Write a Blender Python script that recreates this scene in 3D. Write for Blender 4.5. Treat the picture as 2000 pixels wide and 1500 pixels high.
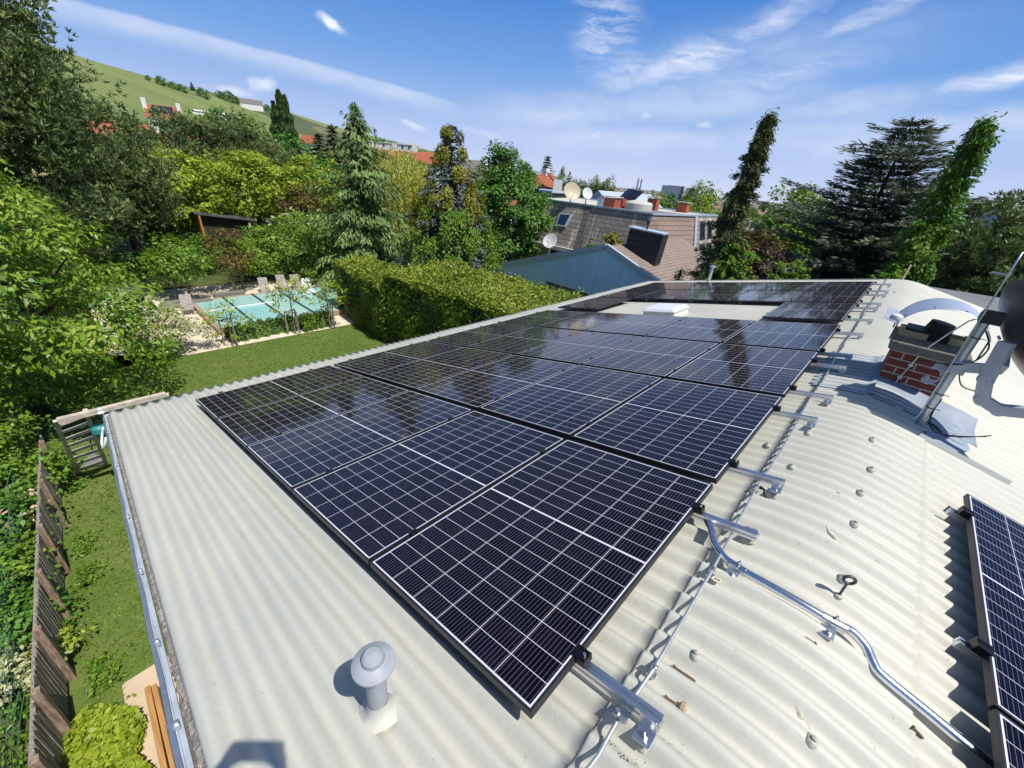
import bpy, bmesh, math, random
import numpy as np
from mathutils import Vector, Matrix
for o in list(bpy.data.objects): bpy.data.objects.remove(o)
S = bpy.context.scene
COL = S.collection
# ------------------------------------------------------------------ camera
RL = np.array([[0.7217561606, 0.6870664791, 0.0837119935],
               [0.3704740636, -0.2813247975, -0.8852148477],
               [-0.5846511890, 0.6699223922, -0.4575882162]])      # level world -> camera (x right, y down, z forward)
CL = np.array([0.35412971, -0.65926867, 1.62978739]); FPX = 796.45
cam = bpy.data.cameras.new('Camera'); camo = bpy.data.objects.new('Camera', cam); COL.objects.link(camo)
camo.matrix_world = Matrix(((RL[0][0], -RL[1][0], -RL[2][0], CL[0]), (RL[0][1], -RL[1][1], -RL[2][1], CL[1]),
                            (RL[0][2], -RL[1][2], -RL[2][2], CL[2]), (0, 0, 0, 1)))
cam.sensor_width = 36; cam.lens = 36 * FPX / 2000; cam.clip_start = 0.05; cam.clip_end = 60000
S.camera = camo
HAZE = 0.00004
# ------------------------------------------------------------------ sun, sky, exposure
SUN = Vector((0.490, 0.020, 0.870)).normalized()
sl = bpy.data.lights.new('Sun', 'SUN'); sl.energy = 4.3; sl.angle = math.radians(0.53); sl.color = (1, 0.955, 0.88)
so = bpy.data.objects.new('Sun', sl); COL.objects.link(so); so.rotation_euler = SUN.to_track_quat('Z', 'Y').to_euler()
so.location = (5, 0, 40)
S.view_settings.view_transform = 'Standard'; S.view_settings.look = 'None'
S.view_settings.exposure = 0.30; S.view_settings.gamma = 1.0
W = bpy.data.worlds.new('World'); S.world = W; W.use_nodes = True


class G:
    """small node-graph helper"""
    def __init__(s, tree): s.t = tree; s.n = tree.nodes; s.l = tree.links
    def new(s, ty, **kw):
        n = s.n.new(ty)
        for k, v in kw.items(): setattr(n, k, v)
        return n
    def put(s, sock, v):
        if isinstance(v, bpy.types.NodeSocket): s.l.new(v, sock)
        elif v is not None: sock.default_value = v
    def m(s, op, a, b=None, c=None, clamp=False):
        n = s.new('ShaderNodeMath', operation=op, use_clamp=clamp)
        for i, v in enumerate((a, b, c)):
            if v is not None: s.put(n.inputs[i], v)
        return n.outputs[0]
    def mix(s, f, a, b, blend='MIX'):
        n = s.new('ShaderNodeMix', data_type='RGBA', blend_type=blend)
        s.put(n.inputs[0], f)
        s.put(n.inputs[6], a if isinstance(a, bpy.types.NodeSocket) else (*a, 1)[:4])
        s.put(n.inputs[7], b if isinstance(b, bpy.types.NodeSocket) else (*b, 1)[:4])
        return n.outputs[2]
    def noise(s, vec, scale, detail=4, rough=0.55, dist=0.0):
        n = s.new('ShaderNodeTexNoise'); s.put(n.inputs['Vector'], vec); n.inputs['Scale'].default_value = scale
        n.inputs['Detail'].default_value = detail; n.inputs['Roughness'].default_value = rough
        n.inputs['Distortion'].default_value = dist
        return n.outputs['Fac']
    def ramp(s, f, stops, interp='LINEAR'):
        n = s.new('ShaderNodeValToRGB'); s.put(n.inputs[0], f); cr = n.color_ramp; cr.interpolation = interp
        while len(cr.elements) < len(stops): cr.elements.new(0.5)
        for e, (p, c) in zip(cr.elements, stops):
            e.position = p; e.color = (*c, 1) if len(c) == 3 else c
        return n.outputs[0]
    def smooth(s, v, a, b):
        n = s.new('ShaderNodeMapRange', interpolation_type='SMOOTHSTEP'); s.put(n.inputs[0], v)
        n.inputs[1].default_value = a; n.inputs[2].default_value = b
        return n.outputs[0]
    def map(s, vec, scale=(1, 1, 1), rot=(0, 0, 0), loc=(0, 0, 0)):
        n = s.new('ShaderNodeMapping'); s.put(n.inputs[0], vec)
        n.inputs['Scale'].default_value = scale; n.inputs['Rotation'].default_value = rot; n.inputs['Location'].default_value = loc
        return n.outputs[0]


def build_world():
    W.node_tree.nodes.clear(); g = G(W.node_tree)
    sky = g.new('ShaderNodeTexSky', sky_type='NISHITA', sun_disc=False)
    sky.sun_elevation = math.asin(SUN.z); sky.sun_rotation = math.atan2(SUN.x, SUN.y)
    sky.altitude = 250; sky.air_density = 1.0; sky.dust_density = 0.7; sky.ozone_density = 2.2
    d = g.new('ShaderNodeTexCoord').outputs['Generated']
    sp = g.new('ShaderNodeSeparateXYZ'); g.l.new(d, sp.inputs[0])
    x, y, z = sp.outputs
    az = g.m('DEGREES', g.m('ARCTAN2', y, x)) if hasattr(bpy.types, 'zz') else g.m('MULTIPLY', g.m('ARCTAN2', y, x), 57.29578)
    el = g.m('MULTIPLY', g.m('ARCSINE', z), 57.29578)
    zc = g.m('MAXIMUM', z, 0.03)
    cb = g.new('ShaderNodeCombineXYZ'); g.put(cb.inputs[0], g.m('DIVIDE', x, zc)); g.put(cb.inputs[1], g.m('DIVIDE', y, zc))
    plane = cb.outputs[0]
    ae = g.new('ShaderNodeCombineXYZ'); g.put(ae.inputs[0], az); g.put(ae.inputs[1], el); ae = ae.outputs[0]
    warp = g.m('SUBTRACT', g.noise(ae, 0.16, 5, 0.6), 0.5)
    warp2 = g.m('SUBTRACT', g.noise(g.map(ae, loc=(31, 7, 0)), 0.22, 5, 0.6), 0.5)
    azw = g.m('MULTIPLY_ADD', warp, 5.0, az); elw = g.m('MULTIPLY_ADD', warp2, 2.2, el)
    cw = g.new('ShaderNodeCombineXYZ'); g.put(cw.inputs[0], azw); g.put(cw.inputs[1], elw); aew = cw.outputs[0]
    brush = g.noise(g.map(aew, rot=(0, 0, math.radians(24)), scale=(0.13, 0.85, 1)), 1.0, 9, 0.66, 0.5)
    brush2 = g.noise(g.map(aew, rot=(0, 0, math.radians(-62)), scale=(0.16, 0.9, 1)), 1.0, 9, 0.66, 0.5)
    soft = g.noise(g.map(aew, scale=(0.3, 0.9, 1)), 0.8, 7, 0.6)
    puff = g.noise(ae, 0.75, 7, 0.6)
    # long cirrus band sweeping down from the upper left
    q = g.m('SUBTRACT', 174.0, az)
    line = g.m('SUBTRACT', g.m('SUBTRACT', 8.75, g.m('MULTIPLY', q, 0.02)), g.m('MULTIPLY', g.m('MULTIPLY', q, q), 0.0019))
    dl = g.m('SUBTRACT', g.m('MULTIPLY_ADD', warp2, 0.5, el), line)
    band = g.m('MULTIPLY', g.smooth(dl, 0.85, 0.45), g.smooth(dl, -1.5, 0.25))
    band = g.m('MULTIPLY', band, g.smooth(az, 137.0, 147.0))
    total = g.m('MULTIPLY', band, g.m('MULTIPLY_ADD', soft, 0.55, 0.12))
    # (az, el, half length, half height, tilt in degrees, density, kind)
    blobs = [(124.8, 14.2, 3.8, 4.0, 0, .70, 'up'), (122.0, 10.8, 4.2, 2.3, 12, .75, 'wisp'), (114.0, 12.4, 8.5, 2.1, 19, 1.0, 'wisp'), (117.5, 11.2, 5.5, 1.7, 15, .85, 'veil'), (108.0, 15.2, 6.5, 1.7, 26, .70, 'wisp'),
             (106, 11.1, 10.5, 1.3, 10, .75, 'wisp'), (99, 15.6, 8, 1.1, 20, .80, 'wisp'), (88.5, 10.5, 6, .9, 9, 1.1, 'wisp'), (113, 8.6, 15, 2.2, 5, .55, 'veil'),
             (90, 6.8, 10, 1.6, 4, .65, 'veil'), (100, 8.4, 10, 1.8, 8, .5, 'veil'), (128, 6.8, 12, 2.4, 4, .5, 'veil'), (109, 12.0, 19, 3.8, 8, .36, 'veil'), (98, 6.0, 16, 2.4, 2, .5, 'veil'), (120, 4.6, 18, 1.6, 2, .45, 'veil'),
             (153.4, 11.8, 1.9, .62, -22, 1.0, 'puff'), (160.6, 5.9, 1.7, .80, 15, .70, 'puff'), (163.5, 4.9, 2.4, .6, 0, .5, 'puff'),
             (145.6, 4.0, 1.9, .45, -14, .55, 'puff'), (124, 4.8, 1.2, .6, 10, .5, 'puff'), (127, 4.2, 3.5, .6, 0, .3, 'puff'), (112.2, 6.5, 1.1, .45, 0, .5, 'puff'),
             (118.8, 7.1, 1.0, .55, 10, .5, 'puff'), (137, 3.9, 4.5, .5, -8, .25, 'puff')]
    for a, e, ra, re, tilt, den, kind in blobs:
        A = az if kind == 'puff' else azw; E_ = el if kind == 'puff' else elw
        da = g.m('SUBTRACT', A, a); de = g.m('SUBTRACT', E_, e)
        c, s_ = math.cos(math.radians(-tilt)), math.sin(math.radians(-tilt))
        u = g.m('ADD', g.m('MULTIPLY', da, c / ra), g.m('MULTIPLY', de, s_ / ra))
        v = g.m('ADD', g.m('MULTIPLY', da, -s_ / re), g.m('MULTIPLY', de, c / re))
        r = g.m('SQRT', g.m('ADD', g.m('MULTIPLY', u, u), g.m('MULTIPLY', v, v)))
        if kind == 'wisp': k = g.m('MULTIPLY', g.smooth(r, 1.3, 0.0), g.m('MULTIPLY_ADD', g.smooth(brush, 0.32, 0.74), 0.72, g.m('MULTIPLY', soft, 0.42)))
        elif kind == 'veil': k = g.m('MULTIPLY', g.smooth(r, 1.25, 0.1), g.m('MULTIPLY_ADD', soft, 1.3, -.05))
        elif kind == 'up': k = g.m('MULTIPLY', g.smooth(r, 1.35, 0.0), g.smooth(brush2, 0.38, 0.72))
        else: k = g.smooth(g.m('SUBTRACT', g.m('MULTIPLY_ADD', puff, 1.6, -0.1), r), -0.4, 0.6)
        total = g.m('MAXIMUM', total, g.m('MULTIPLY', k, den))
    # clear sky: the physical sky overhead, paling to the lavender haze of a humid morning near the horizon
    low = g.ramp(g.m('DIVIDE', el, 40.0), [(0.0, (7.2, 8.0, 10.4)), (0.05, (5.6, 6.7, 9.7)), (0.16, (3.3, 5.05, 8.7)), (0.27, (1.75, 3.8, 8.0)), (0.42, (0.75, 2.5, 6.8)), (1.0, (0.5, 1.6, 4.8))])
    low = g.mix(1.0, low, (.88, .88, .88), 'MULTIPLY'); base = g.mix(g.smooth(el, 45.0, 20.0), sky.outputs[0], low)
    cloud = g.mix(g.m('MINIMUM', total, 1.0), base, (8.2, 8.6, 9.6))
    bg = g.new('ShaderNodeBackground'); g.l.new(cloud, bg.inputs[0]); bg.inputs[1].default_value = 0.092
    out = g.new('ShaderNodeOutputWorld'); g.l.new(bg.outputs[0], out.inputs[0])


build_world()


# ------------------------------------------------------------------ photo geometry helpers
def ray(px, py): return RL.T @ np.array([(px - 1000) / FPX, (py - 750) / FPX, 1.0])
def at(px, py, D):
    d = ray(px, py); return CL + d * D / math.hypot(d[0], d[1])
def on(px, py, z):
    d = ray(px, py); return CL + d * (z - CL[2]) / d[2]
def onY(px, py, Y):
    d = ray(px, py); return CL + d * (Y - CL[1]) / d[1]


SL = math.radians(13.0); TS = math.tan(SL); CS, SN = math.cos(SL), math.sin(SL)
XR = 0.60; RRD = 0.22; ZOFF = -0.130 / CS
X_EAVE, X_EAVE2, Y0, Y1 = -6.60, 7.80, -0.82, 14.62
def roof_z(X):
    return ZOFF + TS * XR - TS * (math.sqrt((X - XR) ** 2 + RRD ** 2) - 0.0)
def onroof(px, py, off=0.0):
    """photo pixel -> point on the roof's mean surface raised by off"""
    d = ray(px, py); lo, hi = 0.2, 60.0; prev = None; t = 0.2
    while t < 60:
        P = CL + d * t
        f = P[2] - roof_z(P[0]) - off
        if f < 0: break
        t += 0.02
    a, b = t - 0.02, t
    for _ in range(30):
        m_ = (a + b) / 2; P = CL + d * m_
        if P[2] - roof_z(P[0]) - off < 0: b = m_
        else: a = m_
    return CL + d * b
def L2W(u, y, z=0.0):
    """left roof frame (u up the slope, y along the ridge, z off the slope) -> world"""
    return (u * CS - z * SN, y, u * SN + z * CS)


# ------------------------------------------------------------------ mesh builder
class MB:
    def __init__(s): s.v = []; s.f = []
    def add(s, vs, fs):
        o = len(s.v); s.v += [tuple(map(float, v)) for v in vs]; s.f += [tuple(i + o for i in f) for f in fs]; return s
    def box(s, c, d, R=None):
        hx, hy, hz = d[0] / 2, d[1] / 2, d[2] / 2
        vs = [Vector((x, y, z)) for x in (-hx, hx) for y in (-hy, hy) for z in (-hz, hz)]
        if R is not None: vs = [R @ v for v in vs]
        c = Vector(c)
        return s.add([v + c for v in vs], [(0, 1, 3, 2), (4, 6, 7, 5), (0, 4, 5, 1), (2, 3, 7, 6), (0, 2, 6, 4), (1, 5, 7, 3)])
    def bar(s, a, b, w, h=None, up=(0, 0, 1)):
        h = h or w; a = Vector(a); b = Vector(b); d = b - a; L = d.length
        x = d.normalized(); y = Vector(up).cross(x)
        if y.length < 1e-4: y = Vector((1, 0, 0)).cross(x)
        y.normalize(); z = x.cross(y)
        R = Matrix((x, y, z)).transposed()
        return s.box((a + b) / 2, (L, w, h), R)
    def prism(s, poly, ext):
        """planar polygon (list of 3d points) extruded by vector ext"""
        n = len(poly); p = [Vector(q) for q in poly]; e = Vector(ext)
        vs = p + [q + e for q in p]
        fs = [tuple(range(n))[::-1], tuple(range(n, 2 * n))] + [(i, (i + 1) % n, n + (i + 1) % n, n + i) for i in range(n)]
        return s.add(vs, fs)
    def tube(s, pts, r, n=8, cap=True):
        pts = [Vector(p) for p in pts]; rs = r if isinstance(r, (list, tuple)) else [r] * len(pts)
        vs = []; ref = None
        for i, p in enumerate(pts):
            t = (pts[min(i + 1, len(pts) - 1)] - pts[max(i - 1, 0)]).normalized()
            if ref is None: ref = Vector((0, 0, 1)) if abs(t.z) < .9 else Vector((1, 0, 0))
            a = t.cross(ref)
            if a.length < 1e-5: a = t.orthogonal()
            a.normalize(); b = t.cross(a).normalized(); ref = -b if False else ref
            for k in range(n):
                q = 2 * math.pi * k / n; vs.append(p + a * (math.cos(q) * rs[i]) + b * (math.sin(q) * rs[i]))
        fs = [(i * n + k, i * n + (k + 1) % n, (i + 1) * n + (k + 1) % n, (i + 1) * n + k) for i in range(len(pts) - 1) for k in range(n)]
        if cap: fs += [tuple(range(n))[::-1], tuple(range((len(pts) - 1) * n, len(pts) * n))]
        return s.add(vs, fs)
    def lathe(s, prof, c=(0, 0, 0), n=24, R=None, cap=True):
        c = Vector(c); vs = []
        for r, z in prof:
            for k in range(n):
                q = 2 * math.pi * k / n; v = Vector((r * math.cos(q), r * math.sin(q), z))
                if R is not None: v = R @ v
                vs.append(v + c)
        fs = [(i * n + k, i * n + (k + 1) % n, (i + 1) * n + (k + 1) % n, (i + 1) * n + k) for i in range(len(prof) - 1) for k in range(n)]
        if cap: fs += [tuple(range(n))[::-1], tuple(range((len(prof) - 1) * n, len(prof) * n))]
        return s.add(vs, fs)
    def grid(s, P, nu, nv):
        fs = [(i * nv + j, (i + 1) * nv + j, (i + 1) * nv + j + 1, i * nv + j + 1) for i in range(nu - 1) for j in range(nv - 1)]
        return s.add(P, fs)


def wloc(o):
    v = Vector((0, 0, 0))
    while o is not None: v += o.location; o = o.parent
    return v
def part(name, mb, m, parent=None, smooth=False, bevel=0, local=False, label=None, angle=35):
    me = bpy.data.meshes.new(name)
    vs = mb.v
    if parent is not None and not local:
        b = wloc(parent); vs = [(x - b.x, y - b.y, z - b.z) for x, y, z in vs]
    me.from_pydata(vs, [], mb.f); me.update()
    bm = bmesh.new(); bm.from_mesh(me); bmesh.ops.recalc_face_normals(bm, faces=bm.faces)
    if smooth == 'auto':
        for f in bm.faces: f.smooth = True
        for e in bm.edges:
            if len(e.link_faces) == 2 and e.calc_face_angle(0) > math.radians(angle): e.smooth = False
    elif smooth:
        for f in bm.faces: f.smooth = True
    bm.to_mesh(me); bm.free()
    me.materials.append(m)
    o = bpy.data.objects.new(name, me); COL.objects.link(o)
    if parent is not None: o.parent = parent
    if bevel:
        b = o.modifiers.new('bevel', 'BEVEL'); b.width = bevel; b.segments = 2; b.limit_method = 'ANGLE'
    if label: o['label'] = label
    return o
def tag(o, label=None, cat=None, group=None, kind=None):
    if label: o['label'] = label
    if cat: o['category'] = cat
    if group: o['group'] = group
    if kind: o['kind'] = kind
    return o
def thing(name, label, cat, loc=(0, 0, 0), group=None, rot=None):
    o = bpy.data.objects.new(name, None); COL.objects.link(o); o.location = loc
    o.empty_display_size = 0.2
    if rot is not None: o.rotation_euler = rot
    return tag(o, label, cat, group)
def copy_tree(o, parent=None):
    c = o.copy(); COL.objects.link(c); c.parent = parent
    for ch in list(o.children): copy_tree(ch, c)
    return c
def struct(name, mb, m, smooth=False):
    o = part(name, mb, m, smooth=smooth); o['kind'] = 'structure'; return o


# ------------------------------------------------------------------ materials
def mat(name, col, rough=0.6, metal=0.0, spec=0.5, var=0.0, vscale=6.0, bump=0.0, bscale=40.0, col2=None, detail=5, coat=0.0, stretch=(1, 1, 1)):
    m = bpy.data.materials.new(name); m.use_nodes = True; g = G(m.node_tree)
    p = g.n['Principled BSDF']
    p.inputs['Roughness'].default_value = rough; p.inputs['Metallic'].default_value = metal
    p.inputs['Specular IOR Level'].default_value = spec; p.inputs['Coat Weight'].default_value = coat
    co = g.map(g.new('ShaderNodeTexCoord').outputs['Object'], scale=stretch)
    if var or col2 is not None:
        c2 = col2 or tuple(max(0, c * (1 - var)) for c in col); c1 = col if col2 else tuple(min(1, c * (1 + var)) for c in col)
        f = g.smooth(g.noise(co, vscale, detail, 0.6), 0.3, 0.7)
        g.put(p.inputs['Base Color'], g.mix(f, c2, c1))
    else: p.inputs['Base Color'].default_value = (*col, 1)
    if bump:
        b = g.new('ShaderNodeBump'); b.inputs['Strength'].default_value = bump; b.inputs['Distance'].default_value = 0.02
        g.put(b.inputs['Height'], g.noise(co, bscale, 4, 0.6)); g.l.new(b.outputs[0], p.inputs['Normal'])
    return m


def roof_paint():
    m = bpy.data.materials.new('cream_roof_paint'); m.use_nodes = True; g = G(m.node_tree); p = g.n['Principled BSDF']
    co = g.new('ShaderNodeTexCoord').outputs['Object']
    big = g.smooth(g.noise(co, 0.55, 4, 0.6), 0.35, 0.68)
    c = g.mix(big, (0.480, 0.482, 0.425), (0.545, 0.540, 0.472))
    warm = g.smooth(g.noise(g.map(co, loc=(9, 4, 2)), 1.6, 5, 0.6), 0.45, 0.75)
    c = g.mix(g.m('MULTIPLY', warm, 0.45), c, (0.58, 0.548, 0.475))
    st = g.noise(g.map(co, scale=(0.5, 7, 1)), 2.0, 6, 0.65)
    c = g.mix(g.m('MULTIPLY', g.smooth(st, 0.48, 0.78), 0.42), c, (0.40, 0.39, 0.33))
    sp_ = g.smooth(g.noise(co, 38, 3, 0.5), 0.70, 0.76)
    c = g.mix(g.m('MULTIPLY', sp_, 0.55), c, (0.26, 0.24, 0.19))
    gr = g.smooth(g.noise(g.map(co, scale=(1, 4, 1), loc=(3, 3, 3)), 3.2, 6, 0.7), 0.66, 0.82)
    c = g.mix(g.m('MULTIPLY', gr, 0.6), c, (0.36, 0.34, 0.25))
    g.put(p.inputs['Base Color'], c); p.inputs['Roughness'].default_value = 0.52; p.inputs['Specular IOR Level'].default_value = 0.35
    b = g.new('ShaderNodeBump'); b.inputs['Strength'].default_value = 0.30; b.inputs['Distance'].default_value = 0.008
    h = g.m('ADD', g.noise(co, 26, 6, 0.62), g.m('MULTIPLY', g.noise(g.map(co, scale=(0.5, 1.6, 1)), 7, 3, 0.5), 1.3))
    g.put(b.inputs['Height'], h); g.l.new(b.outputs[0], p.inputs['Normal'])
    return m


PW, PL, PGAP = 1.134, 1.755, 0.02
def cell_glass():
    m = bpy.data.materials.new('solar_cells_under_glass'); m.use_nodes = True; g = G(m.node_tree); p = g.n['Principled BSDF']
    co = g.new('ShaderNodeTexCoord').outputs['Object']; sp = g.new('ShaderNodeSeparateXYZ'); g.l.new(co, sp.inputs[0])
    mg = 0.0175
    X = g.m('SUBTRACT', g.m('MULTIPLY', sp.outputs[0], -1.0), mg); Y = g.m('SUBTRACT', sp.outputs[1], mg)
    wx = PW - 2 * mg; wy = PL - 2 * mg; cw = wx / 6
    mid = 0.0090; hl = (wy - mid) / 2; ch = hl / 9
    # the two halves of the panel
    Yh = g.m('ABSOLUTE', g.m('SUBTRACT', Y, wy / 2)); Yc = g.m('SUBTRACT', Yh, mid / 2)
    fx = g.m('FRACT', g.m('DIVIDE', X, cw)); fy = g.m('FRACT', g.m('DIVIDE', Yc, ch))
    ex = g.m('MULTIPLY', g.m('SUBTRACT', 0.5, g.m('ABSOLUTE', g.m('SUBTRACT', fx, 0.5))), cw)
    ey = g.m('MULTIPLY', g.m('SUBTRACT', 0.5, g.m('ABSOLUTE', g.m('SUBTRACT', fy, 0.5))), ch)
    line = g.m('LESS_THAN', g.m('MINIMUM', ex, g.m('ADD', ey, 0.0002)), 0.0015)
    outx = g.m('GREATER_THAN', g.m('ABSOLUTE', g.m('SUBTRACT', X, wx / 2)), wx / 2)
    outy = g.m('GREATER_THAN', g.m('ABSOLUTE', g.m('SUBTRACT', Y, wy / 2)), wy / 2)
    midl = g.m('LESS_THAN', Yc, 0.0)
    white = g.m('MAXIMUM', g.m('MAXIMUM', line, midl), g.m('MAXIMUM', outx, outy))
    bus = g.m('LESS_THAN', g.m('ABSOLUTE', g.m('SUBTRACT', g.m('FRACT', g.m('MULTIPLY', fx, 10.0)), 0.5)), 0.028)
    # one tone per cell
    cid = g.new('ShaderNodeCombineXYZ'); g.put(cid.inputs[0], g.m('FLOOR', g.m('DIVIDE', X, cw)))
    g.put(cid.inputs[1], g.m('FLOOR', g.m('DIVIDE', Yc, ch)))
    oi = g.new('ShaderNodeObjectInfo'); g.put(cid.inputs[2], g.m('MULTIPLY', oi.outputs['Random'], 30))
    wn = g.new('ShaderNodeTexWhiteNoise', noise_dimensions='3D'); g.l.new(cid.outputs[0], wn.inputs['Vector'])
    cell = g.mix(wn.outputs['Value'], (0.0022, 0.0016, 0.0050), (0.0046, 0.0032, 0.0125))
    c = g.mix(g.m('MULTIPLY', bus, 0.6), cell, (0.34, 0.33, 0.36))
    c = g.mix(white, c, (0.62, 0.62, 0.67))
    dust = g.noise(co, 9, 5, 0.65)
    c = g.mix(g.m('MULTIPLY', g.smooth(dust, 0.45, 0.85), 0.018), c, (0.45, 0.42, 0.36))
    g.put(p.inputs['Base Color'], c); p.inputs['IOR'].default_value = 1.27; p.inputs['Specular IOR Level'].default_value = 0.5
    p.inputs['Roughness'].default_value = 0.055
    return m


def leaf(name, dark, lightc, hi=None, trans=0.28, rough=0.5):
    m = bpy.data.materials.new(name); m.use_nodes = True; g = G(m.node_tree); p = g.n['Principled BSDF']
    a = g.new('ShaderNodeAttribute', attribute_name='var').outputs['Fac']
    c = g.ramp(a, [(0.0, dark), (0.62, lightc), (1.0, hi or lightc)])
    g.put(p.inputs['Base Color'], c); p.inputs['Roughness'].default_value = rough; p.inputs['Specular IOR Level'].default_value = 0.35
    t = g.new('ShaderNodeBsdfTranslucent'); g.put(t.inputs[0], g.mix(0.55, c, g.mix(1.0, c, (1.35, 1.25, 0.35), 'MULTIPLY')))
    mx = g.new('ShaderNodeMixShader'); mx.inputs[0].default_value = trans
    g.l.new(p.outputs[0], mx.inputs[1]); g.l.new(t.outputs[0], mx.inputs[2])
    g.l.new(mx.outputs[0], g.n['Material Output'].inputs[0])
    return m


def tiles(name, base, dark, tw, th, lich=None, axis='XZ'):
    """courses of roof tiles or shingles drawn in the tile's own material"""
    m = bpy.data.materials.new(name); m.use_nodes = True; g = G(m.node_tree); p = g.n['Principled BSDF']
    co = g.new('ShaderNodeTexCoord').outputs['Object']; sp = g.new('ShaderNodeSeparateXYZ'); g.l.new(co, sp.inputs[0])
    u = sp.outputs['XYZ'.index(axis[0])]; v = sp.outputs['XYZ'.index(axis[1])]
    row = g.m('DIVIDE', v, th); rf = g.m('FRACT', row); ri = g.m('FLOOR', row)
    col = g.m('ADD', g.m('DIVIDE', u, tw), g.m('MULTIPLY', g.m('MODULO', ri, 2.0), 0.5)); cf = g.m('FRACT', col)
    joint = g.m('MAXIMUM', g.m('LESS_THAN', rf, 0.14), g.m('LESS_THAN', cf, 0.05))
    cid = g.new('ShaderNodeCombineXYZ'); g.put(cid.inputs[0], g.m('FLOOR', col)); g.put(cid.inputs[1], ri)
    wn = g.new('ShaderNodeTexWhiteNoise', noise_dimensions='3D'); g.l.new(cid.outputs[0], wn.inputs['Vector'])
    c = g.mix(g.m('MULTIPLY', wn.outputs['Value'], 0.75), base, dark)
    c = g.mix(g.m('MULTIPLY', g.smooth(g.noise(co, 1.2, 5, 0.65), 0.4, 0.75), 0.5), c, dark)
    if lich:
        s_ = g.smooth(g.noise(g.map(co, scale=(2.2, 2.2, 0.18) if 'Z' in axis else (0.3, 2.2, 1)), 0.8, 5, 0.6), 0.53, 0.66)
        c = g.mix(g.m('MULTIPLY', s_, 0.75), c, lich)
    c = g.mix(g.m('MULTIPLY', joint, 0.8), c, tuple(x * 0.3 for x in dark))
    g.put(p.inputs['Base Color'], c); p.inputs['Roughness'].default_value = 0.8
    b = g.new('ShaderNodeBump'); b.inputs['Strength'].default_value = 0.5; b.inputs['Distance'].default_value = 0.03
    g.put(b.inputs['Height'], g.m('SUBTRACT', 1.0, joint)); g.l.new(b.outputs[0], p.inputs['Normal'])
    return m


def bricks(name):
    m = bpy.data.materials.new(name); m.use_nodes = True; g = G(m.node_tree); p = g.n['Principled BSDF']
    co = g.new('ShaderNodeTexCoord').outputs['Object']
    sp = g.new('ShaderNodeSeparateXYZ'); g.l.new(co, sp.inputs[0])
    cb = g.new('ShaderNodeCombineXYZ'); g.put(cb.inputs[0], g.m('ADD', sp.outputs[0], sp.outputs[1])); g.put(cb.inputs[1], sp.outputs[2])
    br = g.new('ShaderNodeTexBrick'); g.l.new(cb.outputs[0], br.inputs['Vector'])
    for k, v in dict(Scale=1.0).items(): br.inputs[k].default_value = v
    br.inputs['Mortar Size'].default_value = 0.007; br.inputs['Brick Width'].default_value = 0.25; br.inputs['Row Height'].default_value = 0.077
    br.inputs['Mortar Smooth'].default_value = 0.2
    br.inputs['Color1'].default_value = (0.25, 0.050, 0.028, 1); br.inputs['Color2'].default_value = (0.18, 0.036, 0.022, 1)
    br.inputs['Mortar'].default_value = (0.50, 0.46, 0.38, 1)
    n = g.smooth(g.noise(co, 30, 5), 0.35, 0.75)
    g.put(p.inputs['Base Color'], g.mix(g.m('MULTIPLY', n, 0.35), br.outputs[0], (0.13, 0.05, 0.035)))
    p.inputs['Roughness'].default_value = 0.85
    b = g.new('ShaderNodeBump'); b.inputs['Strength'].default_value = 0.6; b.inputs['Distance'].default_value = 0.01
    g.put(b.inputs['Height'], g.m('SUBTRACT', g.m('MULTIPLY', n, 0.3), br.outputs['Fac'])); g.l.new(b.outputs[0], p.inputs['Normal'])
    return m


M = {}
M['roof'] = roof_paint(); M['cells'] = cell_glass()
M['frame'] = mat('black_anodised_frame', (0.014, 0.013, 0.018), 0.45, 0.0)
M['clamp'] = mat('black_clamp', (0.010, 0.010, 0.012), 0.4, 0.5)
M['alu'] = mat('bare_aluminium', (0.68, 0.70, 0.74), 0.36, 1.0, var=0.08, vscale=20, bump=0.04, bscale=120, stretch=(0.2, 4, 4))
M['galv'] = mat('galvanised_steel', (0.55, 0.58, 0.62), 0.38, 0.85, var=0.12, vscale=25)
M['steel'] = mat('zinc_bolt', (0.60, 0.60, 0.58), 0.3, 1.0, var=0.15, vscale=60)
M['conduit'] = mat('shiny_conduit', (0.74, 0.76, 0.80), 0.24, 1.0, var=0.06, vscale=30)
M['wire'] = mat('aluminium_wire', (0.66, 0.65, 0.62), 0.42, 0.8, var=0.15, vscale=30)
M['black'] = mat('black_rubber', (0.012, 0.012, 0.013), 0.6)
M['rust'] = mat('rusty_screw', (0.16, 0.11, 0.07), 0.7, 0.5, var=0.4, vscale=120)
M['ironeye'] = mat('dark_iron', (0.10, 0.105, 0.11), 0.5, 0.7, var=0.25, vscale=60)
M['pvc'] = mat('grey_pvc_plastic', (0.33, 0.35, 0.385), 0.5, 0, 0.4, var=0.10, vscale=14, bump=0.05, bscale=90)
M['lead'] = mat('grey_sheet_flashing', (0.26, 0.31, 0.37), 0.7, 0.0, var=0.15, vscale=5, bump=0.12, bscale=18)
M['hood'] = mat('aluminium_hood_sheet', (0.70, 0.73, 0.78), 0.38, 0.75, var=0.06, vscale=9)
M['brick'] = bricks('red_brick_white_joints')
M['concrete'] = mat('weathered_concrete', (0.22, 0.21, 0.17), 0.9, col2=(0.14, 0.14, 0.11), vscale=18, bump=0.4, bscale=60)
M['mortar'] = mat('crumbling_mortar', (0.40, 0.37, 0.33), 0.95, col2=(0.20, 0.17, 0.145), vscale=45, bump=0.8, bscale=70)
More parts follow.
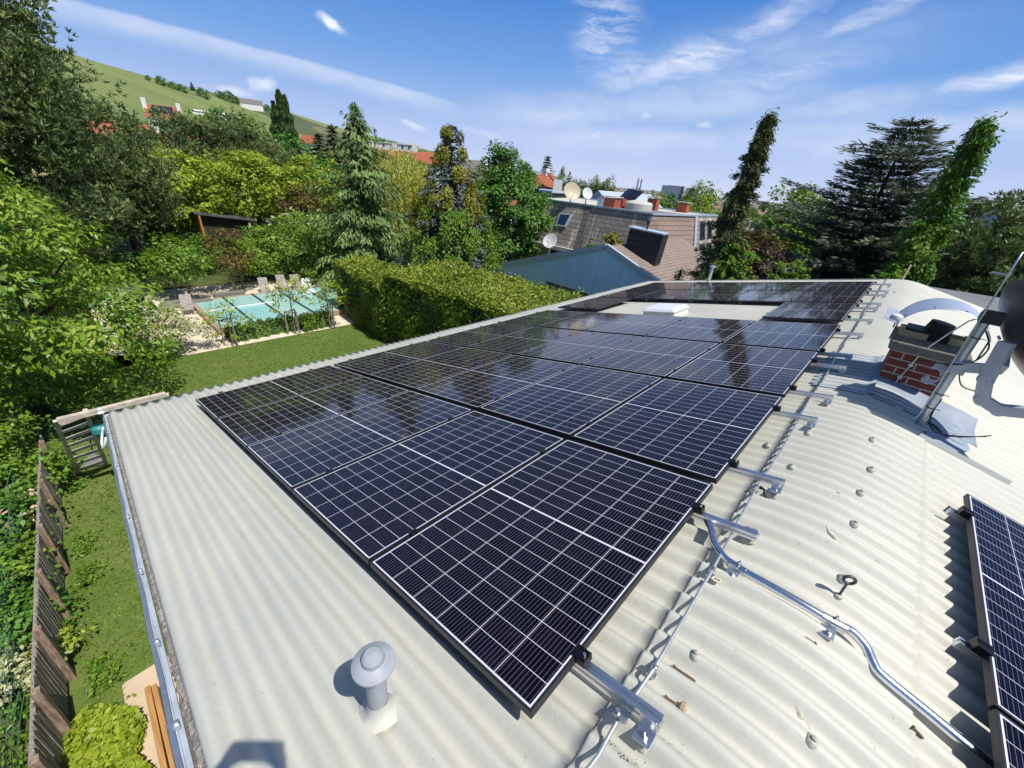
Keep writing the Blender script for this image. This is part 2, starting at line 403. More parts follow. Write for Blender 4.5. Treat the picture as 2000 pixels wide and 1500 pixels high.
M['wall'] = mat('render_wall', (0.50, 0.47, 0.41), 0.9, var=0.08, vscale=3, bump=0.2, bscale=40)
M['wallw'] = mat('white_render', (0.74, 0.73, 0.70), 0.85, var=0.05, vscale=3)
M['cream'] = mat('cream_render', (0.55, 0.50, 0.40), 0.85, var=0.08, vscale=2)
M['navy'] = mat('dark_dish_paint', (0.030, 0.036, 0.052), 0.32, 0.1, var=0.15, vscale=10)
M['greyplastic'] = mat('grey_arm_paint', (0.40, 0.415, 0.44), 0.45, 0.1, var=0.06, vscale=14)
M['dishpale'] = mat('pale_dish_paint', (0.62, 0.62, 0.60), 0.5, var=0.06, vscale=4)
M['dishtan'] = mat('tan_dish_paint', (0.48, 0.43, 0.30), 0.5, var=0.06, vscale=4)
M['bark'] = mat('bark', (0.10, 0.075, 0.055), 0.9, col2=(0.045, 0.035, 0.028), vscale=14, bump=0.7, bscale=26, stretch=(1, 1, 0.25))
M['palebark'] = mat('pale_bark', (0.24, 0.20, 0.16), 0.9, col2=(0.12, 0.10, 0.08), vscale=14, bump=0.5, bscale=26, stretch=(1, 1, 0.25))
M['greywood'] = mat('weathered_grey_wood', (0.32, 0.285, 0.245), 0.85, col2=(0.19, 0.165, 0.14), vscale=9, bump=0.4, bscale=30, stretch=(5, 5, 0.6))
M['brownpost'] = mat('brown_fence_post', (0.37, 0.275, 0.205), 0.85, col2=(0.16, 0.10, 0.065), vscale=9, bump=0.4, bscale=30, stretch=(5, 5, 0.6))
M['timber'] = mat('tan_timber', (0.50, 0.27, 0.09), 0.7, col2=(0.36, 0.18, 0.055), vscale=5, bump=0.2, bscale=20, stretch=(0.5, 6, 6))
M['darkplank'] = mat('dark_weathered_plank', (0.17, 0.14, 0.12), 0.85, col2=(0.10, 0.085, 0.075), vscale=6, bump=0.3, bscale=20, stretch=(0.6, 7, 7))
M['ladderwood'] = mat('pale_ladder_wood', (0.58, 0.51, 0.42), 0.8, col2=(0.40, 0.34, 0.27), vscale=8, bump=0.2, bscale=30)
M['sand'] = mat('sandy_paving', (0.60, 0.47, 0.33), 0.9, col2=(0.52, 0.40, 0.28), vscale=3, bump=0.2, bscale=40)
M['deck'] = mat('cream_pool_paving', (0.68, 0.59, 0.45), 0.85, col2=(0.60, 0.51, 0.38), vscale=1.2, bump=0.15, bscale=30)
M['teak'] = mat('silvery_teak', (0.36, 0.32, 0.29), 0.8, var=0.2, vscale=8)
M['whiteplastic'] = mat('white_plastic', (0.78, 0.79, 0.80), 0.45)
M['darkmetal'] = mat('dark_metal', (0.05, 0.055, 0.06), 0.45, 0.5)
M['orange'] = tiles('orange_clay_tiles', (0.42, 0.125, 0.06), (0.32, 0.09, 0.045), 0.35, 0.35)
M['terracotta'] = tiles('faded_terracotta_tiles', (0.44, 0.15, 0.075), (0.33, 0.11, 0.055), 0.5, 0.45)
M['mansard'] = tiles('brown_grey_shingles', (0.31, 0.275, 0.24), (0.20, 0.178, 0.155), 0.62, 0.30, lich=(0.64, 0.61, 0.48))
M['shingle'] = tiles('pinkish_grey_shingles', (0.30, 0.235, 0.20), (0.21, 0.165, 0.14), 0.35, 0.22, axis='YX', lich=(0.33, 0.22, 0.13))
M['greytile'] = tiles('grey_tiles', (0.20, 0.18, 0.165), (0.14, 0.125, 0.115), 0.5, 0.4)
M['bluewall'] = mat('pale_blue_render', (0.56, 0.77, 0.93), 0.85, col2=(0.48, 0.68, 0.84), vscale=1.6, stretch=(3, 3, 0.25), bump=0.1, bscale=30)
M['bluetrim'] = mat('blue_grey_metal_trim', (0.44, 0.52, 0.60), 0.5, 0.2)
M['darkslate'] = tiles('dark_slate_cladding', (0.030, 0.032, 0.038), (0.018, 0.02, 0.024), 0.4, 0.3)
M['winglass'] = mat('window_glass', (0.02, 0.03, 0.05), 0.08, 0.0, 0.6)
M['skyglass'] = mat('skylight_glass', (0.015, 0.04, 0.11), 0.06, 0.0, 0.8)
M['pvfar'] = mat('far_solar_panel', (0.012, 0.016, 0.045), 0.15, 0.0, 0.5)
M['gravel'] = mat('pale_gravel_roof', (0.50, 0.49, 0.43), 0.9, var=0.12, vscale=2.5)
M['bitumen'] = mat('grey_roof_felt', (0.16, 0.17, 0.18), 0.85, var=0.12, vscale=2)
M['shedroof'] = mat('worn_tar_roof', (0.10, 0.10, 0.105), 0.6, col2=(0.05, 0.05, 0.055), vscale=2.5)
M['shedwood'] = mat('black_brown_boards', (0.035, 0.025, 0.02), 0.85, var=0.3, vscale=6, stretch=(6, 6, 0.5))
M['shedorange'] = mat('orange_brown_boards', (0.42, 0.19, 0.05), 0.8, var=0.2, vscale=6)
M['redwall'] = mat('red_brick_render', (0.34, 0.085, 0.05), 0.9, var=0.15, vscale=3)
M['tarp'] = mat('blue_grey_cover', (0.22, 0.30, 0.40), 0.5, var=0.1, vscale=3)
M['teal'] = mat('teal_plastic', (0.03, 0.22, 0.19), 0.45)
M['rake'] = mat('grey_plastic_rake', (0.30, 0.31, 0.33), 0.5)


def ground_mat(name, a, b, c, s1=0.6, s2=9.0, bump=0.5):
    m = bpy.data.materials.new(name); m.use_nodes = True; g = G(m.node_tree); p = g.n['Principled BSDF']
    co = g.new('ShaderNodeTexCoord').outputs['Object']
    k = g.mix(g.smooth(g.noise(co, s1, 5, 0.6), 0.35, 0.7), a, b)
    k = g.mix(g.smooth(g.noise(co, s2, 6, 0.7), 0.45, 0.72), k, c)
    g.put(p.inputs['Base Color'], k); p.inputs['Roughness'].default_value = 0.9; p.inputs['Specular IOR Level'].default_value = 0.2
    bm_ = g.new('ShaderNodeBump'); bm_.inputs['Strength'].default_value = bump; bm_.inputs['Distance'].default_value = 0.06
    g.put(bm_.inputs['Height'], g.noise(co, 26, 4, 0.7)); g.l.new(bm_.outputs[0], p.inputs['Normal'])
    return m
M['lawn'] = ground_mat('mown_lawn', (0.105, 0.165, 0.030), (0.150, 0.190, 0.045), (0.070, 0.125, 0.018), 0.8, 7)
M['earth'] = ground_mat('rough_green_ground', (0.06, 0.09, 0.022), (0.10, 0.12, 0.035), (0.05, 0.06, 0.025), 0.05, 0.7)


def vineyard(name, a, b, period, ang):
    m = bpy.data.materials.new(name); m.use_nodes = True; g = G(m.node_tree); p = g.n['Principled BSDF']
    co = g.new('ShaderNodeTexCoord').outputs['Object']
    r = g.map(co, rot=(0, 0, ang)); sp = g.new('ShaderNodeSeparateXYZ'); g.l.new(r, sp.inputs[0])
    w = g.noise(r, 0.02, 3)
    f = g.m('FRACT', g.m('DIVIDE', g.m('MULTIPLY_ADD', w, 6.0, sp.outputs[0]), period))
    stripe = g.smooth(g.m('ABSOLUTE', g.m('SUBTRACT', f, 0.5)), 0.10, 0.34)
    c = g.mix(stripe, a, b)
    # vineyard blocks, each with its own tone, split by tracks
    vb = g.new('ShaderNodeTexVoronoi', feature='F1'); g.put(vb.inputs['Vector'], g.map(r, scale=(0.010, 0.022, 0.0)))
    vb.inputs['Scale'].default_value = 1.0; s2 = g.new('ShaderNodeSeparateColor'); g.l.new(vb.outputs['Color'], s2.inputs[0])
    c = g.mix(g.m('MULTIPLY', s2.outputs[0], 0.45), c, (0.11, 0.15, 0.05))
    c = g.mix(g.m('MULTIPLY', g.smooth(s2.outputs[1], 0.72, 0.8), 0.5), c, (0.30, 0.25, 0.12))
    c = g.mix(g.m('MULTIPLY', g.smooth(g.noise(co, 0.03, 4), 0.5, 0.7), 0.35), c, (0.07, 0.12, 0.03))
    g.put(p.inputs['Base Color'], c); p.inputs['Roughness'].default_value = 0.95; p.inputs['Specular IOR Level'].default_value = 0.1
    return m
M['vine'] = vineyard('vineyard_rows', (0.30, 0.31, 0.125), (0.11, 0.165, 0.045), 9.0, math.radians(35))
M['darkvine'] = vineyard('dark_vineyard', (0.085, 0.095, 0.060), (0.055, 0.065, 0.045), 7.0, math.radians(60))

LF = {}
LF['cherry'] = leaf('cherry_leaves', (0.0619, 0.1462, 0.0112), (0.2313, 0.3750, 0.0300), (0.4200, 0.4463, 0.0788), 0.36, 0.42)
LF['lime'] = leaf('yellow_green_leaves', (0.1350, 0.2081, 0.0135), (0.3375, 0.4312, 0.0325), (0.4725, 0.5119, 0.0788), 0.36)
LF['mid'] = leaf('mid_green_leaves', (0.0525, 0.1258, 0.0131), (0.1823, 0.3240, 0.0324), (0.3125, 0.4465, 0.0595), 0.34)
LF['dark'] = leaf('deep_green_leaves', (0.0301, 0.0904, 0.0116), (0.1073, 0.2503, 0.0286), (0.1892, 0.3468, 0.0552), 0.28)
LF['hedge'] = leaf('hedge_leaves', (0.0594, 0.1040, 0.0099), (0.2035, 0.2805, 0.0220), (0.3350, 0.3581, 0.0635), 0.22)
LF['pine'] = leaf('pine_needles', (0.0482, 0.0792, 0.0236), (0.1586, 0.2221, 0.0687), (0.2914, 0.3425, 0.1282), 0.14, 0.55)
LF['spruce'] = leaf('dark_spruce_needles', (0.0331, 0.0538, 0.0186), (0.1035, 0.1288, 0.0414), (0.2173, 0.2053, 0.0664), 0.12, 0.55)
LF['bluespruce'] = leaf('blue_spruce_needles', (0.04, 0.065, 0.06), (0.11, 0.15, 0.14), (0.2, 0.24, 0.23), 0.08, 0.55)
LF['cedar'] = leaf('cedar_needles', (0.0363, 0.0786, 0.0222), (0.1512, 0.2408, 0.0650), (0.2940, 0.3763, 0.1294), 0.14, 0.55)
LF['atlas'] = leaf('atlas_cedar_needles', (0.0421, 0.0655, 0.0468), (0.1274, 0.1625, 0.1040), (0.2457, 0.2525, 0.1433), 0.12, 0.55)
LF['gold'] = leaf('golden_weeping_leaves', (0.2250, 0.2419, 0.0394), (0.4750, 0.5000, 0.0938), (0.6562, 0.6300, 0.1969), 0.32)
LF['ivy'] = leaf('ivy_leaves', (0.0563, 0.1350, 0.0135), (0.1688, 0.3063, 0.0250), (0.3019, 0.3806, 0.0525), 0.34)
LF['ivyellow'] = leaf('yellowing_climber', (0.13, 0.15, 0.015), (0.26, 0.26, 0.025), (0.40, 0.32, 0.05), 0.28)
LF['purple'] = leaf('purple_leaves', (0.022, 0.012, 0.014), (0.050, 0.022, 0.025), (0.075, 0.035, 0.03), 0.15)
LF['russet'] = leaf('russet_leaves', (0.075, 0.055, 0.015), (0.150, 0.110, 0.025), (0.20, 0.16, 0.04), 0.25)
LF['cream'] = leaf('cream_variegated_leaves', (0.28, 0.32, 0.12), (0.52, 0.52, 0.30), (0.66, 0.64, 0.46), 0.2)
LF['flower'] = leaf('cream_flower_heads', (0.50, 0.50, 0.30), (0.68, 0.66, 0.46), (0.74, 0.72, 0.55), 0.2)
LF['pink'] = leaf('pale_pink_petals', (0.60, 0.38, 0.30), (0.72, 0.52, 0.42), (0.76, 0.62, 0.5), 0.2)
LF['red'] = leaf('red_petals', (0.45, 0.010, 0.012), (0.55, 0.02, 0.02), (0.6, 0.05, 0.03), 0.15)
LF['grass'] = leaf('grass_blades', (0.0736, 0.1274, 0.0176), (0.1815, 0.2481, 0.0460), (0.2935, 0.3336, 0.0934), 0.25)
LF['lav'] = leaf('grey_green_lavender', (0.0607, 0.1283, 0.0270), (0.1575, 0.2775, 0.0525), (0.2363, 0.3465, 0.0945), 0.2)
LF['poplar'] = leaf('poplar_leaves', (0.03, 0.068, 0.018), (0.074, 0.14, 0.032), (0.11, 0.18, 0.04), 0.2)


# ------------------------------------------------------------------ foliage
def unit(a): return a / (np.linalg.norm(a, axis=-1, keepdims=True) + 1e-9)
def leaf_obj(name, P, D, N, L, Wd, var, m, parent=None, loc=None, fold=0.12):
    """many small leaves (or needle sprays) as ONE mesh; P in local coordinates of the parent"""
    n = len(P); D = unit(D); Sd = unit(np.cross(D, N)); N = np.cross(Sd, D)
    L = np.broadcast_to(np.asarray(L, float), (n,))[:, None]; Wd = np.broadcast_to(np.asarray(Wd, float), (n,))[:, None]
    V = np.empty((n, 4, 3))
    V[:, 0] = P - D * L * .5; V[:, 2] = P + D * L * .5
    V[:, 1] = P + Sd * Wd * .5 - D * L * .08 + N * Wd * fold; V[:, 3] = P - Sd * Wd * .5 - D * L * .08 + N * Wd * fold
    me = bpy.data.meshes.new(name)
    me.vertices.add(4 * n); me.vertices.foreach_set('co', V.reshape(-1).astype(np.float32))
    me.loops.add(4 * n); me.loops.foreach_set('vertex_index', np.arange(4 * n, dtype=np.int32))
    me.polygons.add(n); me.polygons.foreach_set('loop_start', np.arange(0, 4 * n, 4, dtype=np.int32))
    me.polygons.foreach_set('loop_total', np.full(n, 4, dtype=np.int32))
    at_ = me.attributes.new('var', 'FLOAT', 'FACE'); at_.data.foreach_set('value', np.clip(var, 0, 1).astype(np.float32))
    me.update(calc_edges=True); me.materials.append(m)
    o = bpy.data.objects.new(name, me); COL.objects.link(o)
    if parent is not None: o.parent = parent
    if loc is not None: o.location = loc
    return o


def crown_leaves(rng, radii, ncl, per, crad, lsize, center=(0, 0, 0), asp=0.5, droop=0.25, lump=0.25, low=-0.75, inner=0.35):
    """leaf clumps spread unevenly through an ellipsoid; returns arrays for leaf_obj"""
    radii = np.asarray(radii, float)
    d = unit(rng.normal(size=(ncl * 3, 3))); d = d[d[:, 2] > low][:ncl]
    # low-frequency lumps make the outline uneven
    k = rng.normal(size=(5, 3)) * 2.2; ph = rng.uniform(0, 6.28, 5)
    lumps = 1 + lump * np.sin(d @ k.T + ph).mean(1) * 1.6
    r = (inner + (1 - inner) * rng.uniform(0, 1, len(d)) ** 0.45) * lumps
    C = d * r[:, None] * radii
    cr = crad * rng.uniform(0.6, 1.3, len(d))
    o = unit(rng.normal(size=(len(d), per, 3))); o[..., 2] = o[..., 2] * 0.72
    P = C[:, None] + o * (cr[:, None] * rng.uniform(0.25, 1, (len(d), per)) ** 0.6)[..., None]
    out = unit(C / radii)[:, None] * 0.55 + o * 0.7
    N = unit(out + np.array([0, 0, 0.75]) + rng.normal(size=P.shape) * 0.38)
    D = unit(np.cross(N, rng.normal(size=P.shape)) + out * 0.5 - np.array([0, 0, droop]))
    cv = rng.normal(0.42, 0.13, len(d))
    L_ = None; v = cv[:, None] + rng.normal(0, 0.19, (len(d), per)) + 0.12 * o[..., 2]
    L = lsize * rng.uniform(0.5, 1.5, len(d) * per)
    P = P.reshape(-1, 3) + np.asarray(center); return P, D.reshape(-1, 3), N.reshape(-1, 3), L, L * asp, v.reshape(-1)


def trunk_mb(rng, h, r, limbs=6, spread=1.5, lean=(0, 0), crown0=0.35):
    mb = MB()
    top = np.array([lean[0], lean[1], h])
    pts = [top * t + np.array([rng.normal(0, .04), rng.normal(0, .04), 0]) * h * .15 * t for t in np.linspace(0, 1, 7)]
    pts[0][2] = -0.15
    mb.tube(pts, [r * (1.25 - 1.05 * t) for t in np.linspace(0, 1, 7)], 8)
    for i in range(limbs):
        t = crown0 + (0.92 - crown0) * (i + .5) / limbs; b = top * t; a = i * 2.4 + rng.uniform(-.4, .4)
        L = spread * (1.05 - 0.6 * t) * rng.uniform(.8, 1.15)
        e = b + np.array([math.cos(a) * L, math.sin(a) * L, L * rng.uniform(.35, .8)])
        mid = (b + e) / 2 + np.array([0, 0, -.08 * L])
        rr = r * (1.1 - t) * .62
        mb.tube([b, mid, e], [rr, rr * .65, rr * .2], 6)
    return mb


def broadleaf(name, label, base, h, radii, cz, m, seed, ncl=120, per=40, crad=0.5, lsize=0.16, asp=0.55, group=None, cat='tree',
              bark='bark', tr=0.14, droop=0.25, lump=0.25, low=-0.75, inner=0.35, limbs=7, extra=None):
    rng = np.random.default_rng(seed); t = thing(name, label, cat, base, group)
    part('trunk', trunk_mb(rng, h * .86, tr, limbs, max(radii[0], radii[1]) * .8), M[bark], t, smooth=True, local=True)
    o = leaf_obj('crown', *crown_leaves(rng, radii, ncl, per, crad, lsize, (0, 0, cz), asp, droop, lump, low, inner), m, t)
    return t


def conifer_leaves(rng, h, r, z0=0.06, whorls=24, nb=8, step=0.22, sl=0.34, sw=0.13, droop=0.35, tipup=0.0, power=0.85, flat=0.3, hang=0.2, jit=0.15, mult=7, wide=0.45):
    P, D, N, V = [], [], [], []
    for i in range(whorls):
        t = z0 + (0.985 - z0) * (i / (whorls - 1)) ** 0.92
        R = r * (1 - t) ** power * rng.uniform(1 - jit, 1 + jit) + 0.05 * r
        k = max(3, int(nb * (0.5 + 0.6 * (1 - t))))
        a0 = rng.uniform(0, 6.28)
        for b in range(k):
            a = a0 + 6.283 * b / k + rng.normal(0, .18); Rb = R * rng.uniform(1 - 1.3 * jit, 1 + jit); tone = rng.normal(0.42, 0.1)
            ns = max(2, int(Rb / step))
            for j in range(ns):
                s = (j + .6) / ns; x = s * Rb
                z = t * h - droop * x * (1 - 0.35 * s) + tipup * x * s
                c = np.array([math.cos(a) * x, math.sin(a) * x, z]); dr = np.array([math.cos(a), math.sin(a), -droop * .8 + tipup * 2 * s])
                side = np.array([-math.sin(a), math.cos(a), 0]); m_ = mult if s < .9 else mult + 3
                for q in range(m_):
                    sg = (-1) ** q
                    wd = sg * rng.uniform(.2, 1.0) * (0.30 + 0.60 * (1 - s)) * min(Rb, 1.6) * wide
                    p = c + side * wd + dr * rng.normal(0, step * .4) + np.array([0, 0, rng.normal(-hang * abs(wd), .06)])
                    P.append(p); D.append(dr * .8 + side * sg * rng.uniform(.1, .9) + np.array([0, 0, rng.normal(-hang, .15)]))
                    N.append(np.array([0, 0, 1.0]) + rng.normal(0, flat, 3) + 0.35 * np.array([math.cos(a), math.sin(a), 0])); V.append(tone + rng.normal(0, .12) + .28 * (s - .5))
    # leader
    for q in range(8):
        P.append(np.array([0, 0, h * (0.955 + .006 * q)])); D.append(np.array([rng.normal(0, .35), rng.normal(0, .35), 1.])); N.append(rng.normal(0, 1, 3)); V.append(.45)
    n = len(P); L = sl * rng.uniform(.7, 1.35, n)
    return np.array(P), np.array(D), np.array(N), L, L * (sw / sl), np.array(V)


def conifer(name, label, base, h, r, m, seed, group=None, tr=None, cat='tree', bark='bark', **kw):
    rng = np.random.default_rng(seed); t = thing(name, label, cat, base, group)
    mb = MB(); mb.tube([(0, 0, -.15), (0, 0, h * .5), (0, 0, h * .97)], [tr or h * .02, (tr or h * .02) * .6, .015], 8)
    part('trunk', mb, M[bark], t, smooth=True, local=True)
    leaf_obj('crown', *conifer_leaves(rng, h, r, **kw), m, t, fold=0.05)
    return t


def pine_leaves(rng, radii, ncl, per, crad, nl, nw, center=(0, 0, 0), low=-0.8, inner=0.25, tuft=9, lump=0.3):
    """clouds of needle tufts: each tuft is a little brush pointing out and up"""
    P, D, N, L, Wd, V = crown_leaves(rng, radii, ncl, per, crad, 1.0, center, 1, 0, lump, low, inner)
    n = len(P); ax = unit(N + np.array([0, 0, .5]))
    o = unit(rng.normal(size=(n, tuft, 3))); dirs = unit(ax[:, None] * 0.95 + o * 0.85)
    Lq = nl * rng.uniform(.7, 1.25, (n, tuft)); Pq = P[:, None] + dirs * Lq[..., None] * .5
    Nn = np.cross(dirs, rng.normal(size=dirs.shape))
    v = V[:, None] + rng.normal(0, .10, (n, tuft)) + 0.12 * dirs[..., 2]
    return Pq.reshape(-1, 3), dirs.reshape(-1, 3), Nn.reshape(-1, 3), Lq.reshape(-1), np.full(n * tuft, nw), v.reshape(-1)


def pine(name, label, base, h, radii, cz, m, seed, ncl=90, per=14, crad=.7, nl=.3, nw=.07, group=None, tr=.2, limbs=9, tuft=9, **kw):
    rng = np.random.default_rng(seed); t = thing(name, label, 'tree', base, group)
    part('trunk', trunk_mb(rng, h * .92, tr, limbs, max(radii[:2]) * .95, crown0=.25), M['bark'], t, smooth=True, local=True)
    leaf_obj('crown', *pine_leaves(rng, radii, ncl, per, crad, nl, nw, (0, 0, cz), tuft=tuft, **kw), m, t, fold=0.0)
    return t


def box_leaves(rng, mn, mx, n, lsize, asp=.55, top=None, depth=.18, faces='all'):
    """leaves on the faces of a clipped block (a hedge)"""
    mn, mx = np.array(mn, float), np.array(mx, float); d = mx - mn
    areas = np.array([d[1] * d[2], d[1] * d[2], d[0] * d[2], d[0] * d[2], d[0] * d[1] * 1.4]); f = rng.choice(5, n, p=areas / areas.sum())
    P = mn + rng.uniform(0, 1, (n, 3)) * d; N = np.zeros((n, 3)); dep = rng.uniform(-.05, depth, n) - .06 * rng.exponential(1, n)
    for k, (ax, s) in enumerate(((0, -1), (0, 1), (1, -1), (1, 1), (2, 1))):
        q = f == k; P[q, ax] = (mx if s > 0 else mn)[ax] - s * dep[q]; N[q, ax] = s
    wob = .07 * np.sin(P[:, 0] * 2.1 + 1) + .06 * np.sin(P[:, 1] * 2.7) + .05 * np.sin((P[:, 0] + P[:, 1]) * 4.3)
    P[f == 4, 2] += wob[f == 4]
    N = unit(N + rng.normal(0, .55, (n, 3)) + np.array([0, 0, .25])); D = np.cross(N, rng.normal(size=(n, 3)))
    L = lsize * rng.uniform(.6, 1.4, n); v = rng.normal(.4, .2, n) + .15 * (f == 4)
    return P, D, N, L, L * asp, v


def scatter_leaves(rng, xy, z, h, lsize, asp, n, upright=.2, vm=.42):
    i = rng.integers(0, len(xy), n); P = np.column_stack((xy[i, 0], xy[i, 1], np.full(n, z) + rng.uniform(0, 1, n) * h))
    N = unit(np.array([0, 0, 1.0]) + rng.normal(0, .5, (n, 3))); D = unit(np.cross(N, rng.normal(size=(n, 3))) + np.array([0, 0, upright]))
    L = lsize * rng.uniform(.6, 1.4, n)
    return P, D, N, L, L * asp, rng.normal(vm, .2, n)


# ================================================================== THE HOUSE WE STAND ON
house = thing('house', 'low house with a cream painted corrugated roof that carries the solar panels', 'house', (0, 7, -4.5))
RNG = np.random.default_rng(5)
PER = 0.13
def corr(X, Y):
    h = (0.0205 + .006 * math.exp(-((X - .38) / .5) ** 2)) * math.cos(2 * math.pi * Y / PER) + 0.005 * (1 - ((Y / (PER * 7)) % 1.0))
    if abs(X - XR) < 0.43: h += 0.010
    return h
xs = sorted(set([X_EAVE, -6.45, -6.0, -5, -4.25, -4.247, -3, -2.0, -1.4, -1.0, -.7, -.5, -.3] + [XR - .4301, XR - .4299, XR + .4301, XR + .4299] +
                [XR + k * .06 for k in range(-12, 13)] + [1.5, 1.7, 2.0, 2.5, 3, 4, 5, 6, 7, X_EAVE2]))
ny = int((Y1 - Y0) / PER * 10); mbr = MB(); V_ = []
for X in xs:
    zr = roof_z(X)
    for j in range(ny + 1):
        Y = Y0 + (Y1 - Y0) * j / ny
        w = 0.004 * math.sin(Y * 1.7 + X) + 0.003 * math.sin(Y * 4.1 - X * 2) 
        V_.append((X, Y, zr + corr(X, Y) + w))
mbr.grid(V_, len(xs), ny + 1)
roof = part('roof', mbr, M['roof'], house, smooth=True)
sd = roof.modifiers.new('sheet', 'SOLIDIFY'); sd.thickness = 0.009; sd.offset = -1
# walls and gables below
mbw = MB()
def wall_poly(Y, th):
    p = [(-6.30, Y, -4.7), (7.4, Y, -4.7), (7.4, Y, roof_z(7.4) - .06), (XR + .2, Y, roof_z(XR + .2) - .06), (XR - .2, Y, roof_z(XR - .2) - .06), (-6.30, Y, roof_z(-6.3) - .06)]
    mbw.prism(p, (0, th, 0))
wall_poly(Y0 + .10, .25); wall_poly(Y1 - .35, .25)
for X in (-6.30, 7.15): mbw.box((X + .125, (Y0 + Y1) / 2, (-4.7 + roof_z(X) - .08) / 2), (.25, Y1 - Y0 - .72, roof_z(X) - .08 + 4.7))
part('wall', mbw, M['wall'], house)
# crumbling mortar bed and metal strip along the near verge
mb = MB(); nn = 420; VV = []
for i in range(nn):
    X = X_EAVE + .03 + (XR - X_EAVE + .3) * i / (nn - 1); z = roof_z(X)
    a = RNG.uniform(.004, .020); b = RNG.uniform(-.012, .008)
    for (dy, dz) in ((.02, -.014), (.010, -.006 + b * .5), (.0, b * .8 - .008), (-.012 - a * .3, -.018 + b), (-.026 - a * .1, -.05)):
        VV.append((X, Y0 + dy + RNG.normal(0, .003), z + dz))
mb.grid(VV, nn, 5); part('mortar_bed', mb, M['mortar'], house)
mb = MB()
def verge(dy0, dy1, dz0, dz1):
    P = []
    for X in np.linspace(X_EAVE - .06, XR, 30):
        z = roof_z(X); P += [(X, Y0 + dy0, z + dz0), (X, Y0 + dy1, z + dz0), (X, Y0 + dy1, z + dz1), (X, Y0 + dy0, z + dz1)]
    n = 30; vs = P; fs = []
    for i in range(n - 1):
        for k in range(4): fs.append((i * 4 + k, i * 4 + (k + 1) % 4, (i + 1) * 4 + (k + 1) % 4, (i + 1) * 4 + k))
    fs += [(0, 1, 2, 3), ((n - 1) * 4, (n - 1) * 4 + 1, (n - 1) * 4 + 2, (n - 1) * 4 + 3)]
    mb.add(vs, fs)
verge(-.048, -.030, -.05, -.030); verge(-.056, -.048, -.16, -.016)
part('verge_flashing', mb, mat('pale_zinc_flashing', (.47, .53, .60), .5, .15, var=.12, vscale=9), house)
mb = MB(); pts = []
for i, X in enumerate(np.linspace(X_EAVE + .25, -.72, 40)): pts.append((X, Y0 - .061 + .002 * math.sin(i * 1.3), roof_z(X) + .004))
pts += [(-.60, Y0 - .085, roof_z(-.6) - .02), (-.50, Y0 - .11, roof_z(-.5) - .12), (-.47, Y0 - .12, -.7)]
mb.tube(pts, .009, 8); vw = part('verge_conductor', mb, M['galv'], house, smooth=True)
for X in (-5.6, -4.35, -3.1, -2.25, -1.55, -1.02):
    b = MB(); z = roof_z(X); b.box((X, Y0 - .054, z - .002), (.035, .034, .014)); b.lathe([(.010, 0), (.010, .012), (0.004, .016)], (X, Y0 - .046, z), 8)
    part('conductor_clip', b, M['galv'], vw)
mb = MB(); pts = [(-5.75 + .22 * math.cos(a) * .6, Y0 - .10 - .05 * math.sin(a), roof_z(-5.7) - .10 - .13 * math.sin(a)) for a in np.linspace(-.4, math.pi + .5, 16)]
mb.tube(pts, .013, 8); part('cable_loop', mb, M['whiteplastic'], house, smooth=True)
# gutter strip along the long eave and the far verge trim
mb = MB(); prof = [(0.02, -.02), (.0, -.05), (-.03, -.085), (-.075, -.085), (-.10, -.045), (-.112, -.042), (-.112, -.05), (-.085, -.10), (-.03, -.105), (.015, -.07)]
ze = roof_z(X_EAVE)
mb.prism([(X_EAVE + .045 + a, Y0 - .05, ze + b - .005) for a, b in prof], (0, Y1 - Y0 + .1, 0)); part('gutter', mb, M['galv'], house)
mb = MB(); mb.lathe([(.03, 0), (.045, .02), (.02, .05), (.028, .07), (0.005, .095)], (X_EAVE - .03, Y0 - .07, ze - .01), 8); part('gutter_end_knob', mb, M['dishpale'], house)
mb = MB()
P = []
for X in np.linspace(X_EAVE, X_EAVE2, 80):
    z = roof_z(X); P += [(X, Y1 - .03, z + .035), (X, Y1 + .05, z + .035), (X, Y1 + .05, z - .16), (X, Y1 - .03, z - .16)]
fs = []
for i in range(79):
    for k in range(4): fs.append((i * 4 + k, i * 4 + (k + 1) % 4, (i + 1) * 4 + (k + 1) % 4, (i + 1) * 4 + k))
mb.add(P, fs); part('far_verge_flashing', mb, mat('dull_grey_trim', (0.25, 0.26, 0.27), .5, .3), house)

# bolt caps on the corrugations, and scars of filler
bolts = [(1354, 1288), (1546, 912), (1676, 969), (1664, 1029), (1640, 1139), (1576, 1460), (1697, 921), (1573, 855), (1700, 862), (1500, 870), (1668, 655), (1672, 636), (1714, 582), (1745, 575)]
mb = MB(); mb.lathe([(.026, -.012), (.024, .0), (.016, .010), (.009, .012), (.009, .021), (0.003, .024)], (0, 0, 0), 12)
b0 = None
mcap = mat('painted_bolt_cap', (0.40, 0.40, 0.33), .6, 0, .4, var=.25, vscale=60)
for k, (px, py) in enumerate(bolts):
    P = onroof(px, py, .0); yc = round(P[1] / PER) * PER
    if b0 is None: b0 = part('roof_bolt', mb, mcap, roof, smooth='auto', local=True); o = b0
    else: o = b0.copy(); COL.objects.link(o); o.parent = roof
    w = Vector((P[0], yc, roof_z(P[0]) + corr(P[0], yc))); o.location = w - wloc(roof)
    o.rotation_euler = (0, math.atan((roof_z(P[0] - .01) - roof_z(P[0] + .01)) / .02), 0)
mfill = mat('roof_filler', (0.50, 0.48, 0.40), .75, 0, .3, var=.15, vscale=30, bump=.6, bscale=40)
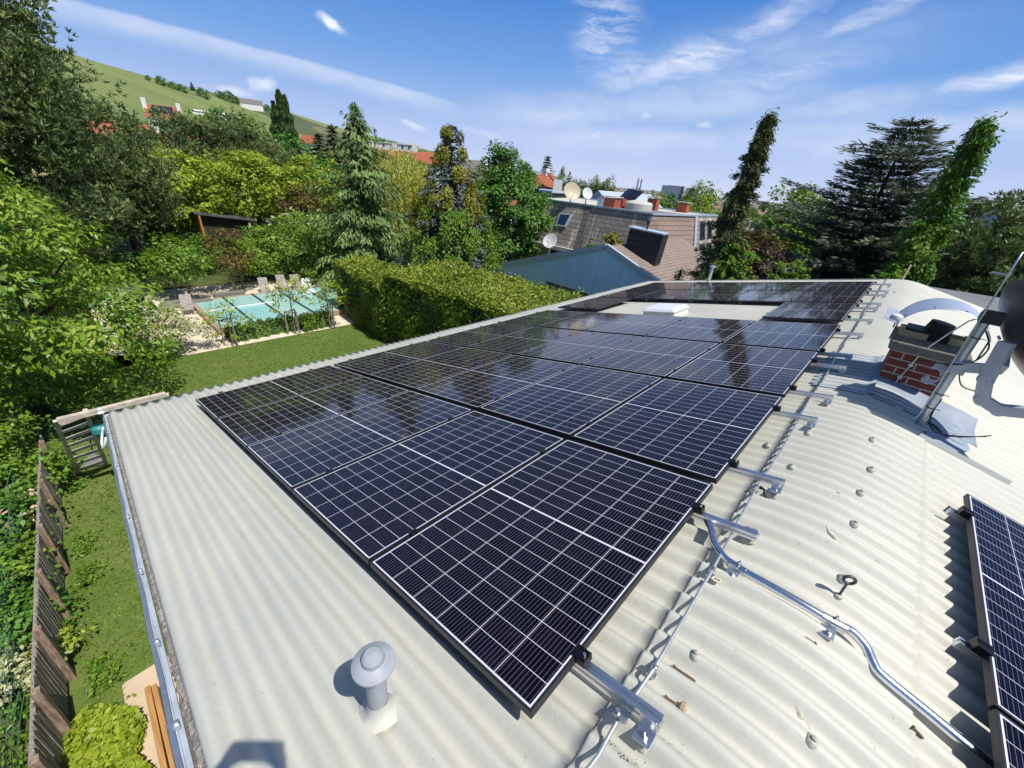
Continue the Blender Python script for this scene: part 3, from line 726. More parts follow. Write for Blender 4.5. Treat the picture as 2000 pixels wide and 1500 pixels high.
for (a, b, w) in (((1607, 1032), (1684, 1093), .010), ((1545, 1375), (1630, 1475), .016), ((1618, 955), (1640, 975), .012)):
    A, B = onroof(*a), onroof(*b); pts = []; rs = []
    for t in np.linspace(0, 1, 14):
        X = A[0] + (B[0] - A[0]) * t; Y = A[1] + (B[1] - A[1]) * t + RNG.normal(0, .006); pts.append((X, Y, roof_z(X) + corr(X, Y) - w * .55)); rs.append(w * RNG.uniform(.7, 1.25) * min(1, 4 * t + .3, 4 * (1 - t) + .3))
    mb = MB(); mb.tube(pts, rs, 7); part('filler_patch', mb, mfill, roof, smooth=True)

# bird droppings, grit and lichen flecks lying on the paint
mb = MB(); rr = np.random.default_rng(77)
seeds = [(1215, 1478), (1232, 1462), (1250, 1490), (1200, 1455), (1310, 1455), (1325, 1468), (1295, 1440), (1240, 1498), (1222, 1494), (1175, 1444), (1180, 1452)]
for px, py in seeds:
    for k in range(5):
        P = onroof(px + rr.normal(0, 7), py + rr.normal(0, 6)); r = rr.uniform(.002, .006)
        z = roof_z(P[0]) + corr(P[0], P[1]); mb.lathe([(r, -.002), (r * .7, .003), (r * .1, .004)], (P[0], P[1], z), 5)
part('dirt_flecks', mb, M['rust'], roof)['kind'] = 'stuff'

# vent hole dome (roof hatch) between the far panels
def roof_frame(u, y, z=0.0):
    return L2W(u, y, z)
hatch = MB(); hc = (-3.05, 7.95)
def rbox(mb_, u0, u1, y0, y1, z0, z1, inset=0.0):
    q = [(u0, y0, z0), (u1, y0, z0), (u1, y1, z0), (u0, y1, z0), (u0 + inset, y0 + inset, z1), (u1 - inset, y0 + inset, z1), (u1 - inset, y1 - inset, z1), (u0 + inset, y1 - inset, z1)]
    mb_.add([L2W(*v) for v in q], [(0, 1, 2, 3), (4, 5, 6, 7), (0, 1, 5, 4), (1, 2, 6, 5), (2, 3, 7, 6), (3, 0, 4, 7)])
rbox(hatch, -3.42, -2.70, 7.55, 8.30, -.14, .0, .03)
hp = part('roof_hatch', hatch, mat('cream_hatch', (0.62, 0.61, 0.52), .5), house, bevel=.012)
hatch = MB(); rbox(hatch, -3.44, -2.68, 7.53, 8.32, .004, .085, .07)
part('hatch_cover', hatch, mat('white_acrylic', (0.72, 0.74, 0.75), .25, 0, .5), hp, bevel=.025)

# ------------------------------------------------------------------ chimney (part of the house)
CX0, CX1, CY0, CY1, CZT = 0.60, 1.10, 4.93, 5.62, 0.365
mb = MB(); mb.box(((CX0 + CX1) / 2, (CY0 + CY1) / 2, -.15), (CX1 - CX0, CY1 - CY0, 2 * (CZT + .15))); 
chim = part('chimney', mb, M['brick'], house)
mb = MB(); mb.box(((CX0 + CX1) / 2, (CY0 + CY1) / 2, CZT + .046), (CX1 - CX0 + .10, CY1 - CY0 + .10, .09)); part('cover_slab', mb, M['concrete'], chim, bevel=.012)
mb = MB()
for (x, y, dx, dy) in ((.70, CY0 + .30, .22, .04), (.70, CY1 - .10, .22, .04), (.60, CY0 + .44, .04, .30), (1.0, CY0 + .40, .30, .04), (1.12, CY0 + .55, .04, .32), (.90, CY1 - .06, .46, .04)):
    mb.box((x, y, CZT + .12), (dx, dy, .06))
part('flue_rim', mb, mat('ochre_render_rim', (0.62, 0.46, 0.26), .85, var=.1, vscale=10), chim)
mb = MB(); mb.box((.80, CY0 + .47, CZT + .13), (.34, .30, .085)); mb.tube([(.86, CY0 + .47, CZT + .12), (.88, CY0 + .47, CZT + .27)], [.12, .10], 14); part('flue_pot', mb, M['black'], chim)
# arched hood: sheet bent over the chimney, with a flat flange on the left
mb = MB(); n = 22; P = []
for i in range(n):
    a = math.radians(168 - 150 * i / (n - 1)); x = .86 + .345 * math.cos(a); z = CZT + .18 + .30 * math.sin(a)
    for y in np.linspace(CY0 - .02, CY1 + .02, 8): P.append((x, y, z))
mb.grid(P, n, 8); hood = part('hood', mb, M['hood'], chim, smooth=True)
so_ = hood.modifiers.new('sheet', 'SOLIDIFY'); so_.thickness = .004
mb = MB(); mb.box((.475, (CY0 + CY1) / 2, CZT + .265), (.13, CY1 - CY0 + .02, .006), Matrix.Rotation(math.radians(14), 3, 'Y')); part('hood_flange', mb, M['hood'], hood)
for x in (.53, 1.18):
    for y in (CY0 + .03, CY1 - .03): mb = MB(); mb.bar((x, y, CZT + .08), (x, y, CZT + .28), .012); part('hood_post', mb, M['darkmetal'], hood)
for k in range(4):
    mb = MB(); a = math.radians(150 - 37 * k); mb.lathe([(.010, 0), (.008, .005), (.002, .007)], (.86 + .35 * math.cos(a), CY0 + .06, CZT + .18 + .305 * math.sin(a)), 8); part('rivet', mb, M['darkmetal'], hood)
# lead apron round the foot of the chimney
mb = MB(); P = []
YA = np.linspace(CY0 - .52, CY1 + .35, 12)
for X in np.linspace(.10, CX0 + .0, 10):
    for y in YA: P.append((X, y, roof_z(X) + .024 + .05 * max(0, (X - .50) / .1) ** 2 + RNG.normal(0, .0015)))
mb.grid(P, 10, 12)
P = []
for X in np.linspace(CX0 - .03, 1.42, 14):
    for k, y in enumerate(np.linspace(CY0 - .52, CY0 + .005, 8)):
        P.append((X, y, roof_z(X) + .026 + (.085 if k == 7 else 0.03 if k == 6 else 0) + RNG.normal(0, .0015)))
mb.grid(P, 14, 8)
ap = part('lead_apron', mb, M['lead'], chim, smooth=True)
ap.modifiers.new('sheet', 'SOLIDIFY').thickness = .004
mb = MB()
for (xa, xb) in ((.12, .55), (.60, .80), (.86, 1.04), (1.06, 1.3)):
    P = [(X, CY0 - .525, roof_z(X) + .028) for X in np.linspace(xa, xb, 6)]; mb.tube(P, .006, 5)
part('apron_edge_seal', mb, M['black'], chim)
mb = MB(); mb.tube([(.735, CY0 - .02, -.05), (.755, CY0 - .014, .10), (.80, CY0 - .014, .36), (.83, CY0 - .03, .47), (.90, CY0 - .02, .62), (.985, CY0 + .02, .77), (1.03, CY0 + .10, .79), (1.06, CY0 + .2, .78)], .0065, 7)
mb.tube([(.735, CY0 - .02, -.05), (.70, CY0 - .10, .005 + roof_z(.7)), (.60, CY0 - .25, roof_z(.6) + .03), (.50, CY0 - .4, roof_z(.5) + .03)], .0065, 7)
hw = part('hood_earth_wire', mb, M['wire'], chim, smooth=True)
for z in (.10, .25):
    b = MB(); R = Matrix.Rotation(math.pi / 2, 3, 'X'); b.lathe([(.016, 0), (.020, .006), (.020, .012), (.014, .016)], (.755 + (z - .1) * .18, CY0 - .001, z), 12, R); part('wire_ring', b, M['wire'], hw)
mb = MB(); mb.lathe([(.05, 0), (.055, .02), (.045, .045), (.02, .06)], (.50, CY0 - .05, CZT + .29), 12); part('earth_clamp', mb, M['dishpale'], hood, smooth='auto')

# ================================================================== SOLAR PANELS
proto = None
RANK = ['first', 'second', 'third', 'fourth', 'fifth', 'sixth', 'seventh']
def make_panel():
    t = thing('solar_panel', 'x', 'solar panel')
    fr = MB(); w, d = .011, .035
    # mitred frame standing 1.5 mm proud of the glass
    for (a, b) in (((0, 0), (-PW, 0)), ((-PW, 0), (-PW, PL)), ((-PW, PL), (0, PL)), ((0, PL), (0, 0))):
        pass
    o_ = [(0, 0), (-PW, 0), (-PW, PL), (0, PL)]; i_ = [(-w, w), (-PW + w, w), (-PW + w, PL - w), (-w, PL - w)]
    vs = [(x, y, 0) for x, y in o_] + [(x, y, 0) for x, y in i_] + [(x, y, -d) for x, y in o_] + [(x, y, -d) for x, y in i_]
    fs = []
    for k in range(4):
        j = (k + 1) % 4; fs += [(k, j, 4 + j, 4 + k), (8 + k, 8 + j, 12 + j, 12 + k), (k, j, 8 + j, 8 + k), (4 + k, 4 + j, 12 + j, 12 + k)]
    fr.add(vs, fs); part('frame', fr, M['frame'], t, local=True, bevel=.0012)
    gl = MB(); gl.add([(-w + .001, w - .001, -.0016), (-PW + w - .001, w - .001, -.0016), (-PW + w - .001, PL - w + .001, -.0016), (-w + .001, PL - w + .001, -.0016)], [(0, 1, 2, 3)])
    part('glass', gl, M['cells'], t, local=True)
    return t
proto = make_panel()
CP, RP = PW + PGAP, 1.8216
first = True
def place_panel(loc, rot, label, group):
    global first
    t = proto if first else copy_tree(proto); first = False
    t.location = loc; t.rotation_euler = rot; tag(t, label, 'solar panel', group)
    return t
ROT_L = (0, -SL, 0); ROT_R = (0, SL, 0)
COLN = ['by the ridge', 'second from the ridge', 'in the middle', 'second from the eave', 'by the eave']
for j in range(4):
    for i in range(5):
        jit = RNG.normal(0, .0015)
        lab = f'black solar panel {COLN[i]}, {RANK[j]} row from the front'
        place_panel(L2W(-i * CP, j * RP + .004, jit), ROT_L, lab, 'solar panels of the large block')
far_rows = [7.63, 9.50, 11.33]
for j, y in enumerate(far_rows):
    for i in range(5):
        if j == 0 and i not in (0, 4): continue
        if j == 0 and i == 0: lab = 'black solar panel alone on the ridge side of the white roof hatch'
        elif j == 0: lab = 'black solar panel alone on the eave side of the white roof hatch'
        else: lab = f'black solar panel {COLN[i]}, in the {"row just beyond the roof hatch" if j == 1 else "farthest row"}'
        place_panel(L2W(-i * CP - .02, y + (.06 if i == 4 else 0), RNG.normal(0, .002)), ROT_L, lab, 'solar panels of the far block')
XRP = 1.232
def R2W(v, y, z=0.0):      # right slope frame: v down the slope from X = XRP
    zt = roof_z(XRP) + .13 / CS
    return (XRP + v * CS + z * SN, y, zt - v * SN + z * CS)
place_panel(R2W(PW, 1.315), ROT_R, 'black solar panel on the right slope, the farther of the two at the frame edge', 'solar panels on the right slope')
place_panel(R2W(PW, -.46), ROT_R, 'black solar panel on the right slope, the nearer of the two in the corner', 'solar panels on the right slope')

# ------------------------------------------------------------------ mounting rails
def rail_mb(u0, u1, y, z=-.036):
    """aluminium section with a slot on top and grooved sides"""
    q = [(-.020, -.040), (.020, -.040), (.020, -.026), (.014, -.024), (.014, -.017), (.020, -.015), (.020, 0), (.006, 0), (.006, -.010), (-.006, -.010), (-.006, 0), (-.020, 0), (-.020, -.015), (-.014, -.017), (-.014, -.024), (-.020, -.026)]
    mb = MB(); a = [L2W(u0, y + p, z + s) for p, s in q]; b = [L2W(u1, y + p, z + s) for p, s in q]; n = len(q)
    mb.add(a + b, [tuple(range(n)), tuple(range(n, 2 * n))] + [(i, (i + 1) % n, n + (i + 1) % n, n + i) for i in range(n)])
    return mb
def lbox(mb_, u, y, z, du, dy, dz):
    q = [(u + a * du / 2, y + b * dy / 2, z + c * dz / 2) for a in (-1, 1) for b in (-1, 1) for c in (-1, 1)]
    mb_.add([L2W(*v) for v in q], [(0, 1, 3, 2), (4, 6, 7, 5), (0, 4, 5, 1), (2, 3, 7, 6), (0, 2, 6, 4), (1, 5, 7, 3)])
RLM = Matrix.Rotation(-SL, 3, 'Y')
rails = [(.290, 5), (1.475, 5), (2.11, 5), (3.29, 5), (3.92, 5), (5.02, 5), (5.56, 5), (6.86, 5), (8.0, 1), (9.21, 1), (9.79, 5), (11.01, 5), (11.64, 5), (12.92, 5)]
RAILN = ['under the nearest solar panel, by its front edge', 'under the first panel row, beside the bent conduit', 'under the second panel row, at its near clamp', 'under the second panel row, at its far clamp',
         'ending in front of the shaded lead apron', 'ending on the shaded lead apron, nearer one', 'ending on the shaded lead apron, farther one', 'under the fourth panel row, past the lead apron',
         'short, under the near part of the lone panel beside the hatch', 'short, under the far part of the lone panel beside the hatch', 'under the row beyond the hatch, at its near clamp', 'under the row beyond the hatch, at its far clamp',
         'under the farthest panel row, at its near clamp', 'under the farthest panel row, at its far clamp']
for k, (y, nc) in enumerate(rails):
    t = thing('mounting_rail', 'silver aluminium rail ' + RAILN[k], 'rail', L2W(.3, y, -.076), 'aluminium rails under the solar panels')
    ue = .325 + RNG.normal(0, .008)
    part('rail', rail_mb(-(nc * CP) - .05, ue, y), M['alu'], t)
    near = k < 8
    mb = MB(); lbox(mb, .022, y, -.012, .042, .055, .032); lbox(mb, -.003, y, .0035, .03, .055, .005)
    lbox(mb, .022, y - .018, .006, .042, .010, .006); lbox(mb, .022, y + .018, .006, .042, .010, .006)
    ec = part('end_clamp', mb, M['clamp'], t, bevel=.002)
    if near:
        mb = MB(); mb.lathe([(.007, .0), (.007, .009), (.003, .010)], L2W(.026, y, .004), 6, RLM); part('clamp_screw', mb, M['steel'], ec)
    for i in range(1, nc):
        mb = MB(); lbox(mb, -i * CP + PGAP / 2, y, .003, .044, .050, .006); lbox(mb, -i * CP + PGAP / 2, y, -.015, .016, .05, .032)
        part('mid_clamp', mb, M['clamp'], t)
    mb = MB(); lbox(mb, -nc * CP + PGAP - .02, y, -.010, .035, .05, .030); part('end_clamp', mb, M['clamp'], t)
    # L bracket at the rail's end on a hanger bolt
    sgn = -1 if k not in (1,) else 1
    mb = MB(); yb = y + sgn * .023
    lbox(mb, ue - .035, yb, -.062, .062, .006, .062); lbox(mb, ue - .035, yb + sgn * .028, -.092, .062, .058, .006)
    br = part('end_bracket', mb, M['alu'], t, bevel=.002)
    mb = MB(); P0 = Vector(L2W(ue - .035, yb + sgn * .030, -.150)); P1 = Vector(L2W(ue - .035, yb + sgn * .030, -.064))
    mb.tube([P0, P1], .0048, 8); mb.lathe([(.0105, 0), (.0105, .008)], L2W(ue - .035, yb + sgn * .030, -.088), 6, RLM); mb.lathe([(.0105, 0), (.0105, .008)], L2W(ue - .035, yb + sgn * .030, -.104), 6, RLM)
    mb.lathe([(.0125, 0), (.0125, .002)], L2W(ue - .035, yb + sgn * .030, -.0895), 12, RLM)
    part('hanger_bolt', mb, M['steel'], br)
    mb = MB(); mb.lathe([(.024, -.012), (.021, .006), (.013, .014), (.006, .016)], L2W(ue - .035, yb + sgn * .030, -.128), 12, RLM); part('rubber_seal', mb, mcap, br, smooth='auto')
    for u in np.arange(-.95, -nc * CP, -1.15):
        mb = MB(); lbox(mb, u, y - .026, -.10, .05, .006, .06); mb.tube([L2W(u, y - .04, -.15), L2W(u, y - .04, -.07)], .005, 6); lbox(mb, u, y - .04, -.088, .05, .03, .005)
        part('support_bracket', mb, M['alu'], t)
# rails and clamps under the right slope panels
for y, nm in ((1.60, 'nearer to the conduit'), (2.79, 'farther up'), (-.05, 'in the corner of the frame')):
    t = thing('mounting_rail', f'silver rail end under the right slope panels, {nm}', 'rail', R2W(0, y, -.076), 'rails on the right slope')
    mb = MB()
    def rb(v0, v1, y0, y1, z0, z1):
        q = [(v, yy, z) for v in (v0, v1) for yy in (y0, y1) for z in (z0, z1)]
        mb.add([R2W(*w) for w in q], [(0, 1, 3, 2), (4, 6, 7, 5), (0, 4, 5, 1), (2, 3, 7, 6), (0, 2, 6, 4), (1, 5, 7, 3)])
    rb(-.075, 1.3, y - .02, y - .008, -.076, -.036); rb(-.075, 1.3, y + .008, y + .02, -.076, -.036); rb(-.074, 1.3, y - .008, y + .008, -.074, -.05)
    part('rail', mb, M['alu'], t)
    mb = MB(); rb(-.045, 0.002, y - .03, y + .03, -.03, .006); rb(-.045, .012, y - .03, y - .012, .006, .012); rb(-.045, .012, y + .012, y + .03, .006, .012); rb(-.045, .012, y - .006, y + .006, .006, .010)
    part('end_clamp', mb, M['clamp'], t)

# ------------------------------------------------------------------ lightning conductor along the ridge
lc = thing('lightning_conductor', 'thin pale aluminium wire on small holders along the ridge beside the panels', 'wire', (.2, 6, -.05))
mb = MB(); wpx = [(1154, 1500), (1210, 1400), (1278, 1303), (1392, 1112), (1478, 950), (1520, 890), (1572, 795)]
W0 = [onroof(px, py, .062) for px, py in wpx]
pts = [(W0[0][0] - .05, W0[0][1] - .25, W0[0][2])]
for a, b in zip(W0[:-1], W0[1:]):
    for t in np.linspace(0, 1, 5)[:-1]: pts.append(tuple(a + (b - a) * t + np.array([RNG.normal(0, .002), 0, RNG.normal(0, .002) - .008 * math.sin(math.pi * t)])))
y = W0[-1][1]; x = W0[-1][0]
yy = y
while yy < 13.6:
    pts.append((x + RNG.normal(0, .008) - .004 * (yy - y) / 3, yy, roof_z(x) + .064 + RNG.normal(0, .004))); yy += .35
mb.tube(pts, .0072, 8); part('wire', mb, M['wire'], lc, smooth=True)
hold = [W0[2], W0[3], W0[4], W0[6]] + [np.array([x, q, 0]) for q in (4.8, 5.75, 6.7, 7.6, 8.6, 9.7, 10.8, 12, 13.1)]
for q in hold:
    X, Y = q[0], q[1]; zc = roof_z(X) + .016
    h_ = MB(); h_.box((X, Y, zc + .004), (.035, .030, .008)); h_.bar((X, Y, zc), (X, Y, zc + .045), .008); h_.box((X, Y, zc + .047), (.022, .018, .014)); h_.lathe([(.006, 0), (.006, .009)], (X + .002, Y, zc + .052), 6)
    o = part('wire_holder', h_, M['steel'], lc)
tagm = mat('cream_number_tag', (0.62, 0.58, 0.45), .6)
X, Y = W0[3][0] + .035, W0[3][1] - .012; zt = roof_z(X) + .022
mb = MB(); mb.lathe([(.024, 0), (.024, .0025)], (X, Y, zt), 14, Matrix.Rotation(SL * -1, 3, 'Y') @ Matrix.Diagonal((1, .72, 1))); o = part('number_tag', mb, tagm, lc)
cu = bpy.data.curves.new('tag_number', 'FONT'); cu.body = '89'; cu.size = .026; cu.align_x = 'CENTER'; cu.align_y = 'CENTER'; cu.extrude = .0003
tx = bpy.data.objects.new('tag_number', cu); COL.objects.link(tx)
bpy.context.view_layer.update()
dg = bpy.context.evaluated_depsgraph_get(); me = bpy.data.meshes.new_from_object(tx.evaluated_get(dg)); bpy.data.objects.remove(tx)
to = bpy.data.objects.new('tag_number', me); COL.objects.link(to); to.parent = o; to.location = Vector((X, Y, zt + .0032)) - wloc(o); to.rotation_euler = (0, -SL, math.radians(-25)); me.materials.append(M['black'])
# earth clamp where the wire meets the nearest rail
P = W0[1]; mb = MB(); mb.box((P[0], P[1] + .012, P[2] + .006), (.055, .045, .006), RLM); mb.box((P[0], P[1] - .004, P[2] + .014), (.05, .02, .012), RLM); mb.lathe([(.009, 0), (.009, .009)], (P[0] - .012, P[1], P[2] + .018), 6); mb.lathe([(.009, 0), (.009, .012)], (P[0] + .014, P[1] - .012, P[2] + .014), 6)
part('earthing_clamp', mb, M['steel'], lc)
P = W0[4]; mb = MB(); mb.tube([(P[0] + .02, P[1], P[2] + .004), (P[0] + .045, P[1] - .015, P[2] + .012), (P[0] + .06, P[1] - .03, P[2] - .012), (P[0] + .075, P[1] - .045, P[2] - .03)], [.012, .008, .008, .013], 8); part('cable_plug', mb, M['black'], lc, smooth=True)

# ------------------------------------------------------------------ steel conduit across the ridge
cd = thing('conduit_pipe', 'shiny steel conduit pipe bending from under the panels over the ridge', 'pipe', (.7, 1.1, 0))
def cpt(px, py, off): return Vector(onroof(px, py, off))
key = [(1350, 999, .075), (1370, 1003, .078), (1388, 1030, .07), (1395, 1058, .055), (1412, 1085, .05), (1440, 1108, .055), (1500, 1142, .06), (1560, 1176, .062), (1628, 1216, .062), (1662, 1232, .058), (1690, 1262, .046), (1705, 1295, .036), (1722, 1318, .032), (1800, 1382, .032), (1870, 1440, .034), (1945, 1502, .036), (2010, 1556, .036)]
kp = [cpt(*k) for k in key]
def catmull(p, n=6):
    out = []
    for i in range(len(p) - 1):
        a, b, c, d = p[max(i - 1, 0)], p[i], p[i + 1], p[min(i + 2, len(p) - 1)]
        for t in np.linspace(0, 1, n, endpoint=False):
            out.append(.5 * ((2 * b) + (c - a) * t + (2 * a - 5 * b + 4 * c - d) * t * t + (3 * b - a - 3 * c + d) * t ** 3))
    return out + [p[-1]]
mb = MB(); mb.tube(catmull(kp), .0195, 16); part('pipe', mb, M['conduit'], cd, smooth=True)
for (i, nx) in ((5, 1), (8, 1), (1, 0)):
    P = kp[i]; d = (kp[i + 1] - kp[i - 1]).normalized(); R = d.to_track_quat('Z', 'Y').to_matrix()
    mb = MB(); mb.lathe([(.0215, -.012), (.0245, -.012), (.0245, .012), (.0215, .012)], P, 16, R); mb.lathe([(.0215, -.045), (.0215, .045)], P, 14, R)
    if nx:
        mb.tube([P + Vector((0, 0, .018)), P + Vector((0, 0, .044))], .005, 6); mb.lathe([(.008, 0), (.008, .007)], P + Vector((0, 0, .027)), 6)
    br = part('pipe_clamp', mb, M['steel'], cd)
    if nx:
        zr = roof_z(P.x); mb = MB(); c = Vector((P.x - .008, P.y - .045, zr + .035))
        mb.box(c, (.055, .05, .005), Matrix.Rotation(.35, 3, 'X') @ Matrix.Rotation(-.2, 3, 'Y')); mb.box((P.x - .008, P.y - .020, zr + .045), (.055, .006, .05))
        pl = part('base_plate', mb, M['alu'], br)
        mb = MB(); mb.lathe([(.011, 0), (.011, .010), (.005, .012)], c + Vector((.004, -.004, .002)), 6, Matrix.Rotation(.35, 3, 'X')); mb.tube([c + Vector((0, 0, -.05)), c + Vector((.004, -.006, .028))], .005, 6); part('plate_bolt', mb, M['steel'], br)

# ------------------------------------------------------------------ eye bolt, loose screws, vents
P = onroof(1632, 1172); z = roof_z(P[0]) + corr(P[0], P[1]); e = thing('eye_bolt', 'dark iron ring on an upright stem, screwed into the roof right of the conduit', 'eye bolt', (P[0], P[1], z))
mb = MB(); mb.tube([(0, 0, -.02), (0, 0, .085)], .0055, 8); part('stem', mb, M['ironeye'], e, smooth=True, local=True)
mb = MB(); RR = Matrix.Rotation(math.radians(90), 3, 'X') @ Matrix.Rotation(math.radians(20), 3, 'Y')
ringdir = Vector((0.85, 0.3, 0)).normalized()
mb.tube([Vector((0, 0, .108)) + ringdir * .022 * math.cos(a) + Vector((0, 0, .022 * math.sin(a))) for a in np.linspace(0, 2 * math.pi, 25)], .0072, 8, False); part('ring', mb, M['ironeye'], e, smooth=True, local=True)
mb = MB(); mb.lathe([(.019, -.010), (.017, .002), (.009, .006)], (0, 0, 0), 12); part('seal', mb, mcap, e, smooth='auto', local=True)
def screw(name, a, b, label, washer=False):
    A, B = onroof(*a), onroof(*b); zA, zB = (roof_z(q[0]) + max(corr(q[0], q[1]), 0.0) + .006 for q in (A, B))
    A[2] = zA; B[2] = zB; t = thing(name, label, 'screw', tuple(A), 'loose screws on the roof')
    mb = MB(); A, B = Vector(A), Vector(B); d = (B - A); mb.tube([A, A + d * .12, A + d * .121, A + d * .9, B], [.009, .009, .0058, .0055, .002], 8); part('shank', mb, M['rust'], t, smooth='auto')
    if washer:
        mb = MB(); R = d.to_track_quat('Z', 'Y').to_matrix(); mb.lathe([(.006, -.016), (.020, -.006), (.023, .008), (.020, .013), (.007, .008)], A + d * .82, 12, R); part('washer', mb, mat('tan_rubber_washer', (.42, .33, .24), .7), t, smooth='auto')
screw('loose_screw', (1313, 1303), (1358, 1333), 'long rusty screw lying between the wire holder and the roof bolt')
screw('loose_screw', (1297, 1363), (1340, 1389), 'thick rusty screw with a pale washer at its end', True)
screw('loose_screw', (1592, 1260), (1569, 1248), 'small rusty screw lying below the second conduit clamp')
screw('loose_screw', (1772, 1428), (1797, 1449), 'small rusty screw lying nearest the lower right conduit run')
vp = onroof(741, 1388); vp = np.array([vp[0], vp[1], roof_z(vp[0])])
t = thing('roof_vent', 'grey plastic vent pipe with a wide round cap on the near left roof', 'vent', tuple(vp))
mb = MB(); mb.lathe([(.036, -.03), (.036, .30), (.030, .30), (.030, .33)], (0, 0, 0), 28); pp = part('pipe', mb, M['pvc'], t, smooth='auto', local=True)
mb = MB()
for a in (-115, -75, -35, 5, 60, 110, 165): 
    c = Vector((.0355 * math.cos(math.radians(a)), .0355 * math.sin(math.radians(a)), .262)); mb.box(c, (.004, .014, .034), Matrix.Rotation(math.radians(a), 3, 'Z'))
part('vent_slot', mb, M['black'], pp, local=True)
mb = MB(); mb.lathe([(.034, .322), (.070, .312), (.0745, .316), (.074, .322), (.058, .336), (.040, .345), (.0385, .352), (.037, .362), (.028, .371), (.012, .375), (.002, .376)], (0, 0, 0), 40); part('cap', mb, M['pvc'], t, smooth='auto', local=True, angle=28)
mb = MB(); P = []
for k, (r, z) in enumerate([(.085, .004), (.062, .016), (.047, .032), (.041, .058), (.037, .075)]):
    for q in range(28):
        a = q * 2 * math.pi / 28; P.append((r * math.cos(a) * (1 + .05 * math.sin(3 * a)), r * math.sin(a), z + RNG.normal(0, .0015) + r * math.cos(a) * TS))
fs = [(k * 28 + q, k * 28 + (q + 1) % 28, (k + 1) * 28 + (q + 1) % 28, (k + 1) * 28 + q) for k in range(4) for q in range(28)]
mb.add(P, fs); part('sealant_collar', mb, M['roof'], t, smooth=True, local=True)
P = onY(1384, 548, 14.2); t = thing('roof_vent', 'slim metal flue with a small cap behind the farthest panel row', 'vent', tuple(P))
mb = MB(); mb.lathe([(.055, -.5), (.055, .40)], (0, 0, 0), 14); part('pipe', mb, M['galv'], t, smooth='auto', local=True)
mb = MB(); mb.lathe([(.05, .40), (.05, .43), (.11, .45), (.10, .48), (.02, .52)], (0, 0, 0), 14); part('cap', mb, M['galv'], t, smooth='auto', local=True)
P = onY(1762, 546, 14.6); t = thing('ridge_rod', 'short straw coloured rod rising at the far gable end', 'rod', tuple(P))
mb = MB(); mb.tube([(0, 0, -.1), (.02, 0, .36)], .022, 8); mb.lathe([(.03, 0), (.02, .03)], (.02, 0, .36), 8); part('rod', mb, mat('straw_rod', (.55, .46, .25), .6), t, local=True)

# ------------------------------------------------------------------ antenna mast and dish
MX, MY = 0.995, 4.262; mz = roof_z(MX)
t = thing('antenna_mast', 'grey steel mast strapped with black cable ties in front of the chimney', 'mast', (MX, MY, mz))
mb = MB(); mb.tube([(0, 0, -.1), (0, 0, 1.02)], .030, 18); part('tube', mb, M['galv'], t, smooth='auto', local=True)
for z in (.20, .34, .62, .86):
    mb = MB(); mb.lathe([(.0305, -.004), (.035, -.004), (.035, .004), (.0305, .004)], (0, 0, z), 16, Matrix.Rotation(.12, 3, 'Y')); mb.box((.045, -.01, z), (.04, .006, .005)); part('cable_tie', mb, M['black'], t, local=True)
mb = MB(); mb.box((.02, 0, 1.035), (.13, .085, .10)); mb.box((-.03, -.01, 1.03), (.04, .10, .07)); part('mast_cap_box', mb, M['black'], t, local=True, bevel=.006)
mb = MB()
for k in range(5):
    mb.tube([(-.035 - .055 * (1 - math.cos(a)) - .006 * k, -.03 - .004 * k, .52 - .075 * math.sin(a) - .010 * k) for a in np.linspace(-2.2, 2.6, 18)], .0042, 6)
part('coiled_cable', mb, mat('pale_grey_cable', (.45, .48, .52), .5), t, local=True, smooth=True)
mb = MB(); mb.tube(catmull([Vector(q) for q in ((.03, -.02, .93), (.10, -.03, .80), (.05, -.04, .66), (-.10, -.03, .60), (-.22, .30, .50))]), .006, 6); mb.tube(catmull([Vector(q) for q in ((.02, -.03, .60), (.05, -.05, .52), (.10, -.04, .46), (.2, -.03, .45))]), .005, 6)
mb.tube(catmull([Vector(q) for q in ((.035, 0, .30), (.03, -.03, .12), (.10, -.05, .02), (.24, -.02, .03), (.40, 0, .10))]), .0045, 6); mb.tube(catmull([Vector(q) for q in ((.03, .02, .30), (.04, -.02, .10), (.12, -.03, .005), (.26, 0, .02), (.42, 0, .12))]), .0045, 6)
part('black_cable', mb, M['black'], t, local=True, smooth=True)
mb = MB(); mb.box((.30, -.28, -.045), (.62, .05, .012), Matrix.Rotation(SL, 3, 'Y')); mb.box((.30, -.30, -.03), (.62, .008, .035), Matrix.Rotation(SL, 3, 'Y')); mb.box((0.02, -.1, 0.0), (.12, .30, .014), Matrix.Rotation(SL * .7, 3, 'Y'))
part('foot_rail', mb, M['alu'], t, local=True)
mb = MB(); P = []
for r in (.10, .20, .30):
    for q in range(20): 
        a = math.radians(-95 + 190 * q / 19); xx, yy_ = .06 + r * 1.0 * math.cos(a), .02 + r * 1.1 * math.sin(a); P.append((xx, yy_, roof_z(MX + xx) - mz + .03 + .10 * max(0, .2 - r)))
mb.grid(P, 3, 20); part('foot_sheet', mb, M['lead'], t, local=True, smooth=True)
t = thing('satellite_dish', 'dark satellite dish on a grey arm, seen from behind at the right frame edge', 'satellite dish', (MX, MY, .50))
dirn = Vector((.80, .30, .50)).normalized(); R = dirn.to_track_quat('Z', 'Y').to_matrix(); C0 = Vector((.215, .10, .30))
prof = [(.002, .0)] + [(r, .60 * r * r) for r in (.06, .12, .18, .24, .30, .35, .39)] + [(.405, .095), (.405, .100), (.39, .094)] + [(r, .60 * r * r + .005) for r in (.35, .28, .2, .1, .003)]
mb = MB(); mb.lathe(prof, C0, 40, R @ Matrix.Diagonal((1.08, 1.12, 1))); part('reflector', mb, M['navy'], t, smooth='auto', local=True)
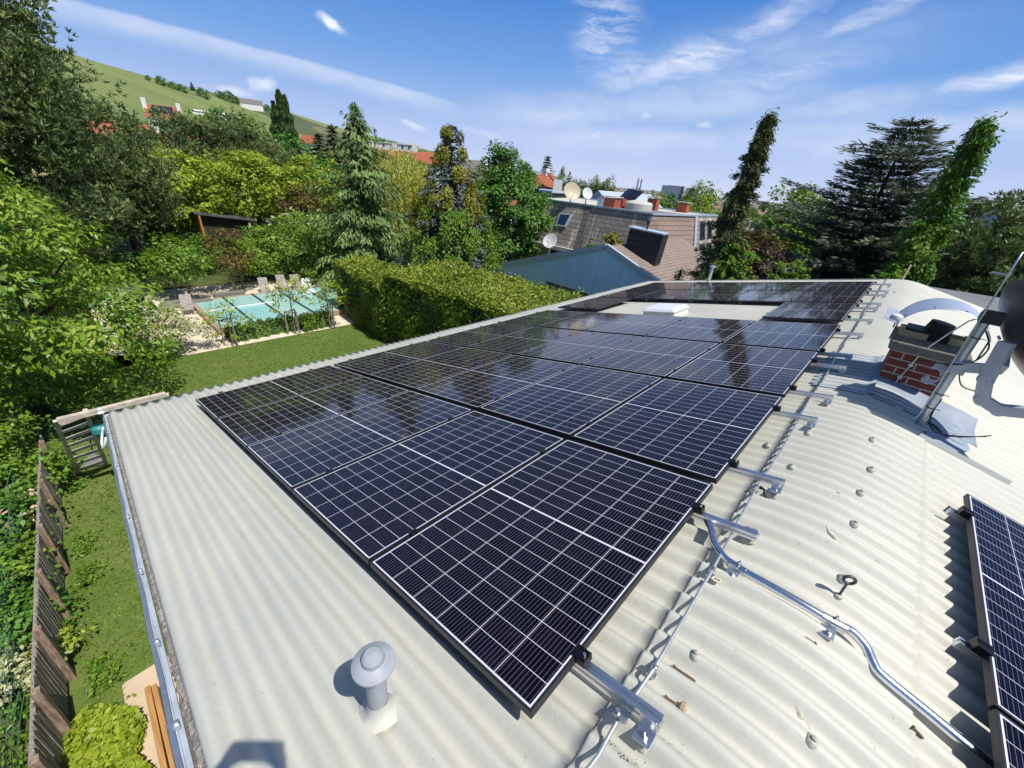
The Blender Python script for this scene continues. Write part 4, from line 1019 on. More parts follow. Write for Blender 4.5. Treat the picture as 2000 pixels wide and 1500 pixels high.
mb = MB(); b = C0 - dirn * .02; v_ = Vector(onY(1950, 722, MY - .10)) - Vector((MX, MY, .50)); mb.bar((0, 0, .0), v_, .05, .085); mb.bar(v_, b - dirn * .01 + Vector((0, 0, -.10)), .08, .10); mb.box((.01, 0, .0), (.10, .10, .11))
part('mount_arm', mb, M['greyplastic'], t, local=True, bevel=.008)
mb = MB(); q = [Vector(onY(*k)) - Vector((MX, MY, .50)) for k in ((1968, 668, MY - .10), (1925, 742, MY - .11), (1918, 780, MY - .12), (1950, 800, MY - .12), (2030, 808, MY - .14), (2110, 800, MY - .16))]
for a, c in zip(q[:-1], q[1:]): mb.bar(a, c, .075, .085)
for a in q[1:-1]: mb.lathe([(.050, -.034), (.050, .034)], a, 16, Matrix.Rotation(math.pi / 2, 3, 'X'))
part('feed_arm', mb, M['greyplastic'], t, local=True, bevel=.006)
mb = MB()
for k in (-1, 1): mb.lathe([(.012, 0), (.012, .012)], b - dirn * .09 + Vector((0, .03 * k, .04)), 6, R); mb.tube([(-.04, .035 * k, .02), (.05, .035 * k, .02)], .005, 6)
part('bracket_bolt', mb, M['steel'], t, local=True)
P = onY(1788, 822, 4.20); rx, ry = P[0], 4.20
top = None
t = thing('air_terminal', 'thin tall lightning rod with a short cross tube beside the mast', 'lightning rod', (rx, ry, P[2]))
mb = MB(); H = 1.05
for hh in np.arange(.4, 3, .01):
    v = RL @ (np.array([rx, ry, P[2] + hh]) - CL); 
    if 750 + FPX * v[1] / v[2] < 493: H = hh; break
mb.tube(catmull([Vector(q) for q in ((-.16, -.02, roof_z(rx - .16) - P[2] + .03), (-.06, -.01, roof_z(rx - .06) - P[2] + .03), (-.01, 0, .03), (0, 0, .12), (0, 0, .4), (0, 0, H))]), .0062, 8); part('rod', mb, M['galv'], t, smooth=True, local=True)
mb = MB(); mb.lathe([(.0085, -.02), (.0085, .02)], (0, 0, H * .885), 8); mb.tube([(0, 0, H * .885), (-.085, .05, H * .885)], .007, 8); part('cross_tube', mb, M['galv'], t, local=True)


# ================================================================== GROUND AND GARDEN
GZ = -4.5
def terrain(x, y):
    s = 0.8 * y + 0.6 * x
    def ss(a, b, v): t = min(1, max(0, (v - a) / (b - a))); return t * t * (3 - 2 * t)
    return GZ - 0.02 - 6 * ss(24, 80, s) - 52 * ss(70, 900, s)
radii = [0, 6, 12, 18, 24, 30, 40, 55, 75, 100, 140, 200, 280, 400, 560, 800, 1200, 1800, 2800, 4500, 8000]
mb = MB(); na = 96; P = [(0, 0, GZ - .02)]
for r in radii[1:]:
    for k in range(na): a = 2 * math.pi * k / na; x, y = r * math.cos(a), r * math.sin(a); P.append((x, y, terrain(x, y)))
fs = [(0, 1 + k, 1 + (k + 1) % na) for k in range(na)]
for i in range(len(radii) - 2):
    for k in range(na): fs.append((1 + i * na + k, 1 + (i + 1) * na + k, 1 + (i + 1) * na + (k + 1) % na, 1 + i * na + (k + 1) % na))
mb.add(P, fs); struct('ground', mb, M['earth'], smooth=True)
mb = MB(); mb.add([(-17.6, -1.92, GZ + .004), (-4.0, -2.12, GZ + .004), (-4.0, -.7, GZ + .004), (-6.25, -.7, GZ + .004), (-6.25, 12, GZ + .004), (-13, 12, GZ + .004), (-15.3, 7, GZ + .004), (-15.35, 1.3, GZ + .004)], [(0, 1, 2, 3), (0, 3, 4, 7), (4, 5, 6, 7)])
struct('lawn', mb, M['lawn'])
mb = MB(); mb.add([(-24, -.5, GZ + .002), (-15.4, -.5, GZ + .002), (-15.3, 8.2, GZ + .002), (-23.6, 8.6, GZ + .002)], [(0, 1, 2, 3)])
mb.v = [(x, y, z + .002) for x, y, z in mb.v]; struct('pool_deck', mb, M['deck'])
mb = MB(); mb.box((-19.0, .95, GZ + .018), (1.5, .012, .004)); mb.box((-17.3, 1.75, GZ + .018), (.012, 1.6, .004)); struct('paving_joint', mb, M['concrete'])
mb = MB(); mb.box((-38, 6, GZ + .0), (16, 12, .012)); struct('back_lawn', mb, M['lawn'])
# grass blades over the lawn: one object of ground cover
rng = np.random.default_rng(11)
xy = np.column_stack((rng.uniform(-16, -4.1, 90000), rng.uniform(-2.0, 11, 90000)))
k = ((xy[:, 1] < -.75) | (xy[:, 0] < -6.5)) & (xy[:, 0] > -15.3 + .0 * xy[:, 1]) & ~((xy[:, 0] > -6.6) & (xy[:, 1] > -.95) & (xy[:, 0] > -4.9)) & (xy[:, 1] > -1.98 - .015 * (xy[:, 0] + 10))
k &= ~((xy[:, 0] > -4.85) & (xy[:, 1] > -1.64)); k &= (xy[:, 1] < 8 - .3 * (xy[:, 0] + 13)); xy = xy[k]; n = len(xy)
P = np.column_stack((xy, np.full(n, GZ + .014))); D = np.column_stack((rng.normal(0, .8, n), rng.normal(0, .8, n), rng.uniform(.35, 1.0, n)))
pat = .40 + .16 * np.sin(xy[:, 0] * 1.3) * np.sin(xy[:, 1] * 1.9 + 1) + .06 * np.sin(xy[:, 0] * 5)
tag(leaf_obj('grass', P, D, rng.normal(size=(n, 3)), rng.uniform(.035, .075, n), rng.uniform(.012, .022, n), pat + rng.normal(0, .2, n), LF['grass']), 'short mown grass on the garden lawn', 'grass', kind='stuff')
# weeds along the fence foot, creeper in the corner, rough plants beyond the fence
xy = np.column_stack((rng.uniform(-10.6, -4.4, 4000), np.zeros(4000))); xy[:, 1] = -1.93 - .015 * (xy[:, 0] + 10) + .0 + np.abs(rng.normal(0, .13, 4000)) + .08
xy = xy[np.sin(xy[:, 0] * 7) + np.sin(xy[:, 0] * 2.3) > .35]
P, D, N, L, Wd, v = scatter_leaves(rng, xy, GZ, .10, .055, .55, 2600)
tag(leaf_obj('weeds', P, D, N, L, Wd, v, LF['mid']), 'green weeds along the foot of the picket fence', 'weeds', kind='stuff')
poly = [on(*q, GZ + .12)[:2] for q in ((100, 1500), (150, 1425), (196, 1384), (262, 1384), (276, 1425), (290, 1510), (300, 1580), (90, 1580))]
xy = np.column_stack((rng.uniform(-6, -2.5, 60000), rng.uniform(-3.0, -.9, 60000)))
def inside(xy, poly):
    c = np.zeros(len(xy), bool); n = len(poly)
    for i in range(n):
        (x1, y1), (x2, y2) = poly[i], poly[(i + 1) % n]; k = ((y1 > xy[:, 1]) != (y2 > xy[:, 1])) & (xy[:, 0] < (x2 - x1) * (xy[:, 1] - y1) / (y2 - y1 + 1e-9) + x1); c ^= k
    return c
xy = xy + 0; xy = xy[inside(xy + np.column_stack((.06 * np.sin(xy[:, 1] * 9), .05 * np.sin(xy[:, 0] * 8))), poly)]
P, D, N, L, Wd, v = scatter_leaves(rng, xy, GZ + .02, .24, .07, .6, 5200)
tag(leaf_obj('ground_cover', P, D, N, L, Wd, v + .1, LF['lime']), 'bright yellow green creeper in the lower left corner by the fence', 'ground cover', kind='stuff')
xy = np.column_stack((rng.uniform(-12, -3.2, 20000), rng.uniform(-5.6, -2.25, 20000)))
P, D, N, L, Wd, v = scatter_leaves(rng, xy, GZ, .16, .075, .5, 20000)
tag(leaf_obj('undergrowth', P, D, N, L, Wd, v, LF['mid']), 'mixed low green plants beyond the picket fence', 'undergrowth', kind='stuff')
mb = MB(); mb.add([(-4.86, -.8, GZ + .010), (-4.80, -1.66, GZ + .010), (-2.5, -1.70, GZ + .010), (-2.5, -.8, GZ + .010)], [(0, 1, 2, 3)]); struct('patio', mb, M['sand'])
def timber(name, a, b, w, h, m, label, cat='plank'):
    a, b = Vector(a), Vector(b); t = MB(); t.bar(a, b, w, h); o = part(name, t, m, bevel=.006); return tag(o, label, cat)
A = on(290, 1345, GZ + .30); B = on(322, 1500, GZ + .30)
d_ = (B - A) / np.linalg.norm(B - A)
timber('timber_beam', A - d_ * .0, B + d_ * 1.2, .055, .11, M['timber'], 'tan timber beam on edge beside the creeper, the outer of two')
A2 = on(303, 1342, GZ + .30); B2 = on(345, 1500, GZ + .30); timber('timber_beam', A2, B2 + d_ * 1.2, .05, .13, M['timber'], 'tan timber beam on edge next to the sandy patio, the inner of two')
A = on(345, 1406, GZ + .36); B = on(377, 1400, GZ + .36)
mb = MB(); C_ = on(392, 1510, GZ + .36); E_ = on(345, 1412, GZ + .36)
mb.bar(Vector(on(350, 1400, GZ + .36)), Vector(on(383, 1530, GZ + .36)), .24, .05); tag(part('weathered_board', mb, M['darkplank'], bevel=.005), 'dark weathered board lying by the house wall', 'board')

# picket fence
t = thing('picket_fence', 'weathered grey picket fence with rounded tops dividing the two gardens', 'fence', (-7, -2.05, GZ))
mb = MB(); x = -10.4; posts = []
def fy(x): return -1.955 - .04 * (x + 10)
kx = 0
while x < -3.5:
    y = fy(x); hh = .93 + RNG.uniform(-.03, .03); w = .062 + RNG.uniform(-.008, .004); q = []
    for (a, z) in ((-w / 2, .05), (w / 2, .05), (w / 2, hh - .03), (w * .38, hh - .008), (0, hh), (-w * .38, hh - .008), (-w / 2, hh - .03)):
        q.append((x + a, y + .018 + RNG.normal(0, .003), GZ + z))
    mb.prism(q, (RNG.normal(0, .004), .020, 0)); x += .088 + RNG.uniform(-.008, .008); kx += 1
part('pickets', mb, M['greywood'], t)
mb = MB()
for z in (.26, .72): mb.bar((-10.4, fy(-10.4) - .03, GZ + z), (-3.4, fy(-3.4) - .03, GZ + z), .035, .06)
part('rails', mb, M['greywood'], t)
for x in (-9.9, -8.55, -7.30, -6.30, -5.30, -4.45, -3.7):
    p = MB(); p.box((x, fy(x) + .075, GZ + .50), (.075, .07, 1.06)); part('post', p, M['brownpost'], t, bevel=.004)
mb = MB(); hh = .9
for z in np.arange(.15, .95, .13): mb.tube([(x, fy(x) - .30 + .03 * math.sin(x * 3), GZ + z) for x in np.linspace(-10, -3.4, 24)], .004, 4)
for x in np.arange(-10, -3.4, .16): mb.tube([(x, fy(x) - .30 + .03 * math.sin(x * 3), GZ + .1), (x, fy(x) - .30 + .03 * math.sin(x * 3), GZ + .95)], .003, 4)
tag(part('wire_fence', mb, mat('green_wire_mesh', (.10, .24, .16), .5, .2)), 'thin green wire mesh fence behind the wooden pickets', 'fence')

# shrubs of the neighbouring garden
def shrub(name, label, loc, r, h, m, seed, ncl=40, per=40, ls=.09, asp=.6, extra=None, cr=.28, low=-.4):
    rng = np.random.default_rng(seed); t = thing(name, label, 'shrub', loc); s = MB()
    for k in range(5): a = k * 1.257; s.tube([(0, 0, -.05), (math.cos(a) * r * .3, math.sin(a) * r * .3, h * .4), (math.cos(a) * r * .55, math.sin(a) * r * .55, h * .75)], [.02, .014, .005], 5)
    part('stems', s, M['bark'], t, local=True)
    A = crown_leaves(rng, (r, r, h * .5), ncl, per, cr, ls, (0, 0, h * .52), asp, .2, .25, low, .3); leaf_obj('foliage', *A, m, t)
    if extra:
        mm, n, ls2 = extra; i = rng.choice(np.where(A[0][:, 2] > h * .45)[0], n); Pc = A[0][i] + rng.normal(0, .03, (n, 3)) + np.array([0, 0, .03])
        k = 7; P = np.repeat(Pc, k, 0) + rng.normal(0, ls2 * .35, (n * k, 3)); N = unit(rng.normal(0, .6, (n * k, 3)) + np.array([0, 0, 1])); D = np.cross(N, rng.normal(size=N.shape))
        leaf_obj('flowers', P, D, N, np.full(n * k, ls2), np.full(n * k, ls2 * .8), rng.normal(.5, .2, n * k), mm, t)
    return t
def sh(px, py, z=0.3): return tuple(on(px, py, GZ + z)[:2]) + (GZ,)
shrub('rose_bush', 'rose bush with pale pink flowers left of the picket fence', sh(-5, 1000, .8), .42, 1.0, LF['dark'], 21, 46, 40, .075, .6, (LF['pink'], 26, .085))
shrub('rose_bush', 'dark green bush with one red rose at the left edge', sh(-8, 1090, .75), .36, .92, LF['mid'], 22, 26, 40, .07, .6, (LF['red'], 1, .07))
shrub('dark_shrub', 'dark green bushy shrub left of the fence below the rose bushes', sh(5, 1200, .5), .50, .8, LF['dark'], 23, 46, 50, .07)
shrub('variegated_shrub', 'pale variegated shrub at the left edge near the lower fence', sh(-8, 1300, .5), .36, .6, LF['cream'], 24, 30, 45, .06)
shrub('garden_shrub', 'yellow green shrub between the cherry tree and the rose bush', sh(20, 930, .6), .62, 1.0, LF['mid'], 25, 50, 45, .08)
shrub('garden_shrub', 'loose green shrub below the cherry tree at the left frame edge', sh(-40, 900, .8), .8, 1.4, LF['mid'], 26, 60, 45, .09)
shrub('garden_shrub', 'small light green plant by the fence foot in the near corner', sh(105, 1260, .2), .22, .35, LF['lime'], 27, 18, 26, .06)

# play frame: a beam on legs with a leaning ladder, and a rake
t = thing('play_frame', 'wooden garden play frame with a beam close to the roof corner', 'play frame', (-8.9, -.8, GZ))
zb = -2.62; bA = on(112, 822, zb); bB = on(324, 770, zb)
mb = MB(); mb.bar(bA, bB, .09, .09); part('beam', mb, M['ladderwood'], t, bevel=.006)
for q in (bB,):
    mb = MB(); mb.bar((q[0] - .05, q[1], zb - .03), (q[0] - .7, q[1] + (.1 if q is bB else -.1), GZ), .09, .09); part('leg', mb, M['ladderwood'], t)
mb = MB(); mb.tube([(bA[0], (bA[1] + bB[1]) / 2 - .1, zb - .05), (bA[0] + .02, (bA[1] + bB[1]) / 2 - .12, zb - 1.1)], .008, 6); mb.tube([(bA[0], (bA[1] + bB[1]) / 2 + .28, zb - .05), (bA[0] + .02, (bA[1] + bB[1]) / 2 + .26, zb - 1.1)], .008, 6)
part('swing_rope', mb, M['dishpale'], t)
mb = MB(); mb.lathe([(.08, -.08), (.13, .0), (.12, .08), (.07, .12)], (bA[0] - .15, (bA[1] + bB[1]) / 2 - .30, zb - .45), 16); part('swing_seat', mb, M['teal'], t, smooth='auto')
zl = -2.65; La, Lb = on(108, 822, zl), on(166, 800, zl); Lc, Ld = on(152, 925, GZ + .03), on(208, 908, GZ + .03)
t = thing('garden_ladder', 'pale wooden ladder leaning on the play frame beam, its foot on the lawn', 'ladder', tuple(Lc))
mb = MB(); mb.bar(La, Lc, .06, .045); part('side_rail', mb, M['ladderwood'], t)
mb = MB(); mb.bar(Lb, Ld, .06, .045); part('side_rail', mb, M['ladderwood'], t)
for k in range(8):
    s = .08 + .84 * k / 7; mb = MB(); mb.bar(La + (Lc - La) * s, Lb + (Ld - Lb) * s, .055, .035); part('rung', mb, M['ladderwood'], t)
t = thing('leaf_rake', 'grey plastic leaf rake leaning head down against the ladder', 'rake', tuple(on(182, 912, GZ)))
h0 = Vector(on(180, 878, GZ + .42)); mb = MB(); mb.tube([h0, Vector(on(172, 840, GZ + 1.15))], .013, 8); part('handle', mb, M['darkmetal'], t)
f0, f1 = Vector(on(158, 915, GZ + .06)), Vector(on(207, 905, GZ + .06)); mb = MB()
n = 15
for k in range(n):
    e = f0 + (f1 - f0) * k / (n - 1); e2 = f0 + (f1 - f0) * (k + .78) / (n - 1); mb.add([h0, h0 + (f1 - f0) * .02, e2, e], [(0, 1, 2, 3)])
o = part('head', mb, M['rake'], t); o.modifiers.new('s', 'SOLIDIFY').thickness = .006

# swimming pool with a low sliding cover
t = thing('swimming_pool', 'turquoise swimming pool under a low glazed sliding cover', 'swimming pool', (-18.7, 5, GZ))
px0, px1, py0, py1 = -20.75, -16.7, 2.55, 9.4
mwater = mat('turquoise_pool_cover', (0.22, 0.50, 0.52), .12, 0, .6, col2=(0.38, 0.56, 0.49), vscale=.35)
mb = MB(); mb.box(((px0 + px1) / 2, (py0 + py1) / 2, GZ + .10), (px1 - px0, py1 - py0, .2)); part('cover', mb, mwater, t)
mb = MB()
for (a, b) in (((px0, py0), (px1, py0)), ((px1, py0), (px1, py1)), ((px1, py1), (px0, py1)), ((px0, py1), (px0, py0))): mb.bar((*a, GZ + .10), (*b, GZ + .10), .16, .235)
part('rim', mb, mat('tan_pool_rim', (.36, .27, .18), .8, var=.15, vscale=4), t)
for k in range(5):
    y = py0 + (py1 - py0) * (k + 1) / 6; mb = MB(); mb.bar((px0, y, GZ + .225), (px1 + .05, y, GZ + .225), .06, .05); part('cover_bar', mb, M['darkmetal'], t)
mb = MB(); mb.bar((px0 + 1.7, py0, GZ + .235), (px0 + 1.7, py0 + 2.7, GZ + .235), .07, .05); part('white_bar', mb, M['whiteplastic'], t)
mb = MB()
for x in np.linspace(px0 + .3, px1 - .3, 12): mb.bar((x, py0, GZ + .203), (x, py1, GZ + .203), .015, .012)
part('cover_slats', mb, mat('pale_cover_slat', (.35, .55, .50), .4), t)
# loungers
def lounger(name, label, loc, rz, m, back=50):
    t = thing(name, label, 'sun lounger', loc, 'loungers by the pool', (0, 0, rz))
    mb = MB()
    for k in range(9): mb.box((.12 + k * .125, 0, .32), (.10, .58, .025))
    part('seat', mb, m, t, local=True)
    R = Matrix.Rotation(math.radians(-back), 3, 'Y').inverted(); mb = MB()
    for k in range(7):
        v = Vector((-.06 - k * .11, 0, 0)); a = math.radians(back); mb.box((v.x * math.cos(a), 0, .33 - v.x * math.sin(a)), (.088, .58, .025), Matrix.Rotation(a, 3, 'Y'))
    part('backrest', mb, m, t, local=True)
    mb = MB()
    for s in (-.27, .27): mb.box((.55, s, .29), (1.3, .045, .06))
    part('frame', mb, m, t, local=True); t.scale = (.68, .68, .68)
    for x in (-.02, 1.12):
        for s in (-.26, .26): mb = MB(); mb.box((x, s, .14), (.05, .05, .28)); part('leg', mb, m, t, local=True)
    return t
lounger('sun_lounger', 'silvery wooden lounger at the near left end of the pool', (*on(368, 605, GZ)[:2], GZ + .01), math.radians(-10), M['teak'], 35)
lounger('sun_lounger', 'silvery wooden lounger standing upright behind the middle of the pool', (*on(518, 572, GZ)[:2], GZ + .01), math.radians(-12), M['teak'], 58)
lounger('sun_lounger', 'silvery wooden lounger second from the white chairs behind the pool', (*on(553, 566, GZ)[:2], GZ + .01), math.radians(-5), M['teak'], 62)
lounger('sun_lounger', 'silvery wooden lounger next to the white plastic chair', (*on(580, 565, GZ)[:2], GZ + .01), math.radians(-8), M['teak'], 62)
lounger('sun_lounger', 'white plastic lounger at the far right corner of the pool', (*on(602, 573, GZ)[:2], GZ + .01), math.radians(-8), M['whiteplastic'], 62)
# kerb blocks, small planting
for k, (px, py, w, lab) in enumerate(((392, 598, .9, 'low grey stone block behind the left lounger'), (335, 602, .6, 'low grey stone block left of the left lounger'), (450, 582, 1.2, 'low grey stone kerb behind the pool'))):
    mb = MB(); q = on(px, py, GZ); mb.box((q[0], q[1], GZ + .14), (.3, w, .28)); tag(part('stone_block', mb, M['concrete'], bevel=.02), lab, 'stone block')
rng = np.random.default_rng(44)
def low_hedge(name, label, a, b, w, h, m, n, ls, seed):
    rng = np.random.default_rng(seed); a = np.array(a); b = np.array(b); s = rng.uniform(0, 1, n); th = rng.uniform(-1, 1, n)
    c = a + (b - a) * s[:, None]; dr = unit(b - a); nrm = np.array([-dr[1], dr[0]]); ph = th * math.pi / 2 * 1.1; rr = rng.uniform(.55, 1.05, n) * (1 + .15 * np.sin(s * 40))
    P = np.column_stack((c + nrm * (np.sin(ph) * w / 2 * rr)[:, None], GZ + np.abs(np.cos(ph)) * h * rr)); N = unit(np.column_stack((nrm[0] * np.sin(ph), nrm[1] * np.sin(ph), np.cos(ph) + .3)) + rng.normal(0, .5, (n, 3)))
    D = unit(np.cross(N, rng.normal(size=(n, 3))) + np.array([0, 0, .5])); L = ls * rng.uniform(.6, 1.4, n)
    cen = np.array([c.mean(0)[0], c.mean(0)[1], GZ]); o = leaf_obj(name, P - cen, D, N, L, L * .35, rng.normal(.42, .2, n), m, None, cen); return tag(o, label, 'low hedge')
low_hedge('lavender_hedge', 'long low grey green hedge between pool and lawn, left of the staked trees', on(447, 665, GZ)[:2], on(572, 640, GZ)[:2], .75, .5, LF['lav'], 7000, .11, 3)
low_hedge('lavender_hedge', 'short low green hedge between the two staked trees', on(586, 645, GZ)[:2], on(645, 630, GZ)[:2], .75, .55, LF['mid'], 4200, .10, 4)
def staked(label, px, py, seed, h=2.2):
    q = on(px, py, GZ); base = (q[0], q[1], GZ); rng = np.random.default_rng(seed); t = thing('young_tree', label, 'young tree', base, 'young trees by the pool')
    mb = MB(); mb.tube([(0, 0, -.1), (.02, 0, h * .5), (0, .02, h * .9)], [.03, .024, .01], 8)
    for k in range(6): a = k * 1.05; mb.tube([(0, 0, h * (.48 + .05 * k)), (math.cos(a) * .5, math.sin(a) * .5, h * (.62 + .06 * k))], [.010, .004], 5)
    part('trunk', mb, M['palebark'], t, local=True)
    leaf_obj('crown', *crown_leaves(rng, (.75, .75, .75), 34, 24, .22, .085, (0, 0, h * .72), .5, .2, .3, -.9, .2), LF['lime'], t)
    mb = MB()
    for a in (0.3, 2.4, 4.5): mb.bar((.24 * math.cos(a), .24 * math.sin(a), 0), (.24 * math.cos(a), .24 * math.sin(a), .92), .035, .035)
    a_ = [(.24 * math.cos(a), .24 * math.sin(a), .88) for a in (0.3, 2.4, 4.5)]
    for k in range(3): mb.bar(a_[k], a_[(k + 1) % 3], .03, .04)
    part('stake_frame', mb, M['greywood'], t, local=True)
staked('young staked tree in front of the pool, the left of the two', 577, 652, 31)
staked('young staked tree at the right pool corner beside the tall hedge', 645, 640, 32)
staked('very thin sapling on a single dark post at the near pool corner', 455, 672, 33, 1.3)

# tall clipped hedges
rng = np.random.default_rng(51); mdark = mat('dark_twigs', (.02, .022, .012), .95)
def hedge_block(label, o, u, v, Lx, Ly, H, n, ls, rag=.0):
    t = thing('clipped_hedge', label, 'hedge', (o[0], o[1], GZ), 'tall clipped hedges'); u = unit(np.array([*u, 0.])); v = unit(np.array([*v, 0.])); up = np.array([0, 0, 1.])
    nf, nt, ns = int(n * .42), int(n * .42), int(n * .16); Ps, Ns, Vs = [], [], []
    a, b = rng.uniform(0, Lx, nf), H * rng.uniform(0, 1, nf) ** .85; dep = rng.normal(.05, .07, nf) + .06 * np.sin(a * 1.9 + b * 2.3) + .05 * np.sin(a * 4.7 - b * 3.1) + .16 * np.clip(b / H - .86, 0, 1) * 3; Ps.append(np.outer(a, u) + np.outer(b, up) + np.outer(dep, v)); Ns.append(np.tile(-v, (nf, 1)) + rng.normal(0, .30, (nf, 3))); Vs.append(rng.normal(.26, .17, nf))  # front leaves coloured darker, shade of this face painted in
    a, b = rng.uniform(-.05, Lx + .05, nt), rng.uniform(-.06, Ly, nt); z = H - np.abs(rng.normal(0, .06, nt)) + .07 * np.sin(a * 2.1) * np.sin(b * 1.7 + 1) + .04 * np.sin(a * 7 + b * 5) + rng.exponential(.045, nt) - .25 * np.clip(.25 - b, 0, 1); Ps.append(np.outer(a, u) + np.outer(z, up) + np.outer(b, v)); Ns.append(np.tile(up, (nt, 1)) + rng.normal(0, .6, (nt, 3))); Vs.append(rng.normal(.58, .2, nt) + .14 * np.sin(a * 1.3 + b))  # top leaves coloured lighter, sunlight put into their tone
    for sgn in (0, 1):
        a, b = rng.uniform(0, Ly, ns // 2), rng.uniform(0, H, ns // 2); Ps.append(np.outer(np.full(ns // 2, Lx * sgn) + rng.normal(0, .05, ns // 2), u) + np.outer(b, up) + np.outer(a, v)); Ns.append(np.tile(u * (1 if sgn else -1), (ns // 2, 1)) + rng.normal(0, .5, (ns // 2, 3))); Vs.append(rng.normal(.4, .2, ns // 2))
    P = np.concatenate(Ps); N = unit(np.concatenate(Ns)); D = np.cross(N, rng.normal(size=N.shape)) + np.array([0, 0, -.15]); L = ls * rng.uniform(.6, 1.4, len(P))
    leaf_obj('foliage', P, D, N, L, L * .5, np.concatenate(Vs), LF['hedge'], t)
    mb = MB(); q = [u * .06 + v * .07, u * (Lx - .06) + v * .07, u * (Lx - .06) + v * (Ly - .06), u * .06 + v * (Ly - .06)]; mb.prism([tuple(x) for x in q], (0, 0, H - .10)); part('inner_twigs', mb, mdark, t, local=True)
hedge_block('tall clipped hedge with a sunlit top, farther block by the pool', (-17.3, 7.25), (1, -.10), (-.10, 1), 4.6, 1.9, 2.15, 30000, .105)
hedge_block('tall clipped hedge with a sunlit top, nearer longer block by the roof edge', (-12.75, 6.95), (1, .10), (-.28, 1), 6.6, 3.6, 2.62, 62000, .105)

# shed, wood rack, cover
t = thing('garden_shed', 'dark wooden garden shed with a sloping tarred roof and an orange end wall', 'shed', (-33, 7, GZ))
sa = at(372, 480, 34.5); 
sx0, sx1, sy0, sy1 = -35.0, -31.2, 5.5, 8.3
mb = MB(); mb.prism([(sx1, sy0 + .25, GZ), (sx1, sy1, GZ), (sx1, sy1, GZ + 2.0), (sx1, sy0 + .25, GZ + 2.35)], (-3.4, 0, 0)); part('wall', mb, M['shedwood'], t)
mb = MB(); mb.box((sx1 - 1.7, sy0 + .235, GZ + 1.1), (3.3, .03, 2.2)); part('end_wall', mb, M['shedorange'], t)
mb = MB(); mb.prism([(sx1 + .35, sy0 - .1, GZ + 2.42), (sx1 + .35, sy1 + .35, GZ + 1.98), (sx1 + .35, sy1 + .35, GZ + 2.06), (sx1 + .35, sy0 - .1, GZ + 2.50)], (-4.2, 0, 0)); part('roof', mb, M['shedroof'], t)
mb = MB(); mb.bar((sx1 + .28, sy0 + .1, GZ), (sx1 + .28, sy0 + .1, GZ + 2.4), .10, .10); part('post', mb, M['shedorange'], t)
mb = MB(); mb.bar((sx1 + .2, sy1 - .1, GZ), (sx1 + .2, sy1 - .1, GZ + 1.95), .12, .12); part('post', mb, M['ladderwood'], t)
t = thing('slatted_fence', 'grey slatted wooden screen standing in the back garden', 'screen', (-30.3, 1.6, GZ))
a, b = on(200, 520, GZ), on(293, 508, GZ)
for k in range(7):
    mb = MB(); z = GZ + .12 + .16 * k; mb.bar((a[0], a[1], z), (b[0], b[1], z), .03, .085); part('slat', mb, M['greywood'], t)
for s in (0, .5, 1): mb = MB(); q = a + (b - a) * s; mb.box((q[0] - .05, q[1], GZ + .62), (.07, .07, 1.25)); part('post', mb, M['greywood'], t)
q = on(210, 552, GZ + .5); mb = MB()
n = 14; P = []
for i in range(n):
    for j in range(n):
        u, v = i / (n - 1) - .5, j / (n - 1) - .5; P.append((q[0] + u * 2.2, q[1] + v * 2.2, GZ + .55 + .25 * (1 - (2 * u) ** 2) * (1 - (2 * v) ** 2) + .02 * math.sin(9 * u + 5 * v)))
mb.grid(P, n, n); mb.box((q[0], q[1], GZ + .27), (2.0, 2.0, .54)); tag(part('garden_cover', mb, M['tarp'], smooth='auto'), 'blue grey domed cover half hidden by the cherry tree', 'cover')


# ================================================================== NEIGHBOURING HOUSES
# pale blue gabled house
t = thing('blue_house', 'pale blue rendered house with a shingled gable roof behind the clipped hedge', 'house', (-11.3, 22, -7))
YB, YE, XP = 19.0, 25.5, -11.15
pk = onY(1185, 480, YB); pl = onY(965, 519, YB); pr_ = onY(1285, 552, YB)
XP = pk[0]; ZP = pk[2]; sR = (ZP - pr_[2]) / (pr_[0] - XP); sLft = (ZP - pl[2]) / (XP - pl[0])
XRt = -5.2; ZRt = ZP - sR * (XRt - XP); XLt = pl[0] - .1; ZLt = ZP - sLft * (XP - XLt)
mb = MB(); mb.prism([(XLt + .1, YB, -7.5), (XRt - .3, YB, -7.5), (XRt - .3, YB, ZRt - .1), (XP, YB, ZP - .12), (XLt + .1, YB, ZLt - .1)], (0, YE - YB, 0)); part('wall', mb, M['bluewall'], t)
mb = MB(); mb.prism([(XP, YB + .1, ZP), (XRt, YB + .1, ZRt), (XRt, YB + .1, ZRt - .1), (XP, YB + .1, ZP - .1)], (0, YE + 3 - YB, 0)); rf = part('roof', mb, M['shingle'], t)
mb = MB(); mb.prism([(XP, YB + .1, ZP), (XP, YB + .1, ZP - .1), (XLt, YB + .1, ZLt - .1), (XLt, YB + .1, ZLt)], (0, YE - YB, 0)); part('roof', mb, M['shingle'], t)
mb = MB(); mb.bar((XP, YB - .02, ZP - .02), (XRt + .05, YB - .02, ZRt - .02), .26, .20, up=(0, 1, 0)); mb.bar((XP, YB - .02, ZP - .02), (XLt - .05, YB - .02, ZLt - .02), .26, .20, up=(0, 1, 0)); part('verge_trim', mb, M['bluetrim'], t)
